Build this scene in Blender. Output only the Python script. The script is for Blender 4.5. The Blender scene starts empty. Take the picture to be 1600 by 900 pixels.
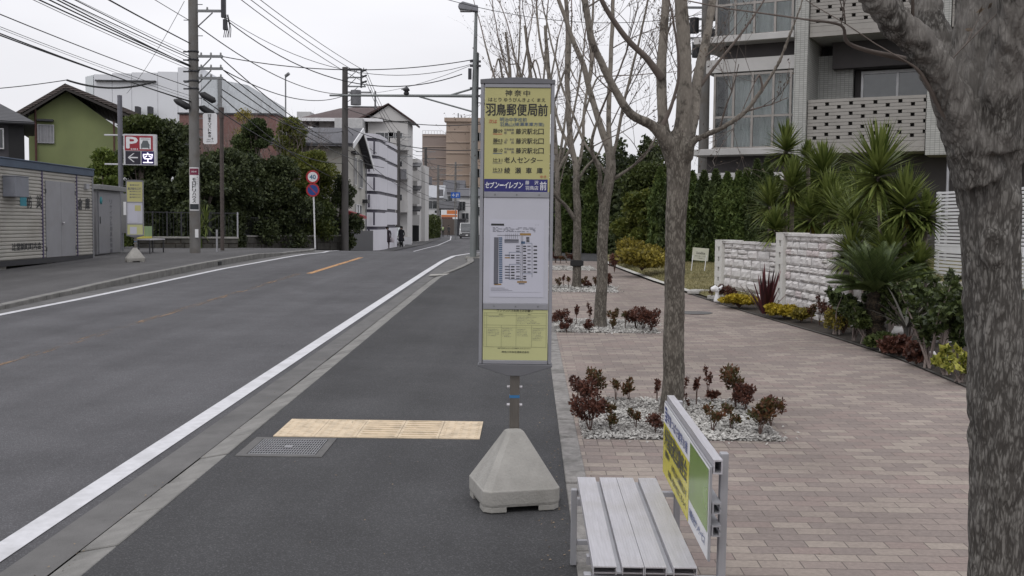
import bpy, bmesh, math, random
import numpy as np
from mathutils import Vector, Matrix, noise
from math import sin, cos, pi, radians, sqrt, atan2

S = bpy.context.scene
COL = S.collection
random.seed(7)
R = random.Random(11)

# ------------------------------------------------------------------ camera
EYE = Vector((0.0, 0.0, 1.66))
F = 1600.0                       # focal length in photo pixels (1600 wide)
YAW = radians(0.93); PITCH = radians(3.55); ROLL = radians(0.6)
cam_d = bpy.data.cameras.new('camera'); cam = bpy.data.objects.new('camera', cam_d); COL.objects.link(cam)
CM = (Matrix.Rotation(YAW, 3, 'Z') @ Matrix.Rotation(pi/2 - PITCH, 3, 'X') @ Matrix.Rotation(ROLL, 3, 'Z'))
cam.matrix_world = Matrix.Translation(EYE) @ CM.to_4x4()
cam_d.sensor_width = 36.0; cam_d.lens = F / 1600 * 36.0
cam_d.clip_start = 0.05; cam_d.clip_end = 3000
S.camera = cam
S.render.resolution_x = 1024; S.render.resolution_y = 576
S.view_settings.view_transform = 'Standard'; S.view_settings.look = 'None'
S.view_settings.exposure = 0.0; S.view_settings.gamma = 1.0
S.cycles.max_bounces = 6; S.cycles.use_denoising = True

# ------------------------------------------------------------------ sky and sun (overcast)
SUN_EL, SUN_AZ = radians(50), radians(200)
SKY_STRENGTH = 0.1
world = bpy.data.worlds.new('World'); S.world = world; world.use_nodes = True
nt = world.node_tree; nt.nodes.clear()
def N(t, typ, **kw):
    n = t.nodes.new(typ)
    for k, v in kw.items():
        setattr(n, k, v)
    return n
out = N(nt, 'ShaderNodeOutputWorld'); bg = N(nt, 'ShaderNodeBackground'); bg.inputs[1].default_value = SKY_STRENGTH
sky = N(nt, 'ShaderNodeTexSky', sky_type='NISHITA', sun_disc=False, sun_elevation=SUN_EL, sun_rotation=SUN_AZ,
        air_density=1.0, dust_density=6.0, ozone_density=1.0)
hs = N(nt, 'ShaderNodeHueSaturation'); hs.inputs['Saturation'].default_value = 0.12
nt.links.new(sky.outputs[0], hs.inputs['Color'])
# a layer of even cloud over the blue: brighter towards the zenith, faint mottling
tc = N(nt, 'ShaderNodeTexCoord'); sep = N(nt, 'ShaderNodeSeparateXYZ'); nt.links.new(tc.outputs['Generated'], sep.inputs[0])
mr = N(nt, 'ShaderNodeMapRange'); mr.inputs[1].default_value = 0.05; mr.inputs[2].default_value = 1.0
mr.inputs[3].default_value = 8.6; mr.inputs[4].default_value = 15.0
nt.links.new(sep.outputs[2], mr.inputs[0])
mp = N(nt, 'ShaderNodeMapping'); mp.inputs['Scale'].default_value = (1.2, 1.2, 4.0); nt.links.new(tc.outputs['Generated'], mp.inputs[0])
nz = N(nt, 'ShaderNodeTexNoise'); nz.inputs['Scale'].default_value = 1.6; nz.inputs['Detail'].default_value = 4; nt.links.new(mp.outputs[0], nz.inputs['Vector'])
mr2 = N(nt, 'ShaderNodeMapRange'); mr2.inputs[1].default_value = 0.3; mr2.inputs[2].default_value = 0.7
mr2.inputs[3].default_value = 0.92; mr2.inputs[4].default_value = 1.10; nt.links.new(nz.outputs[0], mr2.inputs[0])
mu = N(nt, 'ShaderNodeMath', operation='MULTIPLY'); nt.links.new(mr.outputs[0], mu.inputs[0]); nt.links.new(mr2.outputs[0], mu.inputs[1])
vm = N(nt, 'ShaderNodeVectorMath', operation='SCALE'); vm.inputs[0].default_value = (0.985, 0.985, 1.035); nt.links.new(mu.outputs[0], vm.inputs['Scale'])
mx = N(nt, 'ShaderNodeMixRGB'); mx.inputs[0].default_value = 0.93
nt.links.new(hs.outputs[0], mx.inputs[1]); nt.links.new(vm.outputs[0], mx.inputs[2])
nt.links.new(mx.outputs[0], bg.inputs[0]); nt.links.new(bg.outputs[0], out.inputs[0])
sd = bpy.data.lights.new('sun', 'SUN'); sd.energy = 0.7; sd.angle = radians(15); sd.color = (1.0, 0.97, 0.93)
so = bpy.data.objects.new('sun', sd); COL.objects.link(so)
so.rotation_euler = (pi/2 - SUN_EL, 0, -SUN_AZ + pi)      # matches the sky's sun direction
so.location = (0, -5, 20)

# ------------------------------------------------------------------ terrain profile along the street
PROF = [(-300,-0.5),(-30,-0.618),(0,0),(25,.515),(33,.66),(37,.66),(41,.58),(50,.30),(60,0),(71,-.25),(80,-.22),(100,-.2),(160,-.15),(300,.2),(3000,.2)]
def g(y):
    for (a, za), (b, zb) in zip(PROF, PROF[1:]):
        if y <= b:
            t = (y - a) / (b - a)
            return za + (zb - za) * t
    return PROF[-1][1]
def pix(px, py):
    return CM @ Vector(((px - 800) / F, -(py - 450) / F, -1.0))
def W(px, py, Y):
    d = pix(px, py)
    return EYE + d * (Y / d.y)
def G(px, py, dz=0.0, ymax=400):
    d = pix(px, py); y = 1.0
    while y < ymax:
        p = EYE + d * (y / d.y)
        if p.z <= g(y) + dz: return Vector((p.x, p.y, g(y) + dz))
        y += 0.02 if y < 45 else 0.2
    return p
def XY(px, Y):                   # ground point under photo column px at depth Y
    p = W(px, 380, Y); return Vector((p.x, Y, g(Y)))
def Zt(px, py, Y): return W(px, py, Y).z
def proj(p):
    q = CM.transposed() @ (Vector(p) - EYE)
    return (800 + F * q.x / -q.z, 450 - F * q.y / -q.z)

# ------------------------------------------------------------------ object helpers
def tag(o, label=None, cat=None, group=None, kind=None):
    if label: o['label'] = label
    if cat: o['category'] = cat
    if group: o['group'] = group
    if kind: o['kind'] = kind
    return o
def thing(name, label, cat, loc=(0,0,0), rz=0.0, group=None):
    o = bpy.data.objects.new(name, None); COL.objects.link(o)
    o.location = loc; o.rotation_euler = (0, 0, rz); o.empty_display_size = 0.2
    return tag(o, label, cat, group)
def link(name, me, parent=None):
    o = bpy.data.objects.new(name, me); COL.objects.link(o)
    if parent is not None: o.parent = parent
    return o
def copy_tree(o, parent=None):
    c = o.copy(); COL.objects.link(c); c.parent = parent
    for ch in [x for x in COL.objects if x.parent == o]: copy_tree(ch, c)
    return c
class MB:
    def __init__(s): s.v = []; s.f = []; s.m = []; s.cur = 0; s.sm = []
    def add(s, vs, fs, smooth=False):
        b = len(s.v); s.v.extend([tuple(v) for v in vs])
        for f in fs: s.f.append(tuple(i + b for i in f)); s.m.append(s.cur); s.sm.append(smooth)
    def box(s, x0, x1, y0, y1, z0, z1, M=None):
        vs = [Vector(p) for p in ((x0,y0,z0),(x1,y0,z0),(x1,y1,z0),(x0,y1,z0),(x0,y0,z1),(x1,y0,z1),(x1,y1,z1),(x0,y1,z1))]
        if M is not None: vs = [M @ v for v in vs]
        s.add(vs, [(0,3,2,1),(4,5,6,7),(0,1,5,4),(1,2,6,5),(2,3,7,6),(3,0,4,7)])
    def quad(s, a, b, c, d): s.add([a,b,c,d], [(0,1,2,3)])
    def prism(s, poly, h0, h1, axis='z', M=None):
        n = len(poly); vs = []
        for h in (h0, h1):
            for (a, b) in poly:
                v = Vector((a,b,h)) if axis == 'z' else (Vector((a,h,b)) if axis == 'y' else Vector((h,a,b)))
                vs.append(M @ v if M is not None else v)
        s.add(vs, [tuple(range(n))[::-1], tuple(range(n, 2*n))] + [(i, (i+1)%n, n+(i+1)%n, n+i) for i in range(n)])
    def tube(s, pts, rad, n=8, cap=True, smooth=True):
        pts = [Vector(p) for p in pts]
        if not hasattr(rad, '__len__'): rad = [rad]*len(pts)
        t0 = (pts[1]-pts[0]).normalized()
        up = Vector((0,0,1)) if abs(t0.z) < .9 else Vector((1,0,0))
        u = t0.cross(up).normalized(); vs = []
        for i, p in enumerate(pts):
            t = (pts[min(i+1, len(pts)-1)] - pts[max(i-1, 0)])
            t = t.normalized() if t.length > 1e-9 else t0
            u = (u - t * u.dot(t)); u = u.normalized() if u.length > 1e-6 else t.orthogonal().normalized()
            w = t.cross(u)
            for k in range(n):
                a = 2*pi*k/n; vs.append(p + (u*cos(a) + w*sin(a)) * rad[i])
        fs = []
        for i in range(len(pts)-1):
            for k in range(n):
                a = i*n+k; b = i*n+(k+1)%n; fs.append((a, b, b+n, a+n))
        s.add(vs, fs, smooth)
        if cap:
            s.add(vs[:n], [tuple(range(n))[::-1]]); s.add(vs[-n:], [tuple(range(n))])
    def lathe(s, prof, c=(0,0,0), n=24, M=None, smooth=True):
        vs = []; c = Vector(c)
        for (r, z) in prof:
            for k in range(n):
                a = 2*pi*k/n; v = Vector((r*cos(a), r*sin(a), z)) + c
                vs.append(M @ v if M is not None else v)
        fs = [(i*n+k, i*n+(k+1)%n, (i+1)*n+(k+1)%n, (i+1)*n+k) for i in range(len(prof)-1) for k in range(n)]
        s.add(vs, fs, smooth)
    def text(s, body, O, U, V, x0, x1, y0, y1, bold=0.0, shear=0.0):
        """fit the writing into the rectangle x0..x1, y0..y1 of the plane O + x U + y V"""
        vs, fs = glyphs(body, 0.0, shear)
        if not vs: return
        if bold:      # heavier strokes: the same glyph laid again a hair to each side, each on its own level
            nrm = Vector(U).cross(Vector(V)).normalized(); w = (x1-x0)*bold/max(1, len(body))*1.1; h = (y1-y0)*bold*.8; lv = 0
            for (dx, dy) in ((-w, 0), (w, 0), (0, h), (0, -h)):
                lv += 1; s.text(body, Vector(O)+nrm*.00012*lv+Vector(U)*dx+Vector(V)*dy, U, V, x0, x1, y0, y1, 0.0, shear)
        ax = min(v[0] for v in vs); bx = max(v[0] for v in vs); ay = min(v[1] for v in vs); by = max(v[1] for v in vs)
        O, U, V = Vector(O), Vector(U), Vector(V)
        o = [O + U*(x0 + (v[0]-ax)/(bx-ax+1e-9)*(x1-x0)) + V*(y0 + (v[1]-ay)/(by-ay+1e-9)*(y1-y0)) for v in vs]
        s.add(o, fs)
    def build(s, name, mats, parent=None, bevel=0.0, world=False, seg=2):
        me = bpy.data.meshes.new(name)
        vs = s.v
        if world and parent is not None:
            L = parent.location; a = -parent.rotation_euler.z
            M = Matrix.Rotation(a, 3, 'Z'); vs = [tuple(M @ (Vector(v) - L)) for v in vs]
        me.from_pydata(vs, [], s.f)
        if not isinstance(mats, (list, tuple)): mats = [mats]
        for m in mats: me.materials.append(m)
        me.polygons.foreach_set('material_index', s.m); me.polygons.foreach_set('use_smooth', s.sm)
        me.update()
        o = link(name, me, parent)
        if bevel:
            b = o.modifiers.new('edge', 'BEVEL'); b.width = bevel; b.segments = seg; b.limit_method = 'ANGLE'; b.angle_limit = radians(40)
        return o
_gl = {}
def glyphs(body, bold, shear):
    k = (body, bold, shear)
    if k not in _gl:
        c = bpy.data.curves.new('writing', 'FONT'); c.body = body; c.size = 1; c.resolution_u = 2; c.offset = bold; c.shear = shear
        o = bpy.data.objects.new('writing', c); me = bpy.data.meshes.new_from_object(o)
        _gl[k] = ([(v.co.x, v.co.y) for v in me.vertices], [tuple(p.vertices) for p in me.polygons])
        bpy.data.objects.remove(o); bpy.data.curves.remove(c); bpy.data.meshes.remove(me)
    return _gl[k]

# ------------------------------------------------------------------ materials
def lin(r, gg, b):
    f = lambda c: (c/255/12.92) if c/255 <= .04045 else ((c/255+.055)/1.055)**2.4
    return (f(r), f(gg), f(b), 1)
def mat(name, col, rough=.7, metal=0.0, var=.12, scale=6.0, bump=0.0, bscale=60.0, coat=0.0, stretch=(1,1,1), dirt=None, dirt_amt=.0, dscale=1.5, spec=.4):
    m = bpy.data.materials.new(name); m.use_nodes = True; t = m.node_tree; p = t.nodes['Principled BSDF']
    p.inputs['Roughness'].default_value = rough; p.inputs['Metallic'].default_value = metal
    p.inputs['Coat Weight'].default_value = coat; p.inputs['Specular IOR Level'].default_value = spec
    tc = N(t, 'ShaderNodeTexCoord'); mp = N(t, 'ShaderNodeMapping'); mp.inputs['Scale'].default_value = stretch
    t.links.new(tc.outputs['Object'], mp.inputs[0])
    nz = N(t, 'ShaderNodeTexNoise'); nz.inputs['Scale'].default_value = scale; nz.inputs['Detail'].default_value = 5; nz.inputs['Roughness'].default_value = .6
    t.links.new(mp.outputs[0], nz.inputs['Vector'])
    mr = N(t, 'ShaderNodeMapRange'); mr.inputs[1].default_value = .3; mr.inputs[2].default_value = .7; mr.inputs[3].default_value = 1-var; mr.inputs[4].default_value = 1+var
    t.links.new(nz.outputs[0], mr.inputs[0])
    vs = N(t, 'ShaderNodeVectorMath', operation='SCALE'); vs.inputs[0].default_value = col[:3]; t.links.new(mr.outputs[0], vs.inputs['Scale'])
    last = vs.outputs[0]
    if dirt_amt:
        n2 = N(t, 'ShaderNodeTexNoise'); n2.inputs['Scale'].default_value = dscale; n2.inputs['Detail'].default_value = 6; t.links.new(tc.outputs['Object'], n2.inputs['Vector'])
        r2 = N(t, 'ShaderNodeMapRange'); r2.inputs[1].default_value = .45; r2.inputs[2].default_value = .7; r2.inputs[4].default_value = dirt_amt
        t.links.new(n2.outputs[0], r2.inputs[0])
        mx = N(t, 'ShaderNodeMixRGB'); mx.inputs[2].default_value = dirt or (.08,.07,.06,1)
        t.links.new(r2.outputs[0], mx.inputs[0]); t.links.new(last, mx.inputs[1]); last = mx.outputs[0]
    t.links.new(last, p.inputs['Base Color'])
    if bump:
        n3 = N(t, 'ShaderNodeTexNoise'); n3.inputs['Scale'].default_value = bscale; n3.inputs['Detail'].default_value = 4; t.links.new(mp.outputs[0], n3.inputs['Vector'])
        b = N(t, 'ShaderNodeBump'); b.inputs['Strength'].default_value = bump; b.inputs['Distance'].default_value = .01
        t.links.new(n3.outputs[0], b.inputs['Height']); t.links.new(b.outputs[0], p.inputs['Normal'])
    return m
def asphalt(name, base, speck=.5):
    m = mat(name, base, rough=.92, var=.10, scale=1.2, spec=.2); t = m.node_tree; p = t.nodes['Principled BSDF']
    tc = [n for n in t.nodes if n.type == 'TEX_COORD'][0]
    src = p.inputs['Base Color'].links[0].from_socket
    v = N(t, 'ShaderNodeTexVoronoi'); v.inputs['Scale'].default_value = 170; t.links.new(tc.outputs['Object'], v.inputs['Vector'])
    sp = N(t, 'ShaderNodeSeparateColor'); t.links.new(v.outputs['Color'], sp.inputs[0])
    pw = N(t, 'ShaderNodeMath', operation='POWER'); pw.inputs[1].default_value = 5; t.links.new(sp.outputs[0], pw.inputs[0])
    mr = N(t, 'ShaderNodeMapRange'); mr.inputs[3].default_value = 1-speck*.35; mr.inputs[4].default_value = 1+speck*2.2; t.links.new(pw.outputs[0], mr.inputs[0])
    sc = N(t, 'ShaderNodeVectorMath', operation='SCALE'); t.links.new(src, sc.inputs[0]); t.links.new(mr.outputs[0], sc.inputs['Scale'])
    # long worn wheel tracks / paver streaks
    mp = N(t, 'ShaderNodeMapping'); mp.inputs['Scale'].default_value = (1.6, .05, 1); t.links.new(tc.outputs['Object'], mp.inputs[0])
    n2 = N(t, 'ShaderNodeTexNoise'); n2.inputs['Scale'].default_value = 1; n2.inputs['Detail'].default_value = 3; t.links.new(mp.outputs[0], n2.inputs['Vector'])
    m2 = N(t, 'ShaderNodeMapRange'); m2.inputs[1].default_value=.3; m2.inputs[2].default_value=.7; m2.inputs[3].default_value = .86; m2.inputs[4].default_value = 1.14; t.links.new(n2.outputs[0], m2.inputs[0])
    n5 = N(t, 'ShaderNodeTexNoise'); n5.inputs['Scale'].default_value = .55; n5.inputs['Detail'].default_value = 7; n5.inputs['Roughness'].default_value = .7; t.links.new(tc.outputs['Object'], n5.inputs['Vector'])
    m5 = N(t, 'ShaderNodeMapRange'); m5.inputs[1].default_value=.35; m5.inputs[2].default_value=.68; m5.inputs[3].default_value = 1.08; m5.inputs[4].default_value = .80; t.links.new(n5.outputs[0], m5.inputs[0])
    mq = N(t, 'ShaderNodeMath', operation='MULTIPLY'); t.links.new(m2.outputs[0], mq.inputs[0]); t.links.new(m5.outputs[0], mq.inputs[1]); m2 = mq
    s2 = N(t, 'ShaderNodeVectorMath', operation='SCALE'); t.links.new(sc.outputs[0], s2.inputs[0]); t.links.new(m2.outputs[0], s2.inputs['Scale'])
    t.links.new(s2.outputs[0], p.inputs['Base Color'])
    b = N(t, 'ShaderNodeBump'); b.inputs['Strength'].default_value = .5; b.inputs['Distance'].default_value = .004
    t.links.new(v.outputs['Distance'], b.inputs['Height']); t.links.new(b.outputs[0], p.inputs['Normal'])
    return m
def leaf_mat(name, a, b, rough=.55, trans=.25, clump=1.2):
    """leaves: every leaf its own tone between a and b, in larger light and dark clumps"""
    m = bpy.data.materials.new(name); m.use_nodes = True; t = m.node_tree; p = t.nodes['Principled BSDF']
    p.inputs['Roughness'].default_value = rough; p.inputs['Specular IOR Level'].default_value = .3
    ge = N(t, 'ShaderNodeNewGeometry'); tc = N(t, 'ShaderNodeTexCoord')
    nz = N(t, 'ShaderNodeTexNoise'); nz.inputs['Scale'].default_value = clump; nz.inputs['Detail'].default_value = 2; t.links.new(tc.outputs['Object'], nz.inputs['Vector'])
    mr = N(t, 'ShaderNodeMapRange'); mr.inputs[1].default_value=.35; mr.inputs[2].default_value=.65; mr.inputs[3].default_value=-.25; mr.inputs[4].default_value=.25; t.links.new(nz.outputs[0], mr.inputs[0])
    ad = N(t, 'ShaderNodeMath', operation='ADD'); ad.use_clamp = True; t.links.new(ge.outputs['Random Per Island'], ad.inputs[0]); t.links.new(mr.outputs[0], ad.inputs[1])
    mx = N(t, 'ShaderNodeMixRGB'); mx.inputs[1].default_value = a; mx.inputs[2].default_value = b; t.links.new(ad.outputs[0], mx.inputs[0])
    t.links.new(mx.outputs[0], p.inputs['Base Color'])
    tr = N(t, 'ShaderNodeBsdfTranslucent'); t.links.new(mx.outputs[0], tr.inputs[0])
    ms = N(t, 'ShaderNodeMixShader'); ms.inputs[0].default_value = trans
    o = [n for n in t.nodes if n.type == 'OUTPUT_MATERIAL'][0]
    t.links.new(p.outputs[0], ms.inputs[1]); t.links.new(tr.outputs[0], ms.inputs[2]); t.links.new(ms.outputs[0], o.inputs[0])
    return m
def bark_mat(name, dark, light, sc=28.0, stretch=.2, patch=.35, patch_z=99.0, fine=1.0):
    m = bpy.data.materials.new(name); m.use_nodes = True; t = m.node_tree; p = t.nodes['Principled BSDF']
    p.inputs['Roughness'].default_value = .9; p.inputs['Specular IOR Level'].default_value = .2
    tc = N(t, 'ShaderNodeTexCoord'); mp = N(t, 'ShaderNodeMapping'); mp.inputs['Scale'].default_value = (1,1,stretch); t.links.new(tc.outputs['Object'], mp.inputs[0])
    v = N(t, 'ShaderNodeTexNoise'); v.inputs['Scale'].default_value = sc; v.inputs['Detail'].default_value = 6; v.inputs['Roughness'].default_value = .65; v.inputs['Distortion'].default_value = .6
    t.links.new(mp.outputs[0], v.inputs['Vector'])
    # bark plates: irregular upright cells with dark cracks between them
    wob = N(t, 'ShaderNodeTexNoise'); wob.inputs['Scale'].default_value = sc*.5; wob.inputs['Detail'].default_value = 3; t.links.new(mp.outputs[0], wob.inputs['Vector'])
    ws = N(t, 'ShaderNodeVectorMath', operation='SCALE'); ws.inputs['Scale'].default_value = 1.6/sc; t.links.new(wob.outputs['Color'], ws.inputs[0])
    wa = N(t, 'ShaderNodeVectorMath', operation='ADD'); t.links.new(mp.outputs[0], wa.inputs[0]); t.links.new(ws.outputs[0], wa.inputs[1])
    vo = N(t, 'ShaderNodeTexVoronoi', feature='DISTANCE_TO_EDGE'); vo.inputs['Scale'].default_value = sc*1.5; t.links.new(wa.outputs[0], vo.inputs['Vector'])
    vr = N(t, 'ShaderNodeMapRange'); vr.inputs[1].default_value = .0; vr.inputs[2].default_value = .28; vr.inputs[3].default_value = -.13; vr.inputs[4].default_value = .06; t.links.new(vo.outputs['Distance'], vr.inputs[0])
    va = N(t, 'ShaderNodeMath', operation='ADD'); t.links.new(v.outputs[0], va.inputs[0]); t.links.new(vr.outputs[0], va.inputs[1])
    rp = N(t, 'ShaderNodeValToRGB'); e = rp.color_ramp.elements; e[0].position = .40; e[0].color = dark; e[1].position = .60; e[1].color = light
    e2 = rp.color_ramp.elements.new(.5); e2.color = tuple((dark[i]*.55+light[i]*.45) for i in range(3)) + (1,)
    t.links.new(va.outputs[0], rp.inputs[0])
    n2 = N(t, 'ShaderNodeTexNoise'); n2.inputs['Scale'].default_value = 9; n2.inputs['Detail'].default_value = 5; t.links.new(tc.outputs['Object'], n2.inputs['Vector'])
    sp0 = N(t, 'ShaderNodeSeparateXYZ'); t.links.new(tc.outputs['Object'], sp0.inputs[0])
    z0 = N(t, 'ShaderNodeMapRange'); z0.inputs[1].default_value = patch_z-.25; z0.inputs[2].default_value = patch_z+.35; z0.inputs[4].default_value = .13; t.links.new(sp0.outputs[2], z0.inputs[0])
    za = N(t, 'ShaderNodeMath', operation='ADD'); t.links.new(n2.outputs[0], za.inputs[0]); t.links.new(z0.outputs[0], za.inputs[1])
    r2 = N(t, 'ShaderNodeMapRange'); r2.inputs[1].default_value=.52; r2.inputs[2].default_value=.60; t.links.new(za.outputs[0], r2.inputs[0])
    # pale smooth bark higher up the limbs
    sp = N(t, 'ShaderNodeSeparateXYZ'); t.links.new(tc.outputs['Object'], sp.inputs[0])
    rz = N(t, 'ShaderNodeMapRange'); rz.inputs[1].default_value = patch_z; rz.inputs[2].default_value = patch_z+.35; rz.inputs[3].default_value = patch*.4; rz.inputs[4].default_value = .35+patch*.6
    t.links.new(sp.outputs[2], rz.inputs[0])
    mm = N(t, 'ShaderNodeMath', operation='MULTIPLY'); t.links.new(r2.outputs[0], mm.inputs[0]); t.links.new(rz.outputs[0], mm.inputs[1])
    mx = N(t, 'ShaderNodeMixRGB'); mx.inputs[2].default_value = (min(light[0]*1.32,.6), min(light[1]*1.30,.6), min(light[2]*1.30,.6), 1)
    t.links.new(mm.outputs[0], mx.inputs[0]); t.links.new(rp.outputs[0], mx.inputs[1])
    t.links.new(mx.outputs[0], p.inputs['Base Color'])
    b = N(t, 'ShaderNodeBump'); b.inputs['Strength'].default_value = .9; b.inputs['Distance'].default_value = .008*fine
    t.links.new(va.outputs[0], b.inputs['Height']); t.links.new(b.outputs[0], p.inputs['Normal'])
    return m
def glass_mat(name, tint=(.05,.06,.06,1), rough=.05):
    m = mat(name, tint, rough=rough, var=.15, scale=.7, spec=.9); return m
def emit_mat(name, col, st):
    m = bpy.data.materials.new(name); m.use_nodes = True; p = m.node_tree.nodes['Principled BSDF']
    p.inputs['Base Color'].default_value = col; p.inputs['Emission Color'].default_value = col; p.inputs['Emission Strength'].default_value = st
    return m

M = {}
M['road'] = asphalt('road_asphalt', (.088,.087,.092,1), .3)
M['walk'] = asphalt('sidewalk_asphalt', (.056,.056,.058,1), .32)
M['walk_old'] = asphalt('old_sidewalk_asphalt', (.085,.083,.084,1), .4)
M['line'] = mat('white_road_paint', (.52,.52,.54,1), .6, var=.10, scale=14, bump=.3, bscale=150, dirt=(.25,.25,.25,1), dirt_amt=.3, dscale=5)
M['conc'] = mat('concrete', (.30,.29,.27,1), .85, var=.14, scale=7, bump=.35, bscale=70, dirt=(.13,.125,.11,1), dirt_amt=.5, dscale=2.2)
M['kerb'] = mat('kerb_concrete', (.19,.185,.175,1), .9, var=.16, scale=8, bump=.5, bscale=90, dirt=(.08,.08,.075,1), dirt_amt=.55, dscale=3)
M['gutter'] = mat('gutter_concrete', (.115,.112,.11,1), .9, var=.14, scale=5, bump=.5, bscale=120, dirt=(.06,.06,.06,1), dirt_amt=.5, dscale=2)
M['soil'] = mat('soil', (.035,.028,.022,1), .95, var=.4, scale=14, bump=.9, bscale=40)
M['earth'] = mat('rough_earth', (.07,.065,.05,1), .95, var=.3, scale=3, bump=.7, bscale=25)
M['alu'] = mat('brushed_aluminium', (.54,.53,.56,1), .42, .55, var=.10, scale=5, stretch=(30,1.2,30), bump=.15, bscale=90, dirt=(.42,.40,.38,1), dirt_amt=.35, dscale=6)
M['alu_dull'] = mat('dull_aluminium', (.38,.38,.40,1), .5, .6, var=.08, scale=8)
M['steel'] = mat('galvanised_steel', (.20,.205,.21,1), .55, .5, var=.12, scale=9)
M['steel_dk'] = mat('dark_steel', (.05,.05,.055,1), .5, .5, var=.15, scale=9)
M['white'] = mat('white_paint', (.66,.66,.67,1), .5, var=.05, scale=4)
M['paper'] = mat('white_paper', (.43,.43,.49,1), .5, var=.03, scale=3)
M['signgrey'] = mat('sign_grey_frame', (.25,.25,.27,1), .45, .3, var=.06, scale=5)
M['signcap'] = mat('sign_cap_grey', (.13,.13,.14,1), .55, .2, var=.08, scale=7)
M['yellow'] = mat('sign_yellow', (.40,.375,.165,1), .45, var=.04, scale=3)
M['yellow2'] = mat('notice_yellow', (.42,.42,.21,1), .5, var=.04, scale=3)
M['ink'] = mat('black_ink', (.022,.022,.024,1), .6, var=.05)
M['ink_blue'] = mat('blue_ink', (.06,.10,.17,1), .6, var=.05)
M['ink_grey'] = mat('grey_ink', (.10,.10,.12,1), .6, var=.05)
M['ink_red'] = mat('red_ink', (.40,.07,.05,1), .6, var=.05)
M['ink_brown'] = mat('brown_ink', (.25,.15,.05,1), .6, var=.05)
M['navy'] = mat('navy_panel', (.022,.022,.13,1), .45, var=.06, scale=4)
M['black'] = mat('black_rubber', (.012,.012,.013,1), .7, var=.1)
M['cable'] = mat('black_cable', (.018,.018,.02,1), .6, var=.05)
M['darkglass'] = glass_mat('dark_window_glass', (.018,.022,.025,1))
M['polec'] = mat('pole_concrete', (.15,.145,.14,1), .85, var=.12, scale=4, stretch=(1,1,.3), bump=.4, bscale=60, dirt=(.10,.08,.06,1), dirt_amt=.5, dscale=3)
# ================================================================== the ground, road and pavements
def lerp_tab(tab, y):
    if y <= tab[0][0]: return tab[0][1]
    for (a, xa), (b, xb) in zip(tab, tab[1:]):
        if y <= b: return xa + (xb-xa)*(y-a)/(b-a)
    return tab[-1][1]
YS = [-30,-10,-4] + [i*.5 for i in range(0, 90)] + [46,48,50,53,56,60,65,71,76,80,90,100,110,120,130,140,150,160,180,200]
BEND = [(0,0),(90,0),(120,-1.2),(150,-3.4),(200,-9)]
def bend(y): return lerp_tab(BEND, y)
def strip(mb, xl, xr, dzl, dzr, y0, y1, step=None):
    ys = sorted(set([y0, y1] + [y for y in YS if y0 < y < y1])); vs = []; fs = []
    for y in ys:
        a = xl(y) if callable(xl) else xl; b = xr(y) if callable(xr) else xr
        c = dzl(y) if callable(dzl) else dzl; d = dzr(y) if callable(dzr) else dzr
        vs += [(a, y, g(y)+c), (b, y, g(y)+d)]
    for i in range(len(ys)-1): fs.append((2*i, 2*i+1, 2*i+3, 2*i+2))
    mb.add(vs, fs, True)
def structure(name, mb, m, **k): return tag(mb.build(name, m, **k), kind='structure')

# right side tables (x as a function of distance)
RL = [(-30,-2.60),(30,-2.60),(33,-2.50),(35,-2.28),(38,-1.9),(45,-1.8),(120,-1.8)]          # outer edge of the white line
RK = [(-30,-1.96),(23,-1.96),(26,-1.70),(29,-1.55),(31,-1.70),(35,-1.35),(45,-1.2)]      # walkway side of the kerb
rl = lambda y: lerp_tab(RL, y) + bend(y)
rk = lambda y: lerp_tab(RK, y) + bend(y)
# left side kerb line, read off the photograph
LKP = [G(px_, py_, -.03) for px_, py_ in ((0,484.5),(80,466.7),(160,450.7),(187,445.9),(213,441),(267,430.5),(320,419.5),(347,414.5),(400,405),(440,399),(490,393))]
LK = [(-30, LKP[0].x), (LKP[0].y, LKP[0].x)] + [(p.y, p.x) for p in LKP[1:]] + [(45, -9.4), (200, -9.4)]
LK = sorted(LK); lk = lambda y: lerp_tab(LK, y) + bend(y)
LLT = [(p.y, p.x-.06) for p in (G(px_, py_, -.035) for px_, py_ in ((0,491.5),(120,468),(213,448.5),(347,420),(400,410.5),(449,401.5),(505,394.5)))]
LLT = [(-30, LLT[0][1])] + LLT + [(46, -8.2), (60, -8.1)]
ll = lambda y: lerp_tab(LLT, y) + bend(y)

mb = MB()
ys = [-300,-60] + YS + [260, 400, 900, 2500]
vs = []; fs = []
for y in ys:
    for x in (-900,-200,-60,-30,-14, 5, 30, 80, 300, 900): vs.append((x, y, g(y) - .10))
nx = 10
for i in range(len(ys)-1):
    for j in range(nx-1): a = i*nx+j; fs.append((a, a+1, a+1+nx, a+nx))
mb.add(vs, fs, True); structure('ground', mb, M['earth'])
mb = MB(); strip(mb, lambda y: lk(y)-.1, lambda y: rl(y)+.26, -.04, -.04, -30, 200); structure('road', mb, M['road'])

mb = MB()   # white edge lines
strip(mb, lambda y: rl(y), lambda y: rl(y)+.145, -.035, -.035, -30, 44)
strip(mb, ll, lambda y: ll(y)+.13, -.035, -.035, -30, 160)
for (y0, y1) in ((84,88),(96,99),(110,114)):
    strip(mb, lambda y: -4.9+bend(y), lambda y: -4.75+bend(y), -.035, -.035, y0, y1)
structure('road_markings', mb, M['line'])
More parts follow.
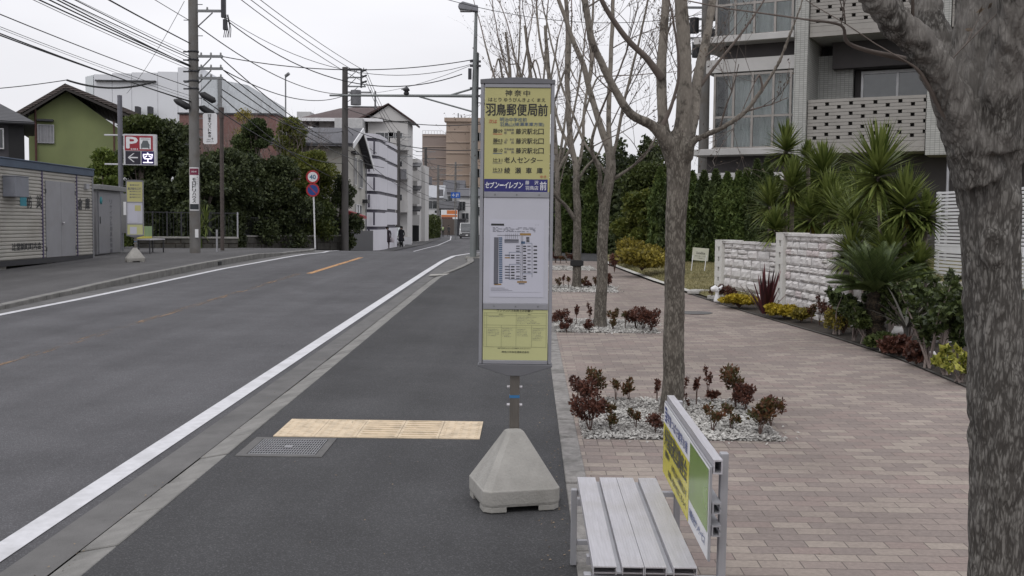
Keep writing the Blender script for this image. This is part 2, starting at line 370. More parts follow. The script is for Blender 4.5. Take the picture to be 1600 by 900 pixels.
# worn orange centre line: bright for one dash, almost gone elsewhere
def orange(name, col, thr):
    m = mat(name, col, .7, var=.12, scale=12); t = m.node_tree; p = t.nodes['Principled BSDF']
    tc = [n for n in t.nodes if n.type == 'TEX_COORD'][0]
    mp = N(t, 'ShaderNodeMapping'); mp.inputs['Scale'].default_value = (9, 1.2, 1); t.links.new(tc.outputs['Object'], mp.inputs[0])
    nz = N(t, 'ShaderNodeTexNoise'); nz.inputs['Scale'].default_value = 1.5; nz.inputs['Detail'].default_value = 8; nz.inputs['Roughness'].default_value = .75; t.links.new(mp.outputs[0], nz.inputs['Vector'])
    r = N(t, 'ShaderNodeMapRange'); r.inputs[1].default_value = thr; r.inputs[2].default_value = thr+.12; t.links.new(nz.outputs[0], r.inputs[0])
    src = p.inputs['Base Color'].links[0].from_socket
    tr = N(t, 'ShaderNodeBsdfTransparent'); mx = N(t, 'ShaderNodeMixShader'); o = [n for n in t.nodes if n.type == 'OUTPUT_MATERIAL'][0]   # where the paint has worn off the asphalt shows
    t.links.new(r.outputs[0], mx.inputs[0]); t.links.new(tr.outputs[0], mx.inputs[1]); t.links.new(p.outputs[0], mx.inputs[2]); t.links.new(mx.outputs[0], o.inputs[0])
    return m
mb = MB(); strip(mb, -5.24, -5.10, -.036, -.036, 24.0, 31.5); structure('road_centre_marking', mb, orange('orange_road_paint', (.38,.20,.075,1), .34))
mb = MB(); strip(mb, -5.45, -5.33, -.036, -.036, -30, 24); structure('road_centre_marking', mb, orange('worn_orange_paint', (.20,.125,.07,1), .495))

mb = MB(); strip(mb, lambda y: rl(y)+.22, lambda y: rk(y)-.19, -.034, -.030, -30, 45); structure('gutter', mb, M['gutter'])
# gutter and kerb are laid in 0.6 m blocks with open joints
def kerb_run(name, xl, xr, dl, dr, y0, y1, m, L=.6, gap=.014, thick=.12):
    mb = MB(); y = y0
    while y < y1:
        a, b = y + gap/2, y + L - gap/2; j = R.uniform(-.003, .003)
        X = lambda f, yy: f(yy) if callable(f) else f
        dz = [dl, dr]
        P = [(X(xl,a), a, g(a)+dl+j), (X(xr,a), a, g(a)+dr+j), (X(xr,b), b, g(b)+dr+j), (X(xl,b), b, g(b)+dl+j)]
        Q = [(p[0], p[1], p[2]-thick) for p in P]
        mb.add(P+Q, [(0,1,2,3),(4,7,6,5),(0,4,5,1),(1,5,6,2),(2,6,7,3),(3,7,4,0)]); y += L
    return structure(name, mb, m, bevel=.005, seg=1)
kerb_run('kerb', lambda y: rk(y)-.185, lambda y: rk(y)+.0, -.030, .006, -3, 23.4, M['kerb'])
kerb_run('kerb', lambda y: rk(y)-.185, lambda y: rk(y)+.0, -.005, .03, 24.0, 42, M['kerb'])
mb = MB()
for (y0) in (23.4,):
    strip(mb, lambda y: rl(y)+.3, lambda y: rk(y)+.02, -.02, .004, 23.42, 23.98)
structure('gutter', mb, M['conc'])
mb = MB(); strip(mb, lambda y: rk(y)-.01, .25, 0, 0, -30, 60); strip(mb, .25, 2.5, 0, 0, 30, 60); structure('sidewalk', mb, M['walk'])
kerb_run('kerb', .235, .362, .010, .012, -3, 42, mat('old_kerb_concrete', (.21,.20,.19,1), .9, var=.25, scale=18, bump=.8, bscale=60, dirt=(.08,.078,.07,1), dirt_amt=.75, dscale=7))

# left pavement: raised kerb with a lowered run
mb = MB(); strip(mb, lambda y: lk(y)+.0, ll, -.030, -.034, -10, 60); structure('gutter', mb, M['gutter'])
lift = lambda y: lerp_tab([(15,.035),(18,.05),(21,.11),(30,.12),(32.5,.04),(60,.03)], y)
YL = [i*.5 for i in range(-10, 90)]
mb = MB()
for a, b in zip(YL, YL[1:]):
    for (xo0, xo1, z0, z1) in ((-.15, 0, 1, 1),):
        P = [(lk(a)-.15, a+.004, g(a)+lift(a)), (lk(a), a+.004, g(a)+lift(a)), (lk(b), b-.004, g(b)+lift(b)), (lk(b)-.15, b-.004, g(b)+lift(b))]
        Q = [(p[0], p[1], g(p[1])-.06) for p in P]
        mb.add(P+Q, [(0,1,2,3),(4,7,6,5),(0,4,5,1),(1,5,6,2),(2,6,7,3),(3,7,4,0)])
structure('kerb', mb, M['kerb'], bevel=.012, seg=2)
mb = MB(); strip(mb, -30, lambda y: lk(y)-.13, lambda y: lift(y)-.004, lambda y: lift(y)-.004, 18, 60)
strip(mb, -11.0, lambda y: lk(y)-.13, lambda y: lift(y)-.004, lambda y: lift(y)-.004, -30, 18)
strip(mb, lambda y: -40+bend(y), lambda y: lk(y)-.02, 0, 0, 60, 200); structure('sidewalk', mb, M['walk_old'])
mb = MB(); strip(mb, lambda y: -2+bend(y), lambda y: 30+bend(y), 0, 0, 60, 200); structure('sidewalk', mb, M['walk_old'])
mb = MB(); p = G(314, 413)
mb.box(lk(p.y)-.02, lk(p.y)+.012, p.y-.16, p.y+.12, g(p.y)-.01, g(p.y)+.075); tag(mb.build('drain_opening', M['black']), 'small dark drain opening in the face of the far kerb', 'drain')

# ------------------------------------------------------------------ brick paved forecourt
PE = [(-6,4.05),(9,4.05),(11.2,4.05),(13,3.86),(14.3,3.64),(16,3.38),(18.2,3.10),(20,2.92),(22,2.68),(25,2.42),(28,2.2),(30,2.1)]
pe = lambda y: lerp_tab(PE, y)
def mth0(): pass
BRK = {}
def brick_mat(name, swap):
  m = bpy.data.materials.new(name); m.use_nodes = True; t = m.node_tree; p = t.nodes['Principled BSDF']; p.inputs['Roughness'].default_value = .88; p.inputs['Specular IOR Level'].default_value = .25
  tc = N(t, 'ShaderNodeTexCoord'); sp = N(t, 'ShaderNodeSeparateXYZ'); t.links.new(tc.outputs['Object'], sp.inputs[0])
  def mth(op, a, b=None, c=None):
      n = N(t, 'ShaderNodeMath', operation=op)
      for i, q in enumerate((a, b, c)):
          if q is None: continue
          if isinstance(q, (int, float)): n.inputs[i].default_value = q
          else: t.links.new(q, n.inputs[i])
      return n.outputs[0]
  BW, BH = .197, .0985
  v_ = mth('DIVIDE', sp.outputs[0 if swap else 1], BH); row = mth('FLOOR', v_)
  u_ = mth('ADD', mth('DIVIDE', sp.outputs[1 if swap else 0], BW), mth('MULTIPLY', mth('MODULO', row, 2.0), 0.0 if swap else .5)); colm = mth('FLOOR', u_)
  cb = N(t, 'ShaderNodeCombineXYZ'); t.links.new(colm, cb.inputs[0]); t.links.new(row, cb.inputs[1])
  wn = N(t, 'ShaderNodeTexWhiteNoise', noise_dimensions='2D'); t.links.new(cb.outputs[0], wn.inputs['Vector'])
  mp = N(t, 'ShaderNodeMapping'); mp.inputs['Scale'].default_value = (.16, .72, 1); t.links.new(cb.outputs[0], mp.inputs[0])
  nz = N(t, 'ShaderNodeTexNoise'); nz.inputs['Scale'].default_value = 1.0; nz.inputs['Detail'].default_value = 2; t.links.new(mp.outputs[0], nz.inputs['Vector'])
  pick = mth('ADD', mth('MULTIPLY', wn.outputs[0], .42), mth('MULTIPLY', nz.outputs[0], .62))
  rp = N(t, 'ShaderNodeValToRGB'); rp.color_ramp.interpolation = 'CONSTANT'; e = rp.color_ramp.elements
  e[0].position = 0; e[0].color = (.198,.166,.151,1); e[1].position = .42; e[1].color = (.222,.185,.166,1)
  for pos, c in ((.50,(.246,.209,.183,1)), (.58,(.220,.177,.160,1)), (.66,(.264,.227,.197,1)), (.76,(.208,.173,.157,1))): q = e.new(pos); q.color = c
  t.links.new(pick, rp.inputs[0])
  fu = mth('FRACT', u_); fv = mth('FRACT', v_)
  eu = mth('MULTIPLY', mth('MINIMUM', fu, mth('SUBTRACT', 1, fu)), BW); ev = mth('MULTIPLY', mth('MINIMUM', fv, mth('SUBTRACT', 1, fv)), BH)
  ed = mth('MINIMUM', eu, ev)
  jm = N(t, 'ShaderNodeMapRange'); jm.inputs[1].default_value = .0012; jm.inputs[2].default_value = .0032; t.links.new(ed, jm.inputs[0])
  n2 = N(t, 'ShaderNodeTexNoise'); n2.inputs['Scale'].default_value = 40; n2.inputs['Detail'].default_value = 6; n2.inputs['Roughness'].default_value = .7; t.links.new(tc.outputs['Object'], n2.inputs['Vector'])
  m2 = N(t, 'ShaderNodeMapRange'); m2.inputs[1].default_value=.3; m2.inputs[2].default_value=.7; m2.inputs[3].default_value = .84; m2.inputs[4].default_value = 1.16; t.links.new(n2.outputs[0], m2.inputs[0])
  n3 = N(t, 'ShaderNodeTexNoise'); n3.inputs['Scale'].default_value = .9; n3.inputs['Detail'].default_value = 5; t.links.new(tc.outputs['Object'], n3.inputs['Vector'])
  m3 = N(t, 'ShaderNodeMapRange'); m3.inputs[1].default_value=.35; m3.inputs[2].default_value=.65; m3.inputs[3].default_value = .86; m3.inputs[4].default_value = 1.08; t.links.new(n3.outputs[0], m3.inputs[0])
  s1 = N(t, 'ShaderNodeVectorMath', operation='SCALE'); t.links.new(rp.outputs[0], s1.inputs[0]); t.links.new(mth('MULTIPLY', m2.outputs[0], m3.outputs[0]), s1.inputs['Scale'])
  mx = N(t, 'ShaderNodeMixRGB'); mx.inputs[1].default_value = (.105,.09,.08,1); t.links.new(jm.outputs[0], mx.inputs[0]); t.links.new(s1.outputs[0], mx.inputs[2]); t.links.new(mx.outputs[0], p.inputs['Base Color'])
  b = N(t, 'ShaderNodeBump'); b.inputs['Strength'].default_value = .6; b.inputs['Distance'].default_value = .004
  t.links.new(mth('ADD', jm.outputs[0], mth('MULTIPLY', n2.outputs[0], .5)), b.inputs['Height']); t.links.new(b.outputs[0], p.inputs['Normal'])
  return m
M['brick'] = brick_mat('brick_paving', False); M['soldier'] = brick_mat('soldier_course_paving', True)
mb = MB(); strip(mb, .36, pe, .004, .004, -6, 30); structure('brick_path', mb, M['brick'])
# soil bed beyond the curved edge, steel edging, and the lawn
mb = MB(); strip(mb, lambda y: pe(y)-.01, lambda y: pe(y)+.03, .02, .02, -6, 20.2); structure('path_edging', mb, mat('bed_edging', (.06,.055,.05,1), .8))
mb = MB(); strip(mb, pe, lambda y: pe(y)+2.4, .0, .10, -6, 20.4); strip(mb, lambda y: pe(y)+2.4, 14, .10, .12, -6, 20.4); structure('soil_bed', mb, M['soil'])
mb = MB(); strip(mb, lambda y: pe(y)-.02, lambda y: pe(y)+.13, .045, .045, 19.2, 30); structure('white_path_edging', mb, mat('pale_stone_edging', (.42,.41,.38,1), .8, var=.15, scale=20, bump=.3))
def lawn_z(x, y):
    d = max(0, x - pe(y) - .12); return g(y) + .03 + .32*(1-math.exp(-d/1.6))*(1 if y > 18 else max(0, (y-15)/3))
mb = MB(); nx, ny = 24, 36; vs = []; fs = []
for j in range(ny+1):
    y = 17.5 + j*.42
    for i in range(nx+1):
        x = pe(y) + .12 + (i/nx)**1.5 * 13; vs.append((x, y, lawn_z(x, y)))
for j in range(ny):
    for i in range(nx): a = j*(nx+1)+i; fs.append((a, a+1, a+nx+2, a+nx+1))
mb.add(vs, fs, True)
M['turf'] = mat('dry_turf', (.155,.135,.060,1), .95, var=.35, scale=3.5, bump=.8, bscale=60, dirt=(.085,.095,.035,1), dirt_amt=.6, dscale=.8)
structure('lawn', mb, M['turf'])
# pale flagstone threshold that turns in behind the white wall
mb = MB()
for k in range(26):
    y = R.uniform(17.9, 19.5); x = pe(y) + R.uniform(.05, 1.5); r = R.uniform(.09, .2); n = R.choice((5,6,7)); a0 = R.uniform(0, 6)
    mb.prism([(x + r*cos(a0+2*pi*i/n)*R.uniform(.8,1.2), y + r*.9*sin(a0+2*pi*i/n)) for i in range(n)], g(y)+.02, g(y)+.075+R.uniform(0,.01))
tag(mb.build('flagstone_paving', mat('flagstone', (.36,.35,.33,1), .85, var=.2, scale=9, bump=.5), bevel=.008), kind='structure')
# grass blades over the lawn
def blades(name, pts, h, w, m):
    n = len(pts); P = np.array(pts); ang = np.random.RandomState(3).uniform(0, 2*pi, n); hh = np.random.RandomState(4).uniform(.5, 1.2, n)*h
    lean = np.random.RandomState(5).uniform(-.5, .5, (n, 2))*h
    dx = np.cos(ang)*w/2; dy = np.sin(ang)*w/2
    V = np.zeros((n, 3, 3)); V[:,0] = P + np.stack([dx, dy, 0*dx], 1); V[:,1] = P - np.stack([dx, dy, 0*dx], 1); V[:,2] = P + np.stack([lean[:,0], lean[:,1], hh], 1)
    return raw_mesh(name, V.reshape(-1, 3), 3, m)
def raw_mesh(name, V, k, m, parent=None, smooth=False):
    nf = len(V)//k; me = bpy.data.meshes.new(name); me.vertices.add(len(V)); me.vertices.foreach_set('co', np.asarray(V, dtype=np.float32).ravel())
    me.loops.add(nf*k); me.loops.foreach_set('vertex_index', np.arange(nf*k, dtype=np.int32)); me.polygons.add(nf)
    me.polygons.foreach_set('loop_start', np.arange(0, nf*k, k, dtype=np.int32)); me.materials.append(m); me.update(calc_edges=True); me.validate()
    return link(name, me, parent)
pts = []
for k in range(26000):
    y = 17.6 + R.random()*12; x = pe(y) + .15 + R.random()**1.3*7; pts.append((x, y, lawn_z(x, y)))
tag(blades('grass', pts, .05, .012, leaf_mat('grass_blades', (.09,.09,.03,1), (.30,.26,.13,1), clump=.6)), kind='stuff')
# ================================================================== apartment building on the right
A = Vector((5.08, 28.5, 0)); AZ = math.atan2(-.456, .89)
bld = thing('apartment_building', 'pale tiled apartment building with slotted balcony parapets and tall glazed bays', 'building', (A.x, A.y, 0), AZ)
def tile_mat(name, base, w=.11, h=.055, joint=.55):
    m = mat(name, base, .6, var=.06, scale=3); t = m.node_tree; p = t.nodes['Principled BSDF']; src = p.inputs['Base Color'].links[0].from_socket
    tc = [n for n in t.nodes if n.type == 'TEX_COORD'][0]; s = N(t, 'ShaderNodeSeparateXYZ'); t.links.new(tc.outputs['Object'], s.inputs[0])
    ax = N(t, 'ShaderNodeMath', operation='ADD'); t.links.new(s.outputs[0], ax.inputs[0]); t.links.new(s.outputs[1], ax.inputs[1])
    c = N(t, 'ShaderNodeCombineXYZ'); t.links.new(ax.outputs[0], c.inputs[0]); t.links.new(s.outputs[2], c.inputs[1])
    b = N(t, 'ShaderNodeTexBrick'); b.inputs['Scale'].default_value = 1; b.inputs['Brick Width'].default_value = w; b.inputs['Row Height'].default_value = h; b.inputs['Mortar Size'].default_value = .006
    b.inputs['Color1'].default_value = (.92,.92,.92,1); b.inputs['Color2'].default_value = (1.08,1.08,1.08,1); b.inputs['Mortar'].default_value = (joint,joint,joint,1); b.offset = .0
    t.links.new(c.outputs[0], b.inputs['Vector'])
    v = N(t, 'ShaderNodeVectorMath', operation='MULTIPLY'); t.links.new(src, v.inputs[0]); t.links.new(b.outputs['Color'], v.inputs[1]); t.links.new(v.outputs[0], p.inputs['Base Color'])
    bp = N(t, 'ShaderNodeBump'); bp.inputs['Strength'].default_value = .5; bp.inputs['Distance'].default_value = .006; bp.invert = True; t.links.new(b.outputs['Fac'], bp.inputs['Height']); t.links.new(bp.outputs[0], p.inputs['Normal'])
    return m
TILE = tile_mat('glazed_wall_tile', (.36,.36,.34,1)); BAND = mat('pale_concrete_band', (.44,.43,.42,1), .75, var=.07, scale=2, dirt=(.25,.25,.24,1), dirt_amt=.3)
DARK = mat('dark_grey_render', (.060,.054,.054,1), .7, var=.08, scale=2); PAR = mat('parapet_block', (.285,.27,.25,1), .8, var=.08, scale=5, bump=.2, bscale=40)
CEIL = mat('soffit_paint', (.34,.34,.34,1), .8); FRAME = mat('bronze_window_frame', (.28,.26,.24,1), .4, .5)
def pane_mat():
    """glass with pale curtains close behind: soft vertical folds, glossy surface"""
    m = mat('curtained_glass', (.14,.17,.17,1), .07, var=.10, scale=.8, spec=.75); t = m.node_tree; p = t.nodes['Principled BSDF']
    return m
PANE = pane_mat(); CURT = mat('curtain', (.66,.69,.675,1), .9, var=.08, scale=2)
clear = bpy.data.materials.new('clear_glass'); clear.use_nodes = True; t = clear.node_tree; t.nodes.remove(t.nodes['Principled BSDF'])
o_ = [n for n in t.nodes if n.type == 'OUTPUT_MATERIAL'][0]; gl = N(t, 'ShaderNodeBsdfGlossy'); gl.inputs['Roughness'].default_value = .03; tr = N(t, 'ShaderNodeBsdfTransparent'); tr.inputs[0].default_value = (.90,.92,.92,1)
fr = N(t, 'ShaderNodeFresnel'); fr.inputs[0].default_value = 1.6; ms = N(t, 'ShaderNodeMixShader'); t.links.new(fr.outputs[0], ms.inputs[0]); t.links.new(tr.outputs[0], ms.inputs[1]); t.links.new(gl.outputs[0], ms.inputs[2]); t.links.new(ms.outputs[0], o_.inputs[0])
Z2, FP = 3.60, 3.02      # underside of the first upper floor band, storey height
def bay(z):             # one storey of the glazed bay; z = underside of the pale band
    w = bx_(-.55, 2.15, -.35, 2.8, z, z+.17); w.build('floor_band', BAND, bld, bevel=.01)
    if True:
        fr_ = MB()
        z0, z1 = z+.17, z+2.22
        for x in (0.0, .52, 1.04, 1.60, 2.06): fr_.box(x-.03, x+.03, -.1, -.02, z0, z1)
        for zz in (z0, z0+.84, z1-.07): fr_.box(.03, 2.12, -.095, -.025, zz, zz+.06)
        for y in (.0, .9, 1.7): fr_.box(-.03, .03, y+.02, y+.08, z0, z1)
        for zz in (z0, z0+.84, z1-.07): fr_.box(-.025, .025, 0.0, 1.75, zz+.001, zz+.055)
        f = fr_.build('window_frame', FRAME, bld)
        q = MB(); q.box(.0, 2.12, -.066, -.056, z0, z1); q.box(-.006, .006, -.02, 1.75, z0, z1); q.build('pane', clear, f)
        c = MB(); n = 60; vs = []; fs = []
        for i in range(n+1):
            x = .28 + i*(1.86/n); y = .22 + .035*math.sin(i*1.9) + .012*math.sin(i*.7)
            vs += [(x, y, z0+.05), (x, y, z1-.03)]
        for i in range(n): fs.append((2*i, 2*i+2, 2*i+3, 2*i+1))
        c.add(vs, fs, True); c.build('curtain', CURT, bld)
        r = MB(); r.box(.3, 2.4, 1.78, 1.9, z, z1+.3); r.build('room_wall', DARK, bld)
    s = MB(); s.box(-.25, 2.14, -.12, 2.6, z+2.25, z+2.60); s.build('upper_band', BAND, bld)
    s = MB(); s.box(.12, 2.13, .25, 2.6, z+2.60, z+FP-.001); s.build('spandrel', DARK, bld)
def bx_(*a): m_ = MB(); m_.box(*a); return m_
def balcony(x0, x1, z, win=(1.1, 2.9)):
    # slab, solid fascia, slotted parapet built of long blocks with square gaps
    s = MB(); s.box(x0+.02, x1-.02, .02, 1.55, z, z+.2); s.build('balcony_slab', CEIL, bld)
    s = MB(); s.box(x0, x1, -.12, .0, z, z+.11); s.box(x0, x1, -.105, .0, z+.115, z+.27); s.build('fascia', PAR, bld, bevel=.004, seg=1)
    pr = MB(); zz = z+.275; k = 0; L = x1-x0
    rows = 13; hh = 1.13/rows
    for r in range(rows):
        if r % 3 == 0:
            pr.box(x0, x1, -.10, .07, zz+.0045, zz+hh-.0045)
        else:
            step = .60; x = x0 + (r % 3 - 1)*.30 + .14; last = x0
            while x < x1-.05:
                pr.box(last, x, -.098, .07, zz+.0045, zz+hh-.0045); last = x + .10; x += step
            pr.box(last, x1, -.098, .07, zz+.0045, zz+hh-.0045)
        zz += hh
    q_ = MB(); q_.box(x0, x1, .075, .09, z+.28, z+1.38); q_.build('gap_shade_sheet', DARK, bld)  # dark sheet behind the parapet gaps, painting in their recess shade
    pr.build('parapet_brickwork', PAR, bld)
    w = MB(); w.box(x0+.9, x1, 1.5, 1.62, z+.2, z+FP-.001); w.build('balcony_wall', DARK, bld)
    w = MB(); w.box(x0-.02, x0+.9, 1.2, 1.35, z+.2, z+FP-.3); w.build('balcony_wall', TILE, bld)
    f = MB(); a, b_ = x0+win[0], x0+win[1]
    for x in (a, (a+b_)/2, b_): f.box(x-.03, x+.03, 1.43, 1.5, z+.3, z+2.25)
    f.box(a-.03, b_+.03, 1.42, 1.5, z+2.2, z+2.28)
    ff = f.build('window_frame', mat('white_sash', (.5,.5,.5,1), .4, .3) if 'sash' not in M else M['sash'], bld)
    bx_(a, b_, 1.46, 1.47, z+.3, z+2.2).build('pane', M['pane2'], ff)
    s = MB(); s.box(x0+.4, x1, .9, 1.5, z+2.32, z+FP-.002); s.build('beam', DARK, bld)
M['sash'] = mat('white_sash', (.5,.5,.5,1), .4, .3)
M['pane2'] = mat('reflecting_glass', (.10,.11,.11,1), .04, var=.1, spec=1.0)
for k in range(3):
    z = Z2 + k*FP
    bay(z); balcony(2.52, 5.42, z); balcony(5.95, 9.8, z, (1.2, 3.0))
# ground-floor band under the bay, piers, walls
bx_(-.55, 2.15, -.3, 1.2, 2.92, 3.12).build('floor_band', BAND, bld, bevel=.01)
bx_(-.3, 2.13, .3, 1.2, 3.12, 3.598).build('spandrel', DARK, bld)
bx_(2.16, 2.50, -.22, 3.0, 2.9, 14).build('pier', TILE, bld)
bx_(5.44, 5.93, -.16, 3.0, 3.5, 14).build('pier', TILE, bld)
bx_(9.85, 10.3, -.16, 3.0, 0, 14).build('pier', TILE, bld)
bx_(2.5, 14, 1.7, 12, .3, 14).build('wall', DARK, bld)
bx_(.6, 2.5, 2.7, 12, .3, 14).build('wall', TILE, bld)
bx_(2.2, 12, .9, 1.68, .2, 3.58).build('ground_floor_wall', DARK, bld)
bx_(.1, .34, .5, .8, .2, 2.92).build('pier', BAND, bld)
m_ = MB(); m_.tube([(6.0, -.3, .3), (6.0, -.3, 3.6)], .035, 10); m_.build('downpipe', M['alu_dull'], bld)

# white louvred screen, right
ls = XY(1462, 20.5); lr = XY(1600, 17.6)
lo = thing('louvred_screen', 'white metal screen of thin horizontal louvres behind the spiky yuccas', 'screen', (ls.x, ls.y, ls.z), math.atan2(lr.y-ls.y, lr.x-ls.x))
zt = Zt(1470, 302, 20.5) - ls.z; Ls = (lr-ls).length
a = MB(); n = 26
for i in range(n):
    z = .25 + (zt-.25)*i/(n-1)
    if abs(i-9) < 1: continue
    a.box(0, Ls, -.02, .02, z-.022, z+.022)
a.build('louvre_slats', M['white'], lo)
a = MB()
for x in (0, Ls/2, Ls): a.box(x-.03, x+.03, .022, .07, 0, zt+.03)
a.box(0, Ls, -.015, .02, .25+(zt-.25)*8.3/(n-1), .25+(zt-.25)*9.7/(n-1))
a.build('frame', M['white'], lo)
mb = MB(); c = XY(1530, 17.5); mb.box(c.x-1.2, c.x+3, c.y+.3, c.y+.55, c.z+.0, c.z+.38); tag(mb.build('planter_kerb', M['conc']), 'low grey concrete planter kerb below the louvred screen', 'kerb')

# ------------------------------------------------------------------ rough white stone walls
STONE = mat('white_stone', (.60,.58,.565,1), .85, var=.10, scale=8, bump=1.0, bscale=34, dirt=(.50,.46,.45,1), dirt_amt=.5, dscale=2.5)
STONE_P = mat('pinkish_stone', (.52,.465,.455,1), .85, var=.10, scale=8, bump=.9, bscale=18)
PIERM = mat('white_pier_render', (.56,.55,.52,1), .8, var=.05, scale=5, bump=.2)
def stone_wall(p0, p1, ztop, label, seed, small=False, turn=None):
    rr = random.Random(seed); d = p1-p0; L = d.length; a = math.atan2(d.y, d.x)
    w = thing('stone_wall', label, 'wall', (p0.x, p0.y, min(g(p0.y), g(p1.y))), a, 'rough white stone walls beside the path')
    z0 = min(g(p0.y), g(p1.y)); H = ztop - z0; T = .30
    core = MB(); core.box(.34, L-.03, -T+.04, .02, -.05, H-.03); core.build('mortar_core', mat('wall_mortar', (.33,.31,.30,1), .9), w)
    st = MB(); z = 0; segs = []
    while z < H-.05:
        h = rr.uniform(.12, .21) * (.8 if small else 1); h = min(h, H-z)
        if H-(z+h) < .07: h = H-z
        for side in (0, 1):
            x = .36 if side == 0 else 0.0; Le = L if side == 0 else T
            while x < Le-.01:
                l = (rr.uniform(.26, .60) * (.75 if small else 1) if side == 0 else T); l = min(l, Le-x)
                if Le-(x+l) < .15: l = Le-x
                parts = [(z, h)] if (h < .15 or rr.random() < .8) else [(z, h*.5), (z+h*.5, h*.5)]
                for (zz, hh) in parts:
                    g_ = .006; st.cur = 1 if rr.random() < .14 else 0
                    nx_, nz_ = 5, 4; vs = []; fs = []
                    prot = rr.uniform(.018, .036)
                    for jz in range(nz_+1):
                        for jx in range(nx_+1):
                            u, v = jx/nx_, jz/nz_
                            e = min(u, 1-u, v*1.0, 1-v)
                            dpt = prot*(0 if e == 0 else .8+.4*rr.random())
                            jit = (rr.uniform(-.006,.006), rr.uniform(-.006,.006))
                            px_ = x+g_+u*(l-2*g_)+jit[0]; pz_ = zz+g_+v*(hh-2*g_)+jit[1]
                            if side == 0: vs.append((px_, -T-dpt+.03, pz_))
                            else: vs.append((L+dpt-.02, -T+.03+px_*.95, pz_))
                    for jz in range(nz_):
                        for jx in range(nx_): q = jz*(nx_+1)+jx; fs.append((q, q+1, q+nx_+2, q+nx_+1))
                    st.add(vs, fs, False)
                x += l
        z += h
    st.cur = 0; x = .36
    while x < L-.02:     # capping stones
        l = min(rr.uniform(.2,.4), L-x); st.box(x+.004, x+l-.004, -T-.015, .03, H-.02, H+rr.uniform(.005,.02)); x += l
    st.build('stonework', [STONE, STONE_P], w)
    pier = MB(); pw = .36       # smooth pier with square through-holes at the far end
    hz = [H - .14 - i*.19 for i in range(int((H-.2)/.19)+1)]; last = 0.0
    for z_ in sorted(hz):
        pier.box(0, pw, -T-.03, .03, last, z_-.045); pier.box(0, pw*.42, -T-.028, .03, z_-.045, z_+.045); pier.box(pw*.66, pw, -T-.028, .03, z_-.045, z_+.045); last = z_+.045
    pier.box(0, pw, -T-.03, .03, last, H+.015); pier.box(0, pw+.16, -T-.032, .032, H+.0152, H+.03)
    pier.build('pier', PIERM, w)
    return w
zt1 = Zt(1120, 377, 19.6); zt2 = Zt(1219, 366, 16.6)
stone_wall(Vector((3.86, 19.6, 0)), Vector((4.36, 16.75, 0)), zt1, 'lower length of rough white stone wall, further along the path', 5)
stone_wall(Vector((4.30, 16.6, 0)), Vector((4.53, 14.0, 0)), zt2, 'taller length of rough white stone wall nearer the cycad', 9, small=True)
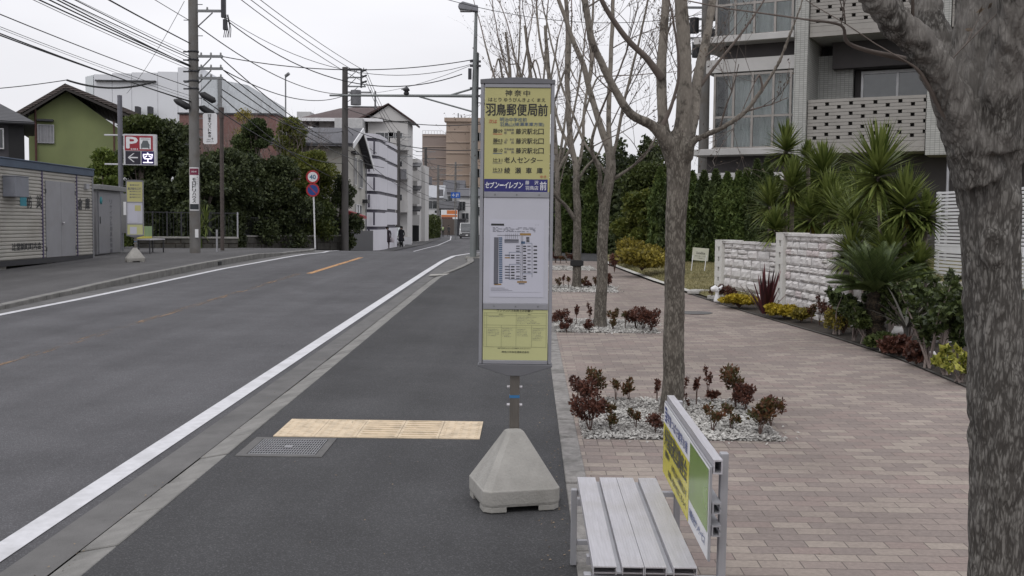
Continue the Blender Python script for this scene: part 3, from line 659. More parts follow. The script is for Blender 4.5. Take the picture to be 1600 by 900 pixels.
# ================================================================== bus stop sign
SY = 5.73; sc_ = SY/1600.0
def bus_sign(loc, lab, rz=0.0, detail=True):
    t = thing('bus_stop_sign', lab, 'bus stop sign', loc, rz)
    # concrete foot: square block with cut corners, pyramid to a small top, recess under the middle
    b = MB(); h0 = .216; c = .038
    def octo(r, cc): return [(-r+cc,-r),(r-cc,-r),(r,-r+cc),(r,r-cc),(r-cc,r),(-r+cc,r),(-r,r-cc),(-r,-r+cc)]
    rings = [(h0-.004, c, .0305), (h0, c+.002, .045), (h0, c, .115), (h0-.006, c, .122), (.050, .020, .398), (.044, .018, .404)]
    vs = []; fs = []
    for (r, cc, z) in rings:
        for (x, y) in octo(r, cc): vs.append((x, y, z))
    for i in range(len(rings)-1):
        for k in range(8): fs.append((i*8+k, i*8+(k+1)%8, (i+1)*8+(k+1)%8, (i+1)*8+k))
    fs.append(tuple(range(40, 48))); b.add(vs, fs)
    # feet and the hollow between them
    for sx in (-1, 1):
        for sy in (-1, 1):
            r_ = h0-.004; b.prism([(sx*.088, sy*r_), (sx*(r_-c), sy*r_), (sx*r_, sy*(r_-c)), (sx*r_, sy*.088), (sx*.11, sy*.11)][::-sx*sy], 0, .0302)
    b.box(-.15, .15, -.15, .15, .0306, .04)
    b.build('concrete_base', M['conc'], t, bevel=.004).rotation_euler = (0, 0, radians(15)); [x for x in COL.objects if x.parent == t][-1].location = (0, -.095, -.002)
    p = MB(); p.box(-.027, .027, -.022, .022, .36, 1.3); po = p.build('post', mat('stainless_post', (.17,.155,.14,1), .38, .7, var=.12, scale=6, stretch=(8,8,1)), t, bevel=.005)
    k = MB()
    for z in (.525, .628):
        for s in (-1, 1): k = MB(); k.tube([(s*.026, 0, z), (s*.043, 0, z)], [.010,.009], 10); k.lathe([(.013,-.002),(.013,.004)], (s*.03, 0, z), 8, None); k.build('bolt', M['alu'], po)
    k = MB(); k.box(-.0285, .0285, -.0235, .0235, .568, .584); k.build('tape_band', mat('blue_tape', (.03,.13,.28,1), .5), po)
    # cabinet: width .405, from z .79 to 2.32
    wd = .203; dp = .042; z0, z1 = .762, 2.315
    f = MB()
    f.box(-wd, -wd+.018, -dp, dp, z0, z1); f.box(wd-.018, wd, -dp, dp, z0, z1)
    f.box(-wd+.0221, wd-.0221, -dp-.001, dp, z1-.022, z1); f.box(-wd+.0221, wd-.0221, -dp-.001, dp, z0, z0+.022)
    f.box(-wd+.0221, wd-.0221, -dp-.001, dp, 1.690, 1.722); f.box(-wd+.0221, wd-.0221, -dp-.001, dp, 1.068, 1.103)
    f.box(-wd+.0221, wd-.0221, -dp+.018, dp-.004, z0+.02, z1-.02)
    fo = f.build('frame', M['signgrey'], t, bevel=.0025, seg=1)
    c_ = MB(); n = 10; top = [(-wd-.003 + (2*wd+.006)*i/n, z1+.022+.012*math.sin(pi*i/n)) for i in range(n+1)]
    c_.prism([(-wd-.003, z1+.001)] + top[:] + [(wd+.003, z1+.001)], -dp-.004, dp+.004, 'y'); c_.build('cap', M['signcap'], t)
    c_ = MB(); c_.prism([(-wd-.006, z0-.001), (-wd-.006, z0-.014), (-.042, z0-.066), (.042, z0-.066), (wd+.006, z0-.014), (wd+.006, z0-.001)], -dp-.004, dp+.004, 'y'); c_.build('lower_bracket', M['signcap'], t, bevel=.003)
    if detail:
        k = MB()
        for z in (1.706, 1.086):
            for x in (-.12, .0, .125): k.lathe([(.0, .0), (.004, .0), (.004, .002)], (0,0,0), 8, Matrix.Translation((x, -dp-.0015, z)) @ Matrix.Rotation(pi/2, 4, 'X'))
        k.build('screw', M['steel'], fo)
        k = MB(); k.box(wd, wd+.006, -.01, .01, 1.9, 1.93); k.box(-wd-.006, -wd, -.012, .0, 2.24, 2.26); k.box(-wd-.006, -wd, -.012, .0, 2.10, 2.12); k.build('hinge', M['alu_dull'], fo)
    y = -dp+.004
    b = MB(); b.box(-wd+.0222, wd-.0222, y, y+.012, 1.723, z1-.023); route = b.build('route_panel', M['yellow'], t)
    b = MB(); b.box(-wd+.0222, wd-.0222, y, y+.012, 1.104, 1.689); tt = b.build('timetable_panel', mat('milky_acrylic', (.41,.41,.455,1), .28, var=.03), t)
    b = MB(); b.box(-wd+.0222, wd-.0222, y, y+.012, z0+.023, 1.067); no = b.build('notice_panel', M['yellow2'], t)
    return t, route, tt, no, y
base = G(805, 792, 0); LOC = (-.072, SY, g(SY))
bs, route, tt, no, yy = bus_sign(LOC, 'tall narrow bus stop sign with yellow stop-name panel on a concrete pyramid foot')
# photograph pixels on the panel -> local metres
def u(px, py): return (px - (811.3 - (py-128)*.0128)) * .003585
_zt, _zb = Zt(812, 138, SY), Zt(806, 565, SY)
ZA, ZB = 2.293, .785
def v(py): return ZA + (py-138)/(565-138)*(ZB-ZA)
U_, V_ = (1,0,0), (0,0,1)
def tx(m, body, x0, y0, x1, y1, bold=0, dy=-.0012, sh=0):
    ym = (y0+y1)/2; m.text(body, (0, yy+dy, 0), U_, V_, u(x0, ym), u(x1, ym), v(y1), v(y0), bold, sh)
def rect(m, x0, y0, x1, y1, dy=-.0012):
    ym = (y0+y1)/2; a, b_, c, d = u(x0, ym), u(x1, ym), v(y1), v(y0); m.add([(a, yy+dy, c), (b_, yy+dy, c), (b_, yy+dy, d), (a, yy+dy, d)], [(0,1,2,3)])
k = MB(); gy = MB(); bl = MB(); rd = MB()
tx(k, '神', 792, 141.5, 802.5, 151, .012); tx(k, '奈', 806, 141.5, 816.5, 151, .012); tx(k, '中', 820, 142, 830, 151, .012)
tx(k, 'はとり', 766, 153.5, 786, 159.5, .006); tx(k, 'ゆうびんきょく', 790, 153.5, 836, 159.8, .006); tx(k, 'まえ', 841, 154, 853.5, 159.5, .006)
for i, ch in enumerate('羽鳥郵便局前'): tx(k, ch, 762 + i*16.05, 163, 776.6 + i*16.05, 181.2, .022)
tx(rd, '次は', 766.5, 187, 779, 193.4, .006)
for i, ch in enumerate('明治中学校前'): tx(bl, ch, 783.5 + i*7, 184.2, 789.9 + i*7, 190.6, .004)
for i, ch in enumerate('羽鳥山'): tx(bl, ch, 783.5 + i*7, 191.6, 789.9 + i*7, 198, .004)
tx(bl, '(綾瀬車庫方面)', 804.5, 191.4, 851.5, 198.2, .004)
for (y_, code, a, b_, col) in ((205.5, '藤09', '羽鳥循環', '経由', rd), (220.5, '藤03', '上 村', '経由', k), (235.5, '藤10', '市民病院', '経由', bl)):
    tx(k, code, 773, y_-4, 787.3, y_+3, .010); rect(col, 772.5, y_+3.9, 787, y_+4.9)
    tx(gy, a, 790, y_-4.2, 805, y_-.6, .002); tx(gy, '経', 790, y_+.2, 794, y_+4, .002); tx(gy, '由', 801, y_+.2, 805, y_+4, .002)
    for i, ch in enumerate('藤沢駅北口'): tx(k, ch, 808 + i*8.7, y_-4.3, 816 + i*8.7, y_+4.3, .012)
tx(k, '辻31', 772.5, 247, 787, 253.5, .008); rect(gy, 772, 254.6, 786.8, 255.3)
for i, ch in enumerate('老人センター'): tx(k, ch, 790 + i*10.1, 250-(4.5 if ch != 'ー' else .4), 798.6 + i*10.1, 250+(4.5 if ch != 'ー' else .4), .012)
tx(k, '辻33', 772.5, 262, 787, 268.5, .008); rect(gy, 772, 269.6, 786.8, 270.3)
for i, ch in enumerate('綾瀬車庫'): tx(k, ch, 790 + i*16.7, 261.6, 799 + i*16.7, 270.8, .012)
tx(rd, 'ゆき', 845.5, 273.5, 855, 278, .004)
k.build('lettering', M['ink'], route); gy.build('lettering', M['ink_grey'], route); bl.build('lettering', M['ink_blue'], route); rd.build('lettering', M['ink_red'], route)
nb = MB(); ym = 289; a, b_, c, d = -.1805, u(856.8, ym), v(299.5), v(279.8); nb.box(a, b_, yy-.0022, yy-.0002, c, d); ad_ = nb.build('advert_strip', M['navy'], route)
w_ = MB()
for i, ch in enumerate('セブン-イレブン'):
    h_ = (.9, 4.6)[ch != '-']; tx(w_, ch, 760.6 + i*7.35, 289.3-h_, 767.2 + i*7.35, 289.3+h_, .035, -.0034, .25)
tx(w_, '藤', 822.5, 282, 828.5, 288, .008, -.0034); tx(w_, '沢', 836.5, 282, 842.5, 288, .008, -.0034); tx(w_, '羽鳥店', 822.5, 290, 842.5, 296.5, .008, -.0034); tx(w_, '前', 845, 283.2, 855, 296.6, .014, -.0034)
w_.build('lettering', mat('white_lettering', (.60,.60,.64,1), .5), ad_)
# timetable sheet
s_ = MB(); s_.box(u(767,400), u(851,400), yy-.0018, yy-.0002, v(465), v(343)); sheet = s_.build('timetable_sheet', M['paper'], tt)
k = MB(); gy = MB(); br = MB(); bl = MB(); DY = -.0030
rr = random.Random(4)
rect(k, 769.5, 349.5, 789.5, 352.6, DY)
tx(k, '・・・', 838, 350.6, 843, 351.6, 0, DY)
for r in range(4):      # legend lines
    x = 772
    while x < 838:
        l = rr.uniform(2, 8); rect(gy, x, 355.4+r*2.0, min(x+l, 838), 356.2+r*2.0, DY) if rr.random() < .75 else None; x += l+rr.uniform(.8, 3)
rect(br, 814, 364.2, 831, 367.6, DY); rect(gy, 790, 373.8, 812, 377.8, DY); rect(gy, 790, 378.6, 812, 379.6, DY)
for i in range(7): rect(gy, 792+i*3, 365, 792.5+i*3, 373, DY)
rect(k, 779, 367.6, 814, 368.1, DY); rect(gy, 773.5, 371, 780.5, 445, DY)
for i in range(24): rect(bl, 781.4, 371+i*3.02, 786.6, 373+i*3.02, DY)
rect(br, 774, 444, 785, 446, DY)
for i in range(22): rect(gy, 775.2, 373+i*3.2, 779.0, 374.6+i*3.2, DY-.0006) if False else None
for x in (815.3, 817.6): rect(k, x, 368, x+.5, 440, DY)
for i in range(9): rect(k, 832.4, 380+i*5.9, 832.9, 386+i*5.9, DY)
for i in range(8):
    y_ = 383.6 + i*5.8; rect(k, 835, y_, 840.5, y_+2, DY); rect(gy, 825.5, y_, 830.5, y_+1.8, DY)
for (y_) in (383.6, 387.4, 391.5, 398, 402, 406, 410, 416, 420, 424, 431, 434.6):
    rect(k, 819, y_, 823.5, y_+2, DY); rect(gy, 808, y_, 813.6, y_+1.8, DY) if y_ > 382 else None
for (y_) in (398, 402, 416, 420.5, 425, 429.5, 434): rect(k, 800, y_, 805.5, y_+2, DY); rect(gy if y_ != 402 else br, 790.5, y_, 798.5, y_+1.8, DY)
for (x0, y0, x1, y1) in ((797,394,815.5,394.5),(797,394,797.5,404),(797,413,815.5,413.5),(797,413,797.5,437),(797,437,817,437.5),(818,427.5,832.5,428),(823,379.5,832.5,380)): rect(bl, x0, y0, x1, y1, DY)
rect(rd if False else bl, 816, 377, 822, 380.8, DY)
for i in range(4): rect(k, 823.6+.1*i, 370+i*2.2, 828.6, 371.5+i*2.2, DY)
rect(br, 809.5, 439.6, 824.5, 442.2, DY); rect(gy, 812, 443, 821, 444.4, DY)
for i in range(3): rect(gy, 768.5, 450.5+i*2, 790+6*i, 450.9+i*2, DY)
rect(gy, 768.5, 457.0, 846, 457.2, DY)
k.build('lettering', M['ink'], sheet); gy.build('lettering', M['ink_grey'], sheet); br.build('lettering', M['ink_brown'], sheet); bl.build('lettering', M['ink_blue'], sheet)
# rules notice
k = MB(); gy = MB()
tx(k, 'ワンマンバス利用上のお願い', 778, 484.6, 834, 488.6, .006)
tx(k, '運賃前払い', 780.5, 491.6, 788.5, 493.2); tx(k, '運賃後払い', 825.5, 491.6, 832.5, 493.2)
for y_ in (490.2, 494.2, 509.4): rect(k, 757.5, y_, 854.5, y_+.25)
rect(k, 757.5, 544, 854.5, 544.3); rect(k, 757.5, 513.4, 854.5, 513.6)
for x in (757.5, 761.6, 807.5, 854.3): rect(k, x, 490.2, x+.25, 544.2)
for x in (784.4, 831.6): rect(k, x, 509.4, x+.25, 544.2)
def para(x0, x1, y0, n, body='ご乗車の際は整理券をお取りください。運賃は降車の際お支払いください'):
    for i in range(n): tx(gy, body[i*3:i*3+14], x0, y0+i*2.5, x1-rr.uniform(0, (x1-x0)*.35), y0+i*2.5+1.25)
para(764, 796, 495.6, 1); para(809, 846, 496, 5); para(763.4, 782.5, 515.6, 5); para(785.8, 803, 514.6, 6); para(809, 830, 515.6, 5); para(833, 852.5, 514.4, 8)
tx(k, '障害者手帳をお持ちの方は乗務員にお申し出ください', 779, 545.4, 831, 547.4); tx(k, '神奈川中央交通株式会社', 785, 550.6, 828, 553.6, .006)
k.build('lettering', M['ink'], no); gy.build('lettering', M['ink_grey'], no)

# ================================================================== aluminium advertising bench
def bench(loc, lab, rz=0.0, L=1.17, full=True, ad=(.62,.56,.06,1)):
    t = thing('bench', lab, 'bench', loc, rz)         # local x: across (0 road side), y: along
    W4 = [(0, .082), (.102, .178), (.180, .256), (.280, .362)]
    for i, (a, b_) in enumerate(W4):
        s = MB(); s.box(a, b_, 0, L, .398, .402); s.box(a, a+.003, 0, L, .372, .398); s.box(b_-.003, b_, 0, L, .372, .398)
        s.box(a+.0031, b_-.0031, .03, L-.03, .366, .371)
        for r in range(7):
            xx = a+.008+r*(b_-a-.016)/6; s.box(xx-.0012, xx+.0012, 0.001, L-.001, .4021, .4029)
        s.build('seat_slat', M['alu'], t)
    s = MB()
    for (a, b_) in ((.0835,.1005), (.2575,.2785)): s.box(a, b_, 0.002, L-.002, .376, .382)
    s.box(-.01, .372, .20, .235, .335, .3655); s.box(-.01, .372, L-.235, L-.2, .335, .3655)
    s.build('seat_frame', M['alu_dull'], t)
    for y in (.05, L-.05):
        s = MB(); s.box(-.030, -.002, y-.016, y+.016, .005, .36); s.build('leg', M['alu_dull'], t, bevel=.003)
        s = MB(); s.box(.44, .468, y-.016, y+.016, .005, .80 if y < .5 else .775); s.build('leg', M['alu_dull'], t, bevel=.003)
        s = MB(); s.box(-.001, .439, y-.012, y+.012, .33, .354); s.box(-.001, .439, y-.012, y+.012, .10, .122); s.build('stretcher', M['alu_dull'], t, bevel=.002)
    # backrest rails seen end-on: C sections
    for (z0, z1) in ((.74, .79), (.60, .64), (.52, .56)):
        s = MB(); x0, x1 = .405, .437
        s.box(x0, x1, -.02, L, z1-.006, z1); s.box(x0, x1, -.02, L, z0, z0+.005)
        s.box(x0, x0+.005, -.02, L, z0+.0051, z1-.0061)
        if z0 > .7: s.box(x1-.005, x1, -.02, L, z0+.0051, z1-.0061)
        else: s.box(x1-.007, x1, -.02, L, z1-.016, z1-.0062); s.box(x1-.007, x1, -.02, L, z0+.0051, z0+.014)
        s.build('back_rail', M['alu'] if z0 > .7 else M['alu_dull'], t)
    s = MB(); s.box(.395, .4035, -.015, L, .43, .765); bk = s.build('backrest', M['alu_dull'], t, bevel=.002)
    s = MB(); s.box(.3925, .3948, -.008, L-.006, .435, .757); po = s.build('advert_sheet', M['white'], bk)
    def R_(m, y0, y1, z0, z1, dx=-.0012):
        m.add([(.3925+dx, y1, z0), (.3925+dx, y0, z0), (.3925+dx, y0, z1), (.3925+dx, y1, z1)], [(0,1,2,3)])
    # reading direction runs from the far end to the near end
    k = MB(); R_(k, .41, L-.008, .437, .670); yl = k.build('yellow_field', mat('yellow_print', (.56,.50,.03,1), .25, var=.08, scale=5), po)
    gm = mat('green_print', (.16,.27,.03,1), .22, var=.2, scale=4)
    k = MB(); R_(k, -.006, .402, .53, .752); k.build('green_field', gm, po)
    def T(m, body, y0, y1, z0, z1, bold=0, dx=-.0022): m.text(body, (.3925+dx, L, 0), (0,-1,0), (0,0,1), L-y1, L-y0, z0, z1, bold)
    k = MB(); T(k, '学習つばさ進学水産', .46, 1.04, .690, .737, .012); R_(k, 1.06, 1.13, .682, .748); k.build('lettering', mat('navy_print', (.03,.05,.22,1), .4), po)
    k = MB()
    for i in range(3): R_(k, 1.07, 1.12, .695+i*.017, .703+i*.017, -.0024)
    k.build('lettering', M['white'], po)
    k = MB()
    for i, ch in enumerate('外国語運営講座会'): T(k, ch, 1.04-i*.083, 1.12-i*.083, .572, .660, .014)
    T(k, '開催中', .95, 1.08, .53, .56, .01); T(k, '小学生から高校生まで', .46, .88, .515, .545, .01); T(k, 'お問い合わせはこちらへ', .46, .98, .465, .495, .008)
    k.build('lettering', mat('dark_print', (.04,.045,.06,1), .4), po)
    k = MB(); T(k, '有限会社サンサービス', .03, .38, .47, .505, .01); k.build('lettering', mat('blue_print', (.05,.09,.25,1), .4), po)
    return t
BL = (.236, 3.515, g(3.49)-.0)
bn = bench(BL, 'silver aluminium bench with yellow and green advertising backrest beside the path')
bn.rotation_euler = (math.atan(.0206), 0, 0)

# ================================================================== tactile paving and drain grate
tp = G(424, 684.5); tq = G(751, 658)
x0, x1, y0, y1 = G(424,684.5).x+.0, G(750,685).x, G(590,685).y, G(590,657.5).y
TACT = mat('tactile_beige', (.56,.455,.325,1), .8, var=.07, scale=12, bump=.3, bscale=120, dirt=(.22,.18,.13,1), dirt_amt=.45, dscale=10)
t = thing('tactile_paving', 'strip of beige tactile paving across the dark asphalt pavement', 'tactile paving', (x0, y0, g(y0)), 0)
t.rotation_euler = (math.atan(.0206), 0, 0)
n = 5; w5 = (x1-x0)/n; ny = max(1, round((y1-y0)/.3)); hh = (y1-y0)/ny
for i in range(n):
    for j in range(ny):
        mb = MB(); a = i*w5+.0015; b_ = (i+1)*w5-.0015; c = j*hh+.002; d = (j+1)*hh-.002
        mb.box(a, b_, c, d, .000, .006)
        if i in (2, 3):
            for q in range(4): yc = c + (q+.5)*(d-c)/4; mb.box(a+.02, b_-.02, yc-.010, yc+.010, .0061, .011)
        else:
            for q in range(5):
                for r in range(5):
                    xc = a+(q+.5)*(b_-a)/5; yc = c+(r+.5)*(d-c)/5; mb.lathe([(.012,.0061),(.009,.011),(0,.011)], (xc, yc, 0), 8)
        mb.build('tactile_tile', TACT, t)
g0, g1 = G(380, 711), G(515, 684)
gx0, gx1, gy0, gy1 = G(380,711).x+.02, G(494,711).x, g0.y, g1.y-.085
t = thing('drain_grate', 'steel drain grate in a concrete surround beside the kerb', 'drain grate', (gx0, gy0, g(gy0)), 0); t.rotation_euler = (math.atan(.0206), 0, 0)
gw, gh = gx1-gx0, gy1-gy0
s = MB()
for (a, b_, c, d) in ((-.06, gw+.05, -.05, 0), (-.06, gw+.05, gh, gh+.05), (-.06, 0, .0001, gh-.0001), (gw, gw+.05, .0001, gh-.0001)): s.box(a, b_, c, d, -.05, .006)
s.build('concrete_surround', M['gutter'], t)
s = MB(); s.box(0.001, gw-.001, .001, gh-.001, .0005, .0015); s.build('pit_shade', M['black'], t)  # flat black sheet painting in the shade below the bars
s = MB(); nb_ = 8
for i in range(nb_): yc = .012 + i*(gh-.024)/(nb_-1); s.box(.01, gw-.01, yc-.005, yc+.005, .003, .0065)
nb_ = 26
for i in range(nb_): xc = .01 + i*(gw-.02)/(nb_-1); s.box(xc-.0028, xc+.0028, .005, gh-.005, .0025, .0062)
s.box(gw*.44, gw*.56, gh*.42, gh*.58, .0067, .008)
s.build('grate', mat('worn_grate_steel', (.24,.24,.25,1), .5, .4, var=.15, scale=12), t)
mh = G(1082, 489); mb = MB(); mb.lathe([(0,.0),(.30,.0),(.31,-.004)], (mh.x, mh.y, g(mh.y)+.009), 28, None, False); tag(mb.build('manhole_cover', M['gutter']), 'round dull manhole cover set in the brick paving past the bare trees', 'manhole cover')
# ================================================================== street trees in gravel beds
BARK = bark_mat('tree_bark', (.072,.063,.053,1), (.175,.158,.135,1), 38, .33, .5, 2.1)
BARK_N = bark_mat('close_tree_bark', (.056,.051,.046,1), (.172,.163,.150,1), 78, .24, .3, 1.70, .8)
TWIG = mat('twig_bark', (.12,.098,.085,1), .85, var=.25, scale=10)
TWIG_F = mat('pale_twig_bark', (.19,.155,.14,1), .85, var=.2, scale=10)
def chain(spec, Y0, Y1=None, wob=0.0):
    """points read off the photograph as (px, py, radius px) for a limb whose depth runs from Y0 to Y1"""
    Y1 = Y0 if Y1 is None else Y1; n = len(spec); P = []; Rr = []
    for i, (px, py, r) in enumerate(spec):
        Y = Y0 + (Y1-Y0)*i/max(1, n-1); P.append(W(px, py, Y)); Rr.append(r*Y/F)
    # smooth
    Q = []; q = []
    for i in range(n-1):
        p0 = P[max(i-1, 0)]; p1 = P[i]; p2 = P[i+1]; p3 = P[min(i+2, n-1)]
        for k in range(5):
            s = k/5; s2 = s*s; s3 = s2*s
            Q.append(.5*((2*p1) + (p2-p0)*s + (2*p0-5*p1+4*p2-p3)*s2 + (3*p1-p0-3*p2+p3)*s3)); q.append(Rr[i]+(Rr[i+1]-Rr[i])*s)
    Q.append(P[-1]); q.append(Rr[-1])
    if wob: Q = [p + Vector((noise.noise(p*3)*wob, noise.noise(p*3+Vector((9,0,0)))*wob, 0)) for p in Q]
    return Q, q
def grow(mb, p, d, L, r, depth, rr, buds=None, kids=3, up=.25, spread=.6):
    n = 5; pts = [Vector(p)]; d = Vector(d).normalized(); cur = Vector(p)
    for i in range(n):
        d = (d + Vector((rr.uniform(-1,1), rr.uniform(-1,1), rr.uniform(-1,1)))*.13 + Vector((0,0,up*.15))).normalized()
        cur = cur + d*L/n; pts.append(cur.copy())
    mb.tube(pts, [r*(1-.62*i/n) for i in range(n+1)], 5 if r > .006 else 3, cap=False)
    if depth > 0:
        for k in range(kids):
            i = rr.choice((2,3,3,4,4,5)); q = pts[i]
            a = Vector((rr.uniform(-1,1), rr.uniform(-1,1), rr.uniform(-.3,1))).normalized()
            grow(mb, q, d*.75 + a*spread, L*rr.uniform(.45,.75), r*(.62-.07*i)+.0006, depth-1, rr, buds, kids, up, spread)
    elif buds is not None:
        for q in pts[2:]:
            if rr.random() < .65: buds.append(q + Vector((rr.uniform(-.02,.02), rr.uniform(-.02,.02), rr.uniform(-.01,.02))))
def street_tree(label, base, limbs, Y, twigs=(), remesh=0.0, bark=None, knots=(), seed=1, rough=0.0, ztw=None, n=18, group='bare street trees along the brick forecourt', budsize=.016, twig_mat=None):
    rr = random.Random(seed)
    t = thing('street_tree', label, 'tree', base, 0, group)
    mb = MB(); ends = []; tw = MB()
    for (spec, ya, yb) in limbs:
        P, q = chain(spec, ya, yb, wob=.012)
        if ends and Y > 5: q = [v_*.84 for v_ in q]
        thin = bool(remesh) and spec[1][2]*ya/F < remesh*2.6 and len(ends) > 0     # thin shoots stay clean tubes outside the merged trunk
        (tw if thin else mb).tube(P, q, 8 if thin else n, cap=True); ends.append((P, q))
    o = mb.build('trunk', bark, t, world=True)
    if remesh:
        me = o.data
        md = o.modifiers.new('r', 'REMESH'); md.mode = 'VOXEL'; md.voxel_size = remesh; md.use_smooth_shade = True
        sm = o.modifiers.new('s', 'SMOOTH'); sm.factor = .5; sm.iterations = 4
        dg = bpy.context.evaluated_depsgraph_get(); me2 = bpy.data.meshes.new_from_object(o.evaluated_get(dg)); o.modifiers.clear(); o.data = me2; me2.name = 'trunk'
        me2.materials.clear(); me2.materials.append(bark)
        if rough:
            nv = len(me2.vertices); co = np.empty(nv*3, dtype=np.float32); me2.vertices.foreach_get('co', co); co = co.reshape(-1, 3)
            no_ = np.empty(nv*3, dtype=np.float32); me2.vertex_normals.foreach_get('vector', no_); no_ = no_.reshape(-1, 3)
            for i in range(nv):
                c = co[i]; v = Vector((float(c[0])*44, float(c[1])*44, float(c[2])*11))
                a = noise.noise(v + Vector((noise.noise(v*.5)*1.5, 0, 0))); rid = 1 - abs(a)*2.6
                b_ = noise.noise(Vector((float(c[0])*9, float(c[1])*9, float(c[2])*5)))
                kn = 0.0
                for (kp, kr) in knots:
                    dk = (Vector((float(c[0]), float(c[1]), float(c[2]))) - kp).length/kr
                    if dk < 2.2: kn += .012*math.exp(-((dk-1)/.35)**2) - .010*math.exp(-(dk/.6)**2)
                co[i] = c + no_[i]*((rid*-.5 + .2)*rough + b_*rough*.4 + kn)
            me2.vertices.foreach_set('co', co.ravel()); me2.update()
    buds = []
    bp = Vector(base)
    for (P, q) in ends[1:]:
        m_ = len(P)
        for k in range(twigs[0] if twigs else 0):
            i = rr.randrange(int(m_*.3), m_); d = (P[min(i+1, m_-1)]-P[max(i-1, 0)]).normalized()
            a = Vector((rr.uniform(-1,1), rr.uniform(-1,1), rr.uniform(-.2,1))).normalized()
            grow(tw, P[i], d*.5+a*.7, twigs[1]*rr.uniform(.5,1.1), min(q[i]*.45, twigs[2]), twigs[3], rr, buds, 3)
        if twigs:      # carry on past the drawn end
            d = (P[-1]-P[-2]).normalized(); grow(tw, P[-1], d, twigs[1]*1.2, q[-1]*.95, twigs[3], rr, buds, 4)
    if tw.v: tw.build('twigs', twig_mat or TWIG, t, world=True)
    if buds:
        V = []
        for b_ in buds:
            for k in range(2):
                s = budsize*rr.uniform(.5, 1.2); a = Vector((rr.uniform(-1,1), rr.uniform(-1,1), rr.uniform(-1,1))).normalized(); c = a.orthogonal().normalized()
                q = b_ - bp; V += [q + a*s, q + c*s*.5, q - a*s, q - c*s*.5]
        raw_mesh('buds', np.array([tuple(x) for x in V]), 4, leaf_mat('bud', (.05,.035,.03,1), (.12,.09,.06,1)), t)
    return t
# tree beside the camera (trunk, scaffold limbs)
Yn = 2.7
nb_ = XY(1561, Yn)
street_tree('thick rough-barked bare tree standing closest beside the bench', tuple(nb_), [
    ([(1561,1290,58),(1560,1150,50),(1559,1000,45),(1558,850,43.5),(1557,700,43),(1555,560,42),(1554,460,42),(1551,400,43),(1547,340,43),(1542,285,47),(1536,225,53),(1532,160,48),(1530,90,40),(1534,0,36),(1538,-120,32)], Yn, Yn),
    ([(1532,275,40),(1503,196,31),(1470,124,25),(1430,70,23),(1385,20,21),(1340,-40,19),(1280,-120,17)], Yn-.05, Yn-.3),
    ([(1512,185,30),(1490,110,22),(1462,50,23),(1440,-10,20),(1415,-90,17)], Yn+.05, Yn+.25),
    ([(1550,230,40),(1566,120,27),(1580,30,25),(1592,-90,20)], Yn-.08, Yn-.25),
    ([(1545,270,44),(1578,200,34),(1612,120,29),(1650,30,24),(1690,-90,20)], Yn, Yn-.2),
    ([(1490,150,7),(1440,105,5),(1405,92,4.5),(1350,80,3.5),(1318,66,3.0),(1310,40,2.2),(1262,32,1.8)], Yn-.05, Yn-.15),
    ([(1515,235,5),(1470,172,4),(1448,135,3.4),(1430,110,2.4),(1410,96,1.4)], Yn-.1, Yn-.2),
    ], Yn, twigs=(1, .45, .006, 1), remesh=.005, bark=BARK_N, knots=[(W(1556, 388, Yn-.09)-nb_, .040), (W(1500, 236, Yn-.08)-nb_, .02), (W(1533, 640, Yn-.075)-nb_, .014)], seed=3, rough=.012, n=28)
# second tree
Y2 = 8.05
b2 = G(1049, 650)
street_tree('bare tree with pale peeling limbs in the gravel bed just past the bench', tuple(b2), [
    ([(1047,660,22),(1049,635,19),(1051,600,17),(1053,540,16.5),(1054,450,15.5),(1056,360,16),(1058,300,17),(1060,262,19),(1064,225,18),(1068,190,13),(1070,130,11.5),(1068,60,11),(1063,0,10),(1058,-90,8)], Y2, Y2),
    ([(1058,268,17),(1042,222,15),(1018,196,9.5),(985,178,8.5),(962,142,7.5),(942,100,7),(924,60,6.5),(913,0,6),(905,-70,5)], Y2, Y2-.5),
    ([(1044,230,13),(1036,190,10),(1034,120,9.5),(1035,60,8.5),(1042,0,7.5),(1046,-70,6)], Y2, Y2+.4),
    ([(1034,122,8),(1010,92,6),(985,68,5.5),(962,36,5),(940,0,4.5),(920,-50,4)], Y2+.1, Y2-.2),
    ([(1070,225,14),(1083,180,12),(1088,135,10),(1098,85,8.5),(1108,35,7.5),(1116,-30,6.5)], Y2, Y2+.5),
    ([(1072,248,12),(1082,222,7),(1100,212,5.5),(1130,198,5),(1165,175,4.6),(1190,140,4),(1215,100,3.6),(1232,60,3.2),(1246,20,2.8),(1262,-30,2.2)], Y2-.05, Y2-.7),
    ([(1036,195,5),(1052,160,3.2),(1062,120,2.6),(1058,70,2.2),(1050,20,1.8)], Y2-.1, Y2-.3),
    ([(1192,142,2.2),(1187,118,1.8),(1180,128,1.2)], Y2-.45, Y2-.5),
    ([(1090,140,4),(1120,100,2.6),(1150,62,2.2),(1185,15,1.6),(1205,-20,1.2)], Y2+.2, Y2+.1),
    ], Y2, twigs=(2, .6, .008, 2), remesh=.012, bark=BARK, seed=8, rough=.006, n=20, budsize=.012)
Y3 = G(938,512).y
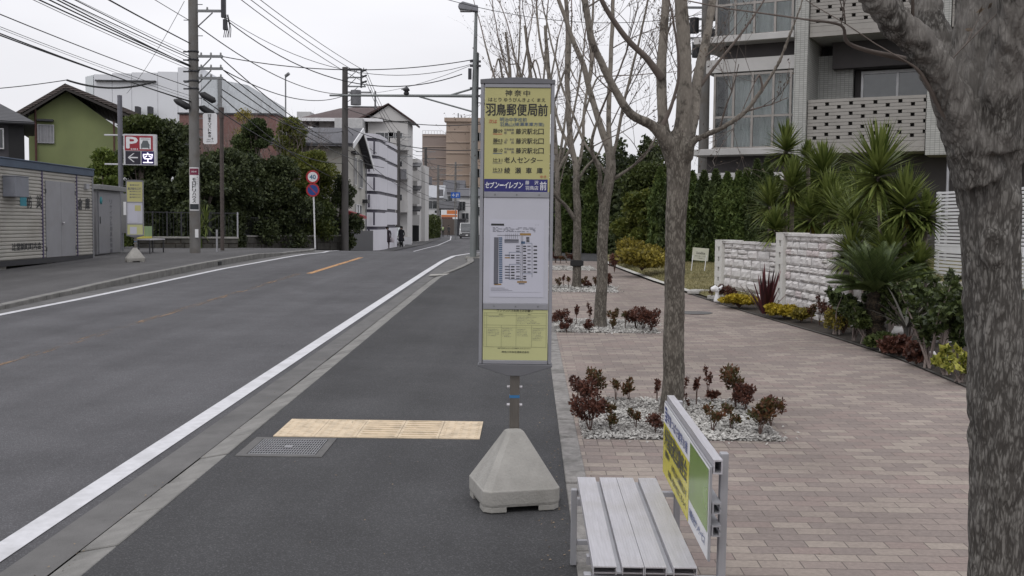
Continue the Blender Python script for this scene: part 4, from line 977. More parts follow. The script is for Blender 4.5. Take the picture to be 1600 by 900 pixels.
street_tree('slender bare tree in the middle gravel bed, leaning slightly over the red shrubs', tuple(G(938,512)), [
    ([(937,514,14),(938,495,10),(940,440,8.6),(942,380,8.4),(945,330,8.6),(948,300,8.6),(954,262,8),(952,235,7),(942,208,5.5),(930,170,4.6),(919,132,4.4),(911,100,4.2),(897,66,3.8),(884,30,3.2),(870,-10,2.8)], Y3, Y3),
    ([(942,320,6),(936,292,5),(938,270,3.4),(926,240,3.6),(925,215,3),(936,180,2.4)], Y3, Y3-.6),
    ([(954,250,6),(951,200,4.6),(952,150,4.4),(955,90,4),(957,20,3.6),(960,-40,3)], Y3, Y3+.4),
    ([(952,262,4.5),(962,225,3),(972,175,2.8),(985,120,2.4),(1000,60,2),(1012,0,1.8)], Y3, Y3-.5),
    ([(950,275,4),(935,255,2.6),(915,225,2.4),(900,190,2.2),(880,140,2),(865,80,1.6),(850,20,1.4)], Y3, Y3+.7),
    ([(919,135,3.6),(926,90,3),(922,40,2.6),(915,-20,2.2)], Y3, Y3+.5),
    ([(958,280,3.6),(985,262,2.4),(1010,240,2),(1030,205,1.6)], Y3, Y3-.3),
    ], Y3, twigs=(2, 1.2, .009, 2), bark=BARK, seed=12, n=14, budsize=.02)
Y4 = G(901,450).y
t4 = street_tree('bare tree with a black tag round its trunk, standing in the third gravel bed', tuple(G(901,450)), [
    ([(900,452,10),(901,440,7),(901,400,6.2),(902,350,6),(902,320,5.8),(900,290,5.2),(900,262,4.8),(892,225,4.4),(888,170,4.2),(886,110,3.8),(887,50,3.4),(884,-10,3)], Y4, Y4),
    ([(900,345,5),(884,322,3.4),(870,308,3.2),(858,282,2.6),(846,250,2)], Y4, Y4-.6),
    ([(900,275,4),(910,230,3),(913,170,2.6),(922,110,2.4),(925,40,2.2),(928,-20,2)], Y4, Y4+.6),
    ([(890,230,3),(872,190,2.6),(860,130,2.2),(845,70,2),(838,10,1.8)], Y4, Y4+.8),
    ([(899,290,3),(915,262,2.2),(935,240,1.8),(950,205,1.5)], Y4, Y4-.5),
    ], Y4, twigs=(2, 1.5, .011, 2), bark=BARK, seed=15, n=12, budsize=.024)
k = MB(); c = W(901, 411, Y4); k.box(c.x-.10, c.x+.10, c.y-.10, c.y+.09, c.z-.06, c.z+.06); k.box(c.x-.13, c.x+.13, c.y-.112, c.y-.101, c.z-.05, c.z+.05); k.build('name_tag', M['black'], t4, world=True)
for i, (px, Y, lab, sd, pts_) in enumerate((
    (872, 26.5, 'bare tree in the fourth gravel bed, mostly behind the bus stop sign', 21, [(872,400,6),(872,330,4.6),(870,270,4),(866,200,3.4),(858,120,3),(852,40,2.4)]),
    (838, 33, 'bare tree behind the bus stop sign with fine twigs above it', 22, [(838,395,5),(838,300,4),(836,220,3.4),(832,150,3),(826,90,2.4),(820,40,2)]),
    (800, 44, 'bare budding tree beyond the lamp post with twigs over the bus stop sign', 23, [(800,385,4.5),(800,260,3.6),(799,180,3),(797,120,2.6),(794,80,2),(790,50,1.6)]))):
    limbs = [(pts_, Y, Y)]
    p3 = pts_[2]; p4 = pts_[3]
    for (dx, top, yy_) in ((-30, 100, -.8), (34, 60, .8), (-55, 60, .6), (58, 120, -.5), (18, 20, 0)):
        s = 26.5/Y*1.3
        limbs.append(([(p3[0], p3[1], p3[2]*.8), (p3[0]+dx*.45*s, p3[1]-50*s, 2.2), (p3[0]+dx*.8*s, p3[1]-110*s, 1.7), (p3[0]+dx*s, max(top, p3[1]-190*s), 1.3)], Y, Y+yy_))
    street_tree(lab, tuple(XY(px, Y)), limbs, Y, twigs=(2, 2.0, .012, 2), bark=BARK, seed=sd, n=8, budsize=.045 if i == 2 else .03, twig_mat=TWIG_F)

# ------------------------------------------------------------------ gravel beds
STONES = leaf_mat('white_gravel', (.17,.16,.15,1), (.50,.49,.46,1), .8, 0, 3)
def gravel(x0, x1, y0, y1, n, r, seed):
    rr = random.Random(seed); V = []
    ico = [(-1,0,.0),(1,0,0),(0,-1,0),(0,1,0),(0,0,1),(0,0,-1)]; F_ = [(0,2,4),(2,1,4),(1,3,4),(3,0,4)]
    for k in range(n):
        x = rr.uniform(x0, x1); y = rr.uniform(y0, y1); s = r*rr.uniform(.55,1.35); a = rr.uniform(0, pi); sx, sy, sz = rr.uniform(.7,1.3), rr.uniform(.5,.9), rr.uniform(.4,.75)
        z = g(y)+.004+rr.uniform(0, .02); tl = rr.uniform(-.6,.6)
        P = []
        for (i, j, l) in ico:
            i += rr.uniform(-.25,.25); j += rr.uniform(-.25,.25); px, py, pz = i*s*sx, j*s*sy, l*s*sz
            pz += px*tl; P.append((x+px*cos(a)-py*sin(a), y+px*sin(a)+py*cos(a), z+pz))
        for f in F_: V += [P[q] for q in f]
    return np.array(V)
BEDS = [(.40, 1.82, 7.16, 8.66, 7200, .016, 'first'), (.36, 1.70, G(940,521).y, G(940,521).y+1.5, 3600, .020, 'second'), (.36, 1.70, G(905,457).y, G(905,457).y+1.5, 2200, .024, 'third'), (.36, 1.65, 25.6, 27.2, 1200, .03, 'fourth')]
for i, (x0, x1, y0, y1, n, r, nm) in enumerate(BEDS):
    mb = MB(); strip(mb, .362, x1+.197, .006, .006, y0-.197, y0-.001); structure('brick_border', mb, M['soldier'])
    mb = MB(); strip(mb, x0, x1, .007, .007, y0, y1); structure('bed_soil', mb, mat('bed_soil', (.10,.09,.08,1), .95, var=.4, scale=30, bump=.8))
    o = raw_mesh('gravel', gravel(x0, x1, y0, y1, n, r, 30+i), 3, STONES); tag(o, kind='stuff')
V_ = []; rr = random.Random(88)
for (x0, x1, y0, y1, n, r, nm) in BEDS:
    for k in range(90):
        s_ = rr.choice((0,1,2)); x = rr.uniform(x0, x1) if s_ == 0 else (x1+abs(rr.gauss(0,.08)) if s_ == 1 else rr.uniform(x0, x1)); y = y0-abs(rr.gauss(0,.07)) if s_ == 0 else (rr.uniform(y0, y1) if s_ == 1 else y1+abs(rr.gauss(0,.06)))
        V_.append(gravel(x, x+.001, y, y+.001, 1, r*.7, k))
tag(raw_mesh('stray_gravel', np.concatenate(V_), 3, STONES), kind='stuff')
V_ = []
for k in range(1500):      # grit and dead leaf crumbs gathered along the kerbs
    w_ = rr.random(); y = 3.5 + 20*rr.random()**1.6
    if w_ < .5: x = -2.02 - abs(rr.gauss(0, .09)); dz = -.024
    elif w_ < .8: x = .22 - abs(rr.gauss(0, .08)); dz = .003
    else: x = rr.uniform(-1.9, 3.6); dz = .006; y = rr.uniform(4, 18)
    c = Vector((x, y, g(y)+dz)); s_ = rr.uniform(.003, .009); a = rr.uniform(0, 6)
    V_ += [c+Vector((cos(a)*s_, sin(a)*s_, 0)), c+Vector((cos(a+2)*s_, sin(a+2)*s_, .002)), c+Vector((cos(a+4)*s_, sin(a+4)*s_, .004))]
tag(raw_mesh('grit', np.array([tuple(v_) for v_ in V_]), 3, leaf_mat('grit_crumbs', (.05,.04,.03,1), (.22,.17,.12,1), .9, 0, 3)), kind='stuff')
# ------------------------------------------------------------------ nandina shrubs
NAND = leaf_mat('red_nandina_leaves', (.046,.020,.015,1), (.135,.054,.036,1), .5, .2, 4)
NANDG = leaf_mat('green_red_leaves', (.050,.052,.018,1), (.14,.055,.028,1), .5, .2, 5)
STEM = mat('nandina_stem', (.09,.055,.045,1), .8)
def leafquads(c, n, rx, rz, size, rr, V, up=.4, L=1.9):
    for k in range(n):
        while True:
            q = Vector((rr.uniform(-1,1), rr.uniform(-1,1), rr.uniform(-1,1)))
            if q.length < 1: break
        p = Vector(c) + Vector((q.x*rx, q.y*rx, q.z*rz))
        d = (q + Vector((rr.uniform(-.6,.6), rr.uniform(-.6,.6), rr.uniform(-.6,.6)+up))).normalized(); s = size*rr.uniform(.6,1.25)
        w = d.cross(Vector((rr.uniform(-1,1), rr.uniform(-1,1), rr.uniform(-1,1)))).normalized()
        V += [p - d*s*L*.5, p + w*s*.5, p + d*s*L*.5, p - w*s*.5]
def nandina_mesh(seed, h, w, dense, m):
    rr = random.Random(seed); st = MB(); V = []
    ns = max(2, int(2+dense*5))
    for i in range(ns):
        a = rr.uniform(0, 2*pi); l = w*rr.uniform(.1,.95); top = Vector((cos(a)*l, sin(a)*l, h*rr.uniform(.55,1)))
        mid = Vector((top.x*.35, top.y*.35, top.z*.5)); st.tube([(0,0,-.01), mid, top], [.005,.004,.002], 4, cap=False)
        leafquads(top, int(26+42*dense), w*.42, h*.17, .021, rr, V)
        for q in (.45, .7, .85):
            if rr.random() < .35+dense: leafquads(mid.lerp(top, q)+Vector((rr.uniform(-.3,.3)*w, rr.uniform(-.3,.3)*w, 0)), int(16+30*dense), w*.4, h*.14, .020, rr, V)
    return st, np.array([tuple(x) for x in V])
PROTO = {}
def nandina(kind, seed, loc, scale, rz, label, group='red nandina shrubs in the gravel beds', name='nandina_shrub'):
    if (kind, seed) not in PROTO:
        h, w, dense, m = dict(thin=(.31,.06,.05,NAND), bushy=(.28,.15,.62,NAND), mid=(.25,.10,.3,NANDG), green=(.30,.14,.55,NANDG), low=(.13,.09,.35,NAND))[kind]
        st, V = nandina_mesh(seed, h, w, dense, m)
        t = thing(name, label, 'shrub', loc, rz, group); st.build('stem', STEM, t); raw_mesh('foliage', V, 4, m, t); PROTO[(kind, seed)] = t
    else:
        t = copy_tree(PROTO[(kind, seed)]); t['label'] = label; t['group'] = group
    t.location = loc; t.rotation_euler = (0, 0, rz); t.scale = (scale*.86,)*3
    return t
B1 = [ # px, py of the foot, kind, scale, description
 (906,640,'bushy',1.0,'tall dense red nandina at the kerb corner of the near gravel bed'),
 (934,628,'green',1.0,'upright reddish-green nandina at the back of the near bed beside the kerb'),
 (962,630,'mid',.8,'thin-stemmed red nandina at the back of the near gravel bed'),
 (983,628,'mid',.95,'small bushy red nandina at the back of the near bed between kerb and trunk'),
 (922,676,'bushy',1.05,'dark red nandina clump at the front of the near bed beside the kerb'),
 (954,675,'mid',.95,'open red nandina second from the kerb along the front of the near bed'),
 (994,672,'mid',.72,'small sparse red nandina in the middle front of the near gravel bed'),
 (1024,678,'bushy',.62,'low red nandina just in front of the near bed trunk'),
 (1026,632,'thin',1.0,'spindly red nandina with a leafy tuft just behind the near bed trunk'),
 (1068,622,'thin',.9,'spindly dark nandina half hidden by the right of the trunk'.replace('right of the trunk','far side of the trunk')),
 (1072,645,'thin',.6,'tiny bare-stemmed nandina between trunk and bench back'),
 (1088,636,'thin',1.05,'tall bare-stemmed nandina with one tuft behind the bench back'),
 (1106,622,'thin',1.0,'slim red nandina with a tuft at the back edge of the near bed'),
 (1112,632,'low',1.1,'low rounded red nandina at the back of the near bed'),
 (1113,678,'mid',1.05,'upright dark red nandina at the front of the near bed behind the bench back'),
 (1142,672,'mid',.85,'small open red nandina at the front of the near bed'),
 (1150,640,'green',1.25,'large yellow-tipped nandina at the back of the near bed'),
 (1166,645,'bushy',.95,'broad red nandina beside the yellow-tipped one'),
 (1186,684,'green',1.15,'dark green and red nandina at the outer front corner of the near bed'),
 (1204,668,'bushy',.9,'spreading red nandina at the outer corner of the near bed, closest the paving')]
for i, (px, py, kd, s, lab) in enumerate(B1): nandina(kd, 40+(i*7)%5, tuple(G(px, py)), s, R.uniform(0, 6), lab)
B2 = [(877,516,'bushy',1.05,'dense red nandina by the kerb in the second bed'),(900,510,'thin',1.2,'spindly nandina second from the kerb in the second bed'),(922,508,'thin',1.1,'thin-stemmed nandina close to the second bed trunk on the kerb side'),(886,520,'low',1.2,'low red nandina at the front of the second bed'),(921,519,'low',1.3,'low red nandina in front of the second bed trunk'),
 (958,518,'mid',1.15,'open red nandina just outward of the second bed trunk'),(960,505,'mid',.9,'small nandina behind the open one in the second bed'),(977,516,'mid',1.05,'slim red nandina in the middle of the outer half of the second bed'),(994,516,'bushy',1.2,'dense dark red nandina in the outer half of the second bed'),(1006,517,'bushy',1.0,'red nandina pressed against the dense dark one in the second bed'),(1018,519,'bushy',1.15,'red nandina at the outer corner of the second bed')]
for i, (px, py, kd, s, lab) in enumerate(B2): nandina(kd, 40+(i*7)%5, tuple(G(px, py)), s, R.uniform(0, 6), lab)
for i, (px, py, kd, s) in enumerate([(872,452,'mid',1),(880,450,'thin',1.1),(888,452,'mid',1),(912,450,'mid',1.1),(920,451,'low',1.3),(930,449,'mid',1),(941,452,'mid',1.1),(951,450,'bushy',1.2),(868,411,'bushy',1.2),(876,412,'mid',1.4),(885,411,'mid',1.3),(893,412,'bushy',1.1)]):
    nandina(kd, 40+(i*7)%5, tuple(G(px, py)), s, R.uniform(0, 6), 'small red nandina in the %s gravel bed, %s' % ('third' if py > 430 else 'fourth', ['by the sign', 'second from the sign', 'third from the sign', 'just past the trunk', 'second past the trunk', 'third past the trunk', 'fourth past the trunk', 'at the outer end', 'by the sign', 'second from the sign', 'third from the sign', 'at the outer end'][i]))
# ================================================================== planting and hedges
def npleaves(C, size, seed, outward=None, up=.3, ratio=1.8, sv=.35):
    """C (n,3) leaf centres -> diamond quads"""
    r = np.random.RandomState(seed); n = len(C)
    d = r.normal(size=(n,3)); d[:,2] += up
    if outward is not None: d += outward*1.2
    d /= np.linalg.norm(d, axis=1)[:,None]+1e-9
    w = np.cross(d, r.normal(size=(n,3))); w /= np.linalg.norm(w, axis=1)[:,None]+1e-9
    s = size*(1 + r.uniform(-sv, sv, n))[:,None]
    V = np.empty((n,4,3)); V[:,0] = C-d*s*ratio*.5; V[:,1] = C+w*s*.5; V[:,2] = C+d*s*ratio*.5; V[:,3] = C-w*s*.5
    return V.reshape(-1,3)
def blob_pts(blobs, n, seed, shell=.55, clump=.0):
    r = np.random.RandomState(seed); vol = np.array([b[1]*b[1]*b[2] for b in blobs])**.67; vol /= vol.sum(); out = []; on = []
    for b, f in zip(blobs, vol):
        k = max(8, int(n*f)); q = r.normal(size=(k,3)); q /= np.linalg.norm(q, axis=1)[:,None]
        rad = 1 - shell*r.random(k)**1.6; 
        rad *= 1 + .22*np.sin(q[:,0]*5+b[0][0]*3)*np.sin(q[:,1]*6+b[0][1])*np.cos(q[:,2]*5)
        out.append(np.array(b[0]) + q*rad[:,None]*np.array([b[1], b[1], b[2]])); on.append(q)
    return np.concatenate(out), np.concatenate(on)
def tree_crown(w, h, seed, nb=14, n=9000, size=.10, base=.25, up=.2, conic=0):
    """uneven crown of overlapping leaf clumps, local to the tree's foot"""
    rr = random.Random(seed); blobs = []
    for i in range(nb):
        z = h*(base + (1-base)*rr.random()); f = (z/h-base)/(1-base)
        rad = w*(1-abs(f-.4)*1.1) if not conic else w*(1.05-f)
        a = rr.uniform(0, 2*pi); l = max(.1, rad)*rr.uniform(.2,.85); s = w*rr.uniform(.28,.5)*(1 if not conic else (1.1-f*.7))
        blobs.append(((cos(a)*l, sin(a)*l, min(z, h-s*.6)), s, s*rr.uniform(.65,.95)))
    P, O = blob_pts(blobs, n, seed); keep = P[:,2] > .05; return blobs, npleaves(P[keep], size, seed+1, O[keep], up)
def leafy_tree(name, label, loc, w, h, m, seed, group, cat='tree', n=9000, size=.10, base=.2, nb=14, trunk=.12, conic=0, tilt=0):
    n = int(n*1.5); size *= .80
    t = thing(name, label, cat, loc, R.uniform(0,6), group)
    blobs, V = tree_crown(w, h, seed, nb, n, size, base, conic=conic)
    tb = MB(); rr = random.Random(seed); top = h*.7
    tb.tube([(0,0,-.1),(rr.uniform(-.1,.1),rr.uniform(-.1,.1),top*.4),(rr.uniform(-.2,.2),rr.uniform(-.2,.2),top)], [trunk, trunk*.75, trunk*.35], 8)
    for b in blobs: tb.tube([(0,0,top*rr.uniform(.25,.7)), Vector(b[0])*.6+Vector((0,0,b[0][2]*.3)), b[0]], [trunk*.4, trunk*.22, trunk*.1], 5, cap=False)
    tb.build('trunk', TWIG, t); raw_mesh('crown', V, 4, m, t); return t
LG = dict(
 dark = leaf_mat('dark_evergreen_leaves', (.020,.029,.013,1), (.074,.092,.034,1), .6, .15, .9),
 mid = leaf_mat('mid_green_leaves', (.032,.046,.014,1), (.095,.118,.034,1), .55, .25, .9),
 yel = leaf_mat('yellow_green_leaves', (.060,.080,.016,1), (.170,.180,.040,1), .55, .3, .8),
 bright = leaf_mat('fresh_green_leaves', (.055,.085,.015,1), (.150,.190,.040,1), .55, .3, 1.2),
 conifer = leaf_mat('conifer_sprays', (.024,.038,.012,1), (.078,.104,.032,1), .7, .1, 1.0),
 conifer2 = leaf_mat('light_conifer_sprays', (.040,.065,.015,1), (.110,.145,.038,1), .7, .15, 1.0),
 gold = leaf_mat('golden_leaves', (.22,.16,.012,1), (.55,.43,.05,1), .55, .3, 5),
 olive = leaf_mat('olive_gold_leaves', (.10,.085,.018,1), (.33,.27,.05,1), .55, .3, 1.5),
 yucca = leaf_mat('yucca_blades', (.055,.080,.016,1), (.185,.220,.060,1), .45, .25, 3),
 cycad = leaf_mat('cycad_fronds', (.030,.046,.016,1), (.110,.145,.050,1), .35, .1, 3),
 phor = leaf_mat('dark_red_blades', (.035,.012,.014,1), (.14,.035,.040,1), .4, .15, 3),
 shrub = leaf_mat('glossy_shrub_leaves', (.025,.036,.014,1), (.085,.110,.035,1), .4, .2, 3),
 ylw = leaf_mat('variegated_leaves', (.10,.12,.02,1), (.42,.40,.08,1), .45, .25, 3),
)
# columnar conifers: one of each kind modelled, the rest copied
def conifer_proto(w, h, seed, m, n=5200):
    r = np.random.RandomState(seed); z = r.random(n)**.9; rad = w*np.minimum(1, (1-z)*3.2+.06)*np.minimum(1, z*6+.55)
    a = r.uniform(0, 2*pi, n); lump = 1+.20*np.sin(a*3+z*14+seed)+.12*np.sin(a*5-z*31)
    rr_ = rad*lump*(.62+.42*r.random(n)**.5); C = np.stack([np.cos(a)*rr_, np.sin(a)*rr_, z*h+.05], 1)
    o = np.stack([np.cos(a)*.45, np.sin(a)*.45, np.ones(n)*.9], 1)
    return npleaves(C, .055, seed, o, .6, 2.6)
CP = []
def conifer(kind, loc, s, label, group):
    while len(CP) <= kind: CP.append(None)
    if CP[kind] is None:
        t = thing('columnar_conifer', label, 'conifer', loc, 0, group)
        w, h = (.27,3.0) if kind != 1 else (.23,3.2); V = conifer_proto(w, h, 50+kind, None, 5200 if kind < 3 else 4200)
        tb = MB(); tb.tube([(0,0,-.05),(0,0,h*.9)], [.05,.015], 6); n_ = 10
        tb.build('trunk', TWIG, t)
        core = MB(); core.lathe([(w*.45,.1),(w*.62,h*.3),(w*.58,h*.65),(w*.2,h*.93),(0,h*.96)], (0,0,0), 10); core.build('light_block_core', LG['conifer'], t)  # solid core added inside the crown to block light
        raw_mesh('crown', V, 4, LG['conifer2'] if kind == 2 else LG['conifer'], t); CP[kind] = t
    else: t = copy_tree(CP[kind]); t['label'] = label; t['group'] = group
    t.location = loc; t.scale = (1, 1, s) if not isinstance(s, tuple) else s; t.rotation_euler = (0,0,R.uniform(0,6)); return t
GRP = 'columnar conifers screening the apartment building'
k = 0
for (px, top, Y, kd) in ((884,276,37,0),(904,272,37,0),(925,266,36.5,2),(948,276,36,0),(968,280,36,0),(990,262,34,1),(1012,255,33,0),(1030,262,27.5,2),(1046,270,27,0),(1062,262,26.6,0),(1080,268,26.2,1),(1098,262,26,0),(1116,260,25.6,0),(1134,258,25.3,2),(1152,262,25,0),(1165,258,24.8,0),(1180,262,24.5,1),(1196,254,24.2,0),(1212,258,23.9,0),(1228,262,23.6,0),(1246,256,23.3,0),(1262,262,23,2),(1280,258,22.7,0),(1298,262,22.4,0),(1316,258,22.1,1),(1334,262,21.8,0),(1352,266,21.6,0),(1330,300,20.5,0),(1372,300,21.3,0)):
    if Y < 26.5: top += R.choice((-4, 0, 6, 12, 18))
    b = XY(px, Y); h = Zt(px, top, Y) - b.z
    wsc = 1.15 if Y > 30 else 1.0
    conifer(2 if (k*7)%5 in (0,3) else kd, tuple(b), (wsc, wsc, h/3.05), 'dark columnar conifer in the tall screen, %s' % (('behind the bare trees at the path end' if Y > 30 else 'between the lawn and the apartment building')), GRP)
    k += 1
# hedge mass that closes the gaps
def hedge(name, label, p0, p1, h, thick, m, n, size, seed, group=None):
    t_ = np.random.RandomState(seed); u_ = t_.random(n); z = t_.random(n); a = (t_.random(n)-.5)*thick*(1+.25*np.sin(u_*40))
    C = np.stack([p0.x+(p1.x-p0.x)*u_+a*.3, p0.y+(p1.y-p0.y)*u_+a, g(p0.y)+z*h*(1+.10*np.sin(u_*23)+.06*np.sin(u_*61))], 1)
    return tag(raw_mesh(name, npleaves(C, size, seed, None, .4), 4, m), label, 'hedge', group)
hedge('hedge', 'dense dark hedge closing the far end of the brick forecourt', XY(862, 39), XY(1035, 34), 3.6, 1.2, LG['dark'], 26000, .085, 61)
hedge('hedge', 'dark hedge running behind the row of columnar conifers', XY(1030, 28.4), XY(1400, 22.8), 1.7, .6, LG['dark'], 22000, .07, 62)
for i, (px, top, Y, w, m, lab) in enumerate(((1012,255,31,1.3,'mid','loose mid-green tree rising over the conifers by the pale-limbed street tree'),(1045,276,30,1.0,'yel','small yellowish-green tree close to the building corner'),(975,285,38,1.4,'dark','dark rounded tree above the far hedge'),(905,284,40,1.5,'dark','dark tree above the far hedge beside the slender street trees'),(1000,300,29,.9,'yel','bushy yellow-green tree at the back of the lawn'))):
    b = XY(px, Y); leafy_tree('garden_tree', lab, tuple(b), w, Zt(px, top, Y)-b.z, LG[m], 70+i, 'garden trees beyond the lawn', n=9000, size=.075, base=.15)
# shrubs on the lawn edge
def shrub(name, label, px, py, w, h, m, seed, n=2600, size=.04, group=None, loc=None, cat='shrub', nb=9):
    b = loc or G(px, py, .05); t = thing(name, label, cat, tuple(b), 0, group); rr = random.Random(seed)
    blobs = [((rr.uniform(-w,w)*.6, rr.uniform(-w,w)*.6, h*rr.uniform(.3,.72)), w*rr.uniform(.3,.55), h*rr.uniform(.2,.38)) for i in range(nb)]
    P, O = blob_pts(blobs, n, seed); keep = P[:,2] > .01; raw_mesh('foliage', npleaves(P[keep], size, seed, O[keep], .3), 4, m, t)
    st = MB()
    for b_ in blobs: st.tube([(0,0,-.02), (b_[0][0]*.4,b_[0][1]*.4,b_[0][2]*.5), b_[0]], [.012,.008,.004], 4, cap=False)
    st.build('stem', STEM, t); return t
LB = 'low golden and red shrubs along the path'
shrub('golden_shrub', 'broad golden-yellow spreading shrub on the lawn edge', 0, 0, .72, .50, LG['olive'], 81, 4200, .05, LB, W(1003, 418, 23.5)-Vector((0,0,.05)))
shrub('golden_shrub', 'olive-green loose shrub behind the golden one at the path curve', 0, 0, .7, .8, LG['olive'], 82, 2600, .05, LB, Vector((2.9, 26.5, g(26.5)+.1)))
shrub('golden_shrub', 'bright yellow low shrub at the foot of the lower stone wall', 1155, 478, .30, .20, LG['gold'], 83, 3000, .028, LB)
shrub('golden_shrub', 'bright yellow low shrub between the dark red blades and the tall stone wall', 1226, 494, .26, .18, LG['gold'], 84, 2600, .028, LB)
shrub('golden_shrub', 'orange-yellow low shrub past the bright yellow one under the tall stone wall', 1252, 500, .18, .17, LG['olive'], 85, 1400, .026, LB)
shrub('golden_shrub', 'thin orange-green shrub by the cycad end of the tall stone wall', 1318, 518, .25, .35, LG['olive'], 86, 1200, .028, LB)
for i, (px, py, kd, s, lab) in enumerate(((1112,466,'mid',1.0,'small red nandina at the threshold stones before the lower wall'),(1128,470,'bushy',1.1,'dark red nandina at the pier of the lower wall'),(1140,473,'bushy',1.0,'dark red nandina just past the pier of the lower wall'),(1268,503,'mid',1.3,'upright red nandina under the tall wall'),(1280,507,'thin',1.5,'taller spindly red nandina under the tall wall'),(1290,510,'bushy',1.2,'bushy red nandina under the tall wall near its end'),(1302,514,'mid',1.4,'red nandina at the end of the tall wall'),(960,425,'bushy',1.6,'reddish bush at the bend of the path edge'))):
    nandina(kd, 40+i%5, tuple(G(px, py, .04)), s, R.uniform(0,6), lab, 'red nandinas in the border under the walls')
# small white animal ornament beside the wall pier
oc = G(1120, 472, .05)
t = thing('garden_ornament', 'small white animal-shaped garden ornament beside the wall pier', 'ornament', tuple(oc), 0)
k_ = MB(); k_.lathe([(.0,.0),(.05,.0),(.055,.03),(.035,.10),(.03,.17),(.045,.2),(.02,.22),(0,.22)], (0,0,0), 12); k_.tube([(.0,0,.2),(-.04,0,.23),(-.10,-.01,.21)], [.05,.055,.03], 10); k_.tube([(.04,0,.22),(.09,.02,.27)], [.03,.015], 8); k_.build('ornament_body', M['white'], t)
# bladed plants
def blade(mb, base, d, L, w, droop, fold=.25, n=6):
    """one long pointed leaf that arches over"""
    d = Vector(d).normalized(); side = d.cross(Vector((0,0,1))); side = side.normalized() if side.length > 1e-3 else Vector((1,0,0)); p = Vector(base); vs = []; 
    for i in range(n+1):
        s = i/n; ww = w*(1-s)**.6*(.55+.9*min(1, s*4))*.5 if i < n else 0.0005
        nrm = side.cross(d); vs += [p - side*ww + nrm*ww*fold, p.copy(), p + side*ww + nrm*ww*fold]
        d = (d + Vector((0,0,-droop*(.4+s)))).normalized(); p = p + d*L/n
    fs = []
    for i in range(n): a = i*3; fs += [(a,a+1,a+4,a+3),(a+1,a+2,a+5,a+4)]
    mb.add(vs, fs, True)
def yucca_head(mb, c, r, rr, n=95):
    for i in range(n):
        a = rr.uniform(0, 2*pi); e = rr.uniform(-.7, 1.45); d = (cos(a)*cos(e), sin(a)*cos(e), sin(e))
        blade(mb, Vector(c)+Vector(d)*.02+Vector((0,0,(e-.4)*.10*r/.5)), d, r*rr.uniform(.8,1.1), .040, .045 if e > .3 else .10, n=4)
YH = [(1204,320,30,17.8),(1238,290,30,17.6),(1286,271,33,17.2),(1296,310,30,16.8),(1268,338,30,17.0),(1212,357,24,17.2),(1372,268,52,13.6),(1414,322,40,13.3),(1446,338,26,13.2),(1228,233,28,18.0),(1262,243,15,18.0),(1335,345,34,15.0),(1400,362,34,13.9),(1330,392,30,13.9),(1428,382,30,13.4),(1392,398,34,13.2),(1310,330,30,16.2),(1436,412,24,13.0),(1345,300,30,15.5)]
for i, (px, py, r, Y) in enumerate(YH):
    rr = random.Random(100+i); b = XY(px+rr.uniform(-3,8), Y); top = W(px, py+r*.1, Y); t = thing('yucca', ['yucca with a head just above the lower stone wall','yucca head rising over the joint of the two stone walls','tall yucca above the tall stone wall','yucca head just above the tall stone wall','lower yucca head behind the tall stone wall','lowest yucca head, peeping over the lower stone wall','largest yucca, its head in front of the balcony parapet','yucca just beyond the largest one, towards the louvred screen','yucca standing against the louvred screen','tallest slim yucca below the edge of the glazed bay','tiny yucca tuft on a thin stem below the balcony corner','yucca head between the stone wall end and the largest yucca','low yucca head under the largest yucca, above the cycad','low yucca head touching the end of the tall stone wall','yucca head between the cycad and the louvred screen','low yucca head directly behind the cycad fronds','yucca head behind the middle of the tall stone wall','lowest yucca head before the louvred screen','yucca head to the wall side of the largest yucca'][i], 'yucca', tuple(b), 0, 'yuccas behind the white stone walls')
    st = MB(); q = top-b; st.tube([(0,0,-.05), (q.x*.3+rr.uniform(-.05,.05), q.y*.3, q.z*.4), (q.x, q.y, q.z)], [.045*Y/15, .035*Y/15, .03*Y/15], 8); st.build('trunk', TWIG_F, t)
    hd = MB(); yucca_head(hd, q, r*1.42*Y/F, rr, int(120+r*3)); hd.build('leaf_rosette', LG['yucca'], t)
    if r > 29:
        hd = MB()
        for j in range(16):
            a = rr.uniform(0,2*pi); blade(hd, q+Vector((0,0,-.06)), (cos(a)*.5, sin(a)*.5, -.9), r*.8*Y/F, .03, .1, n=3)
        hd.build('dead_leaves', LG['olive'], t)
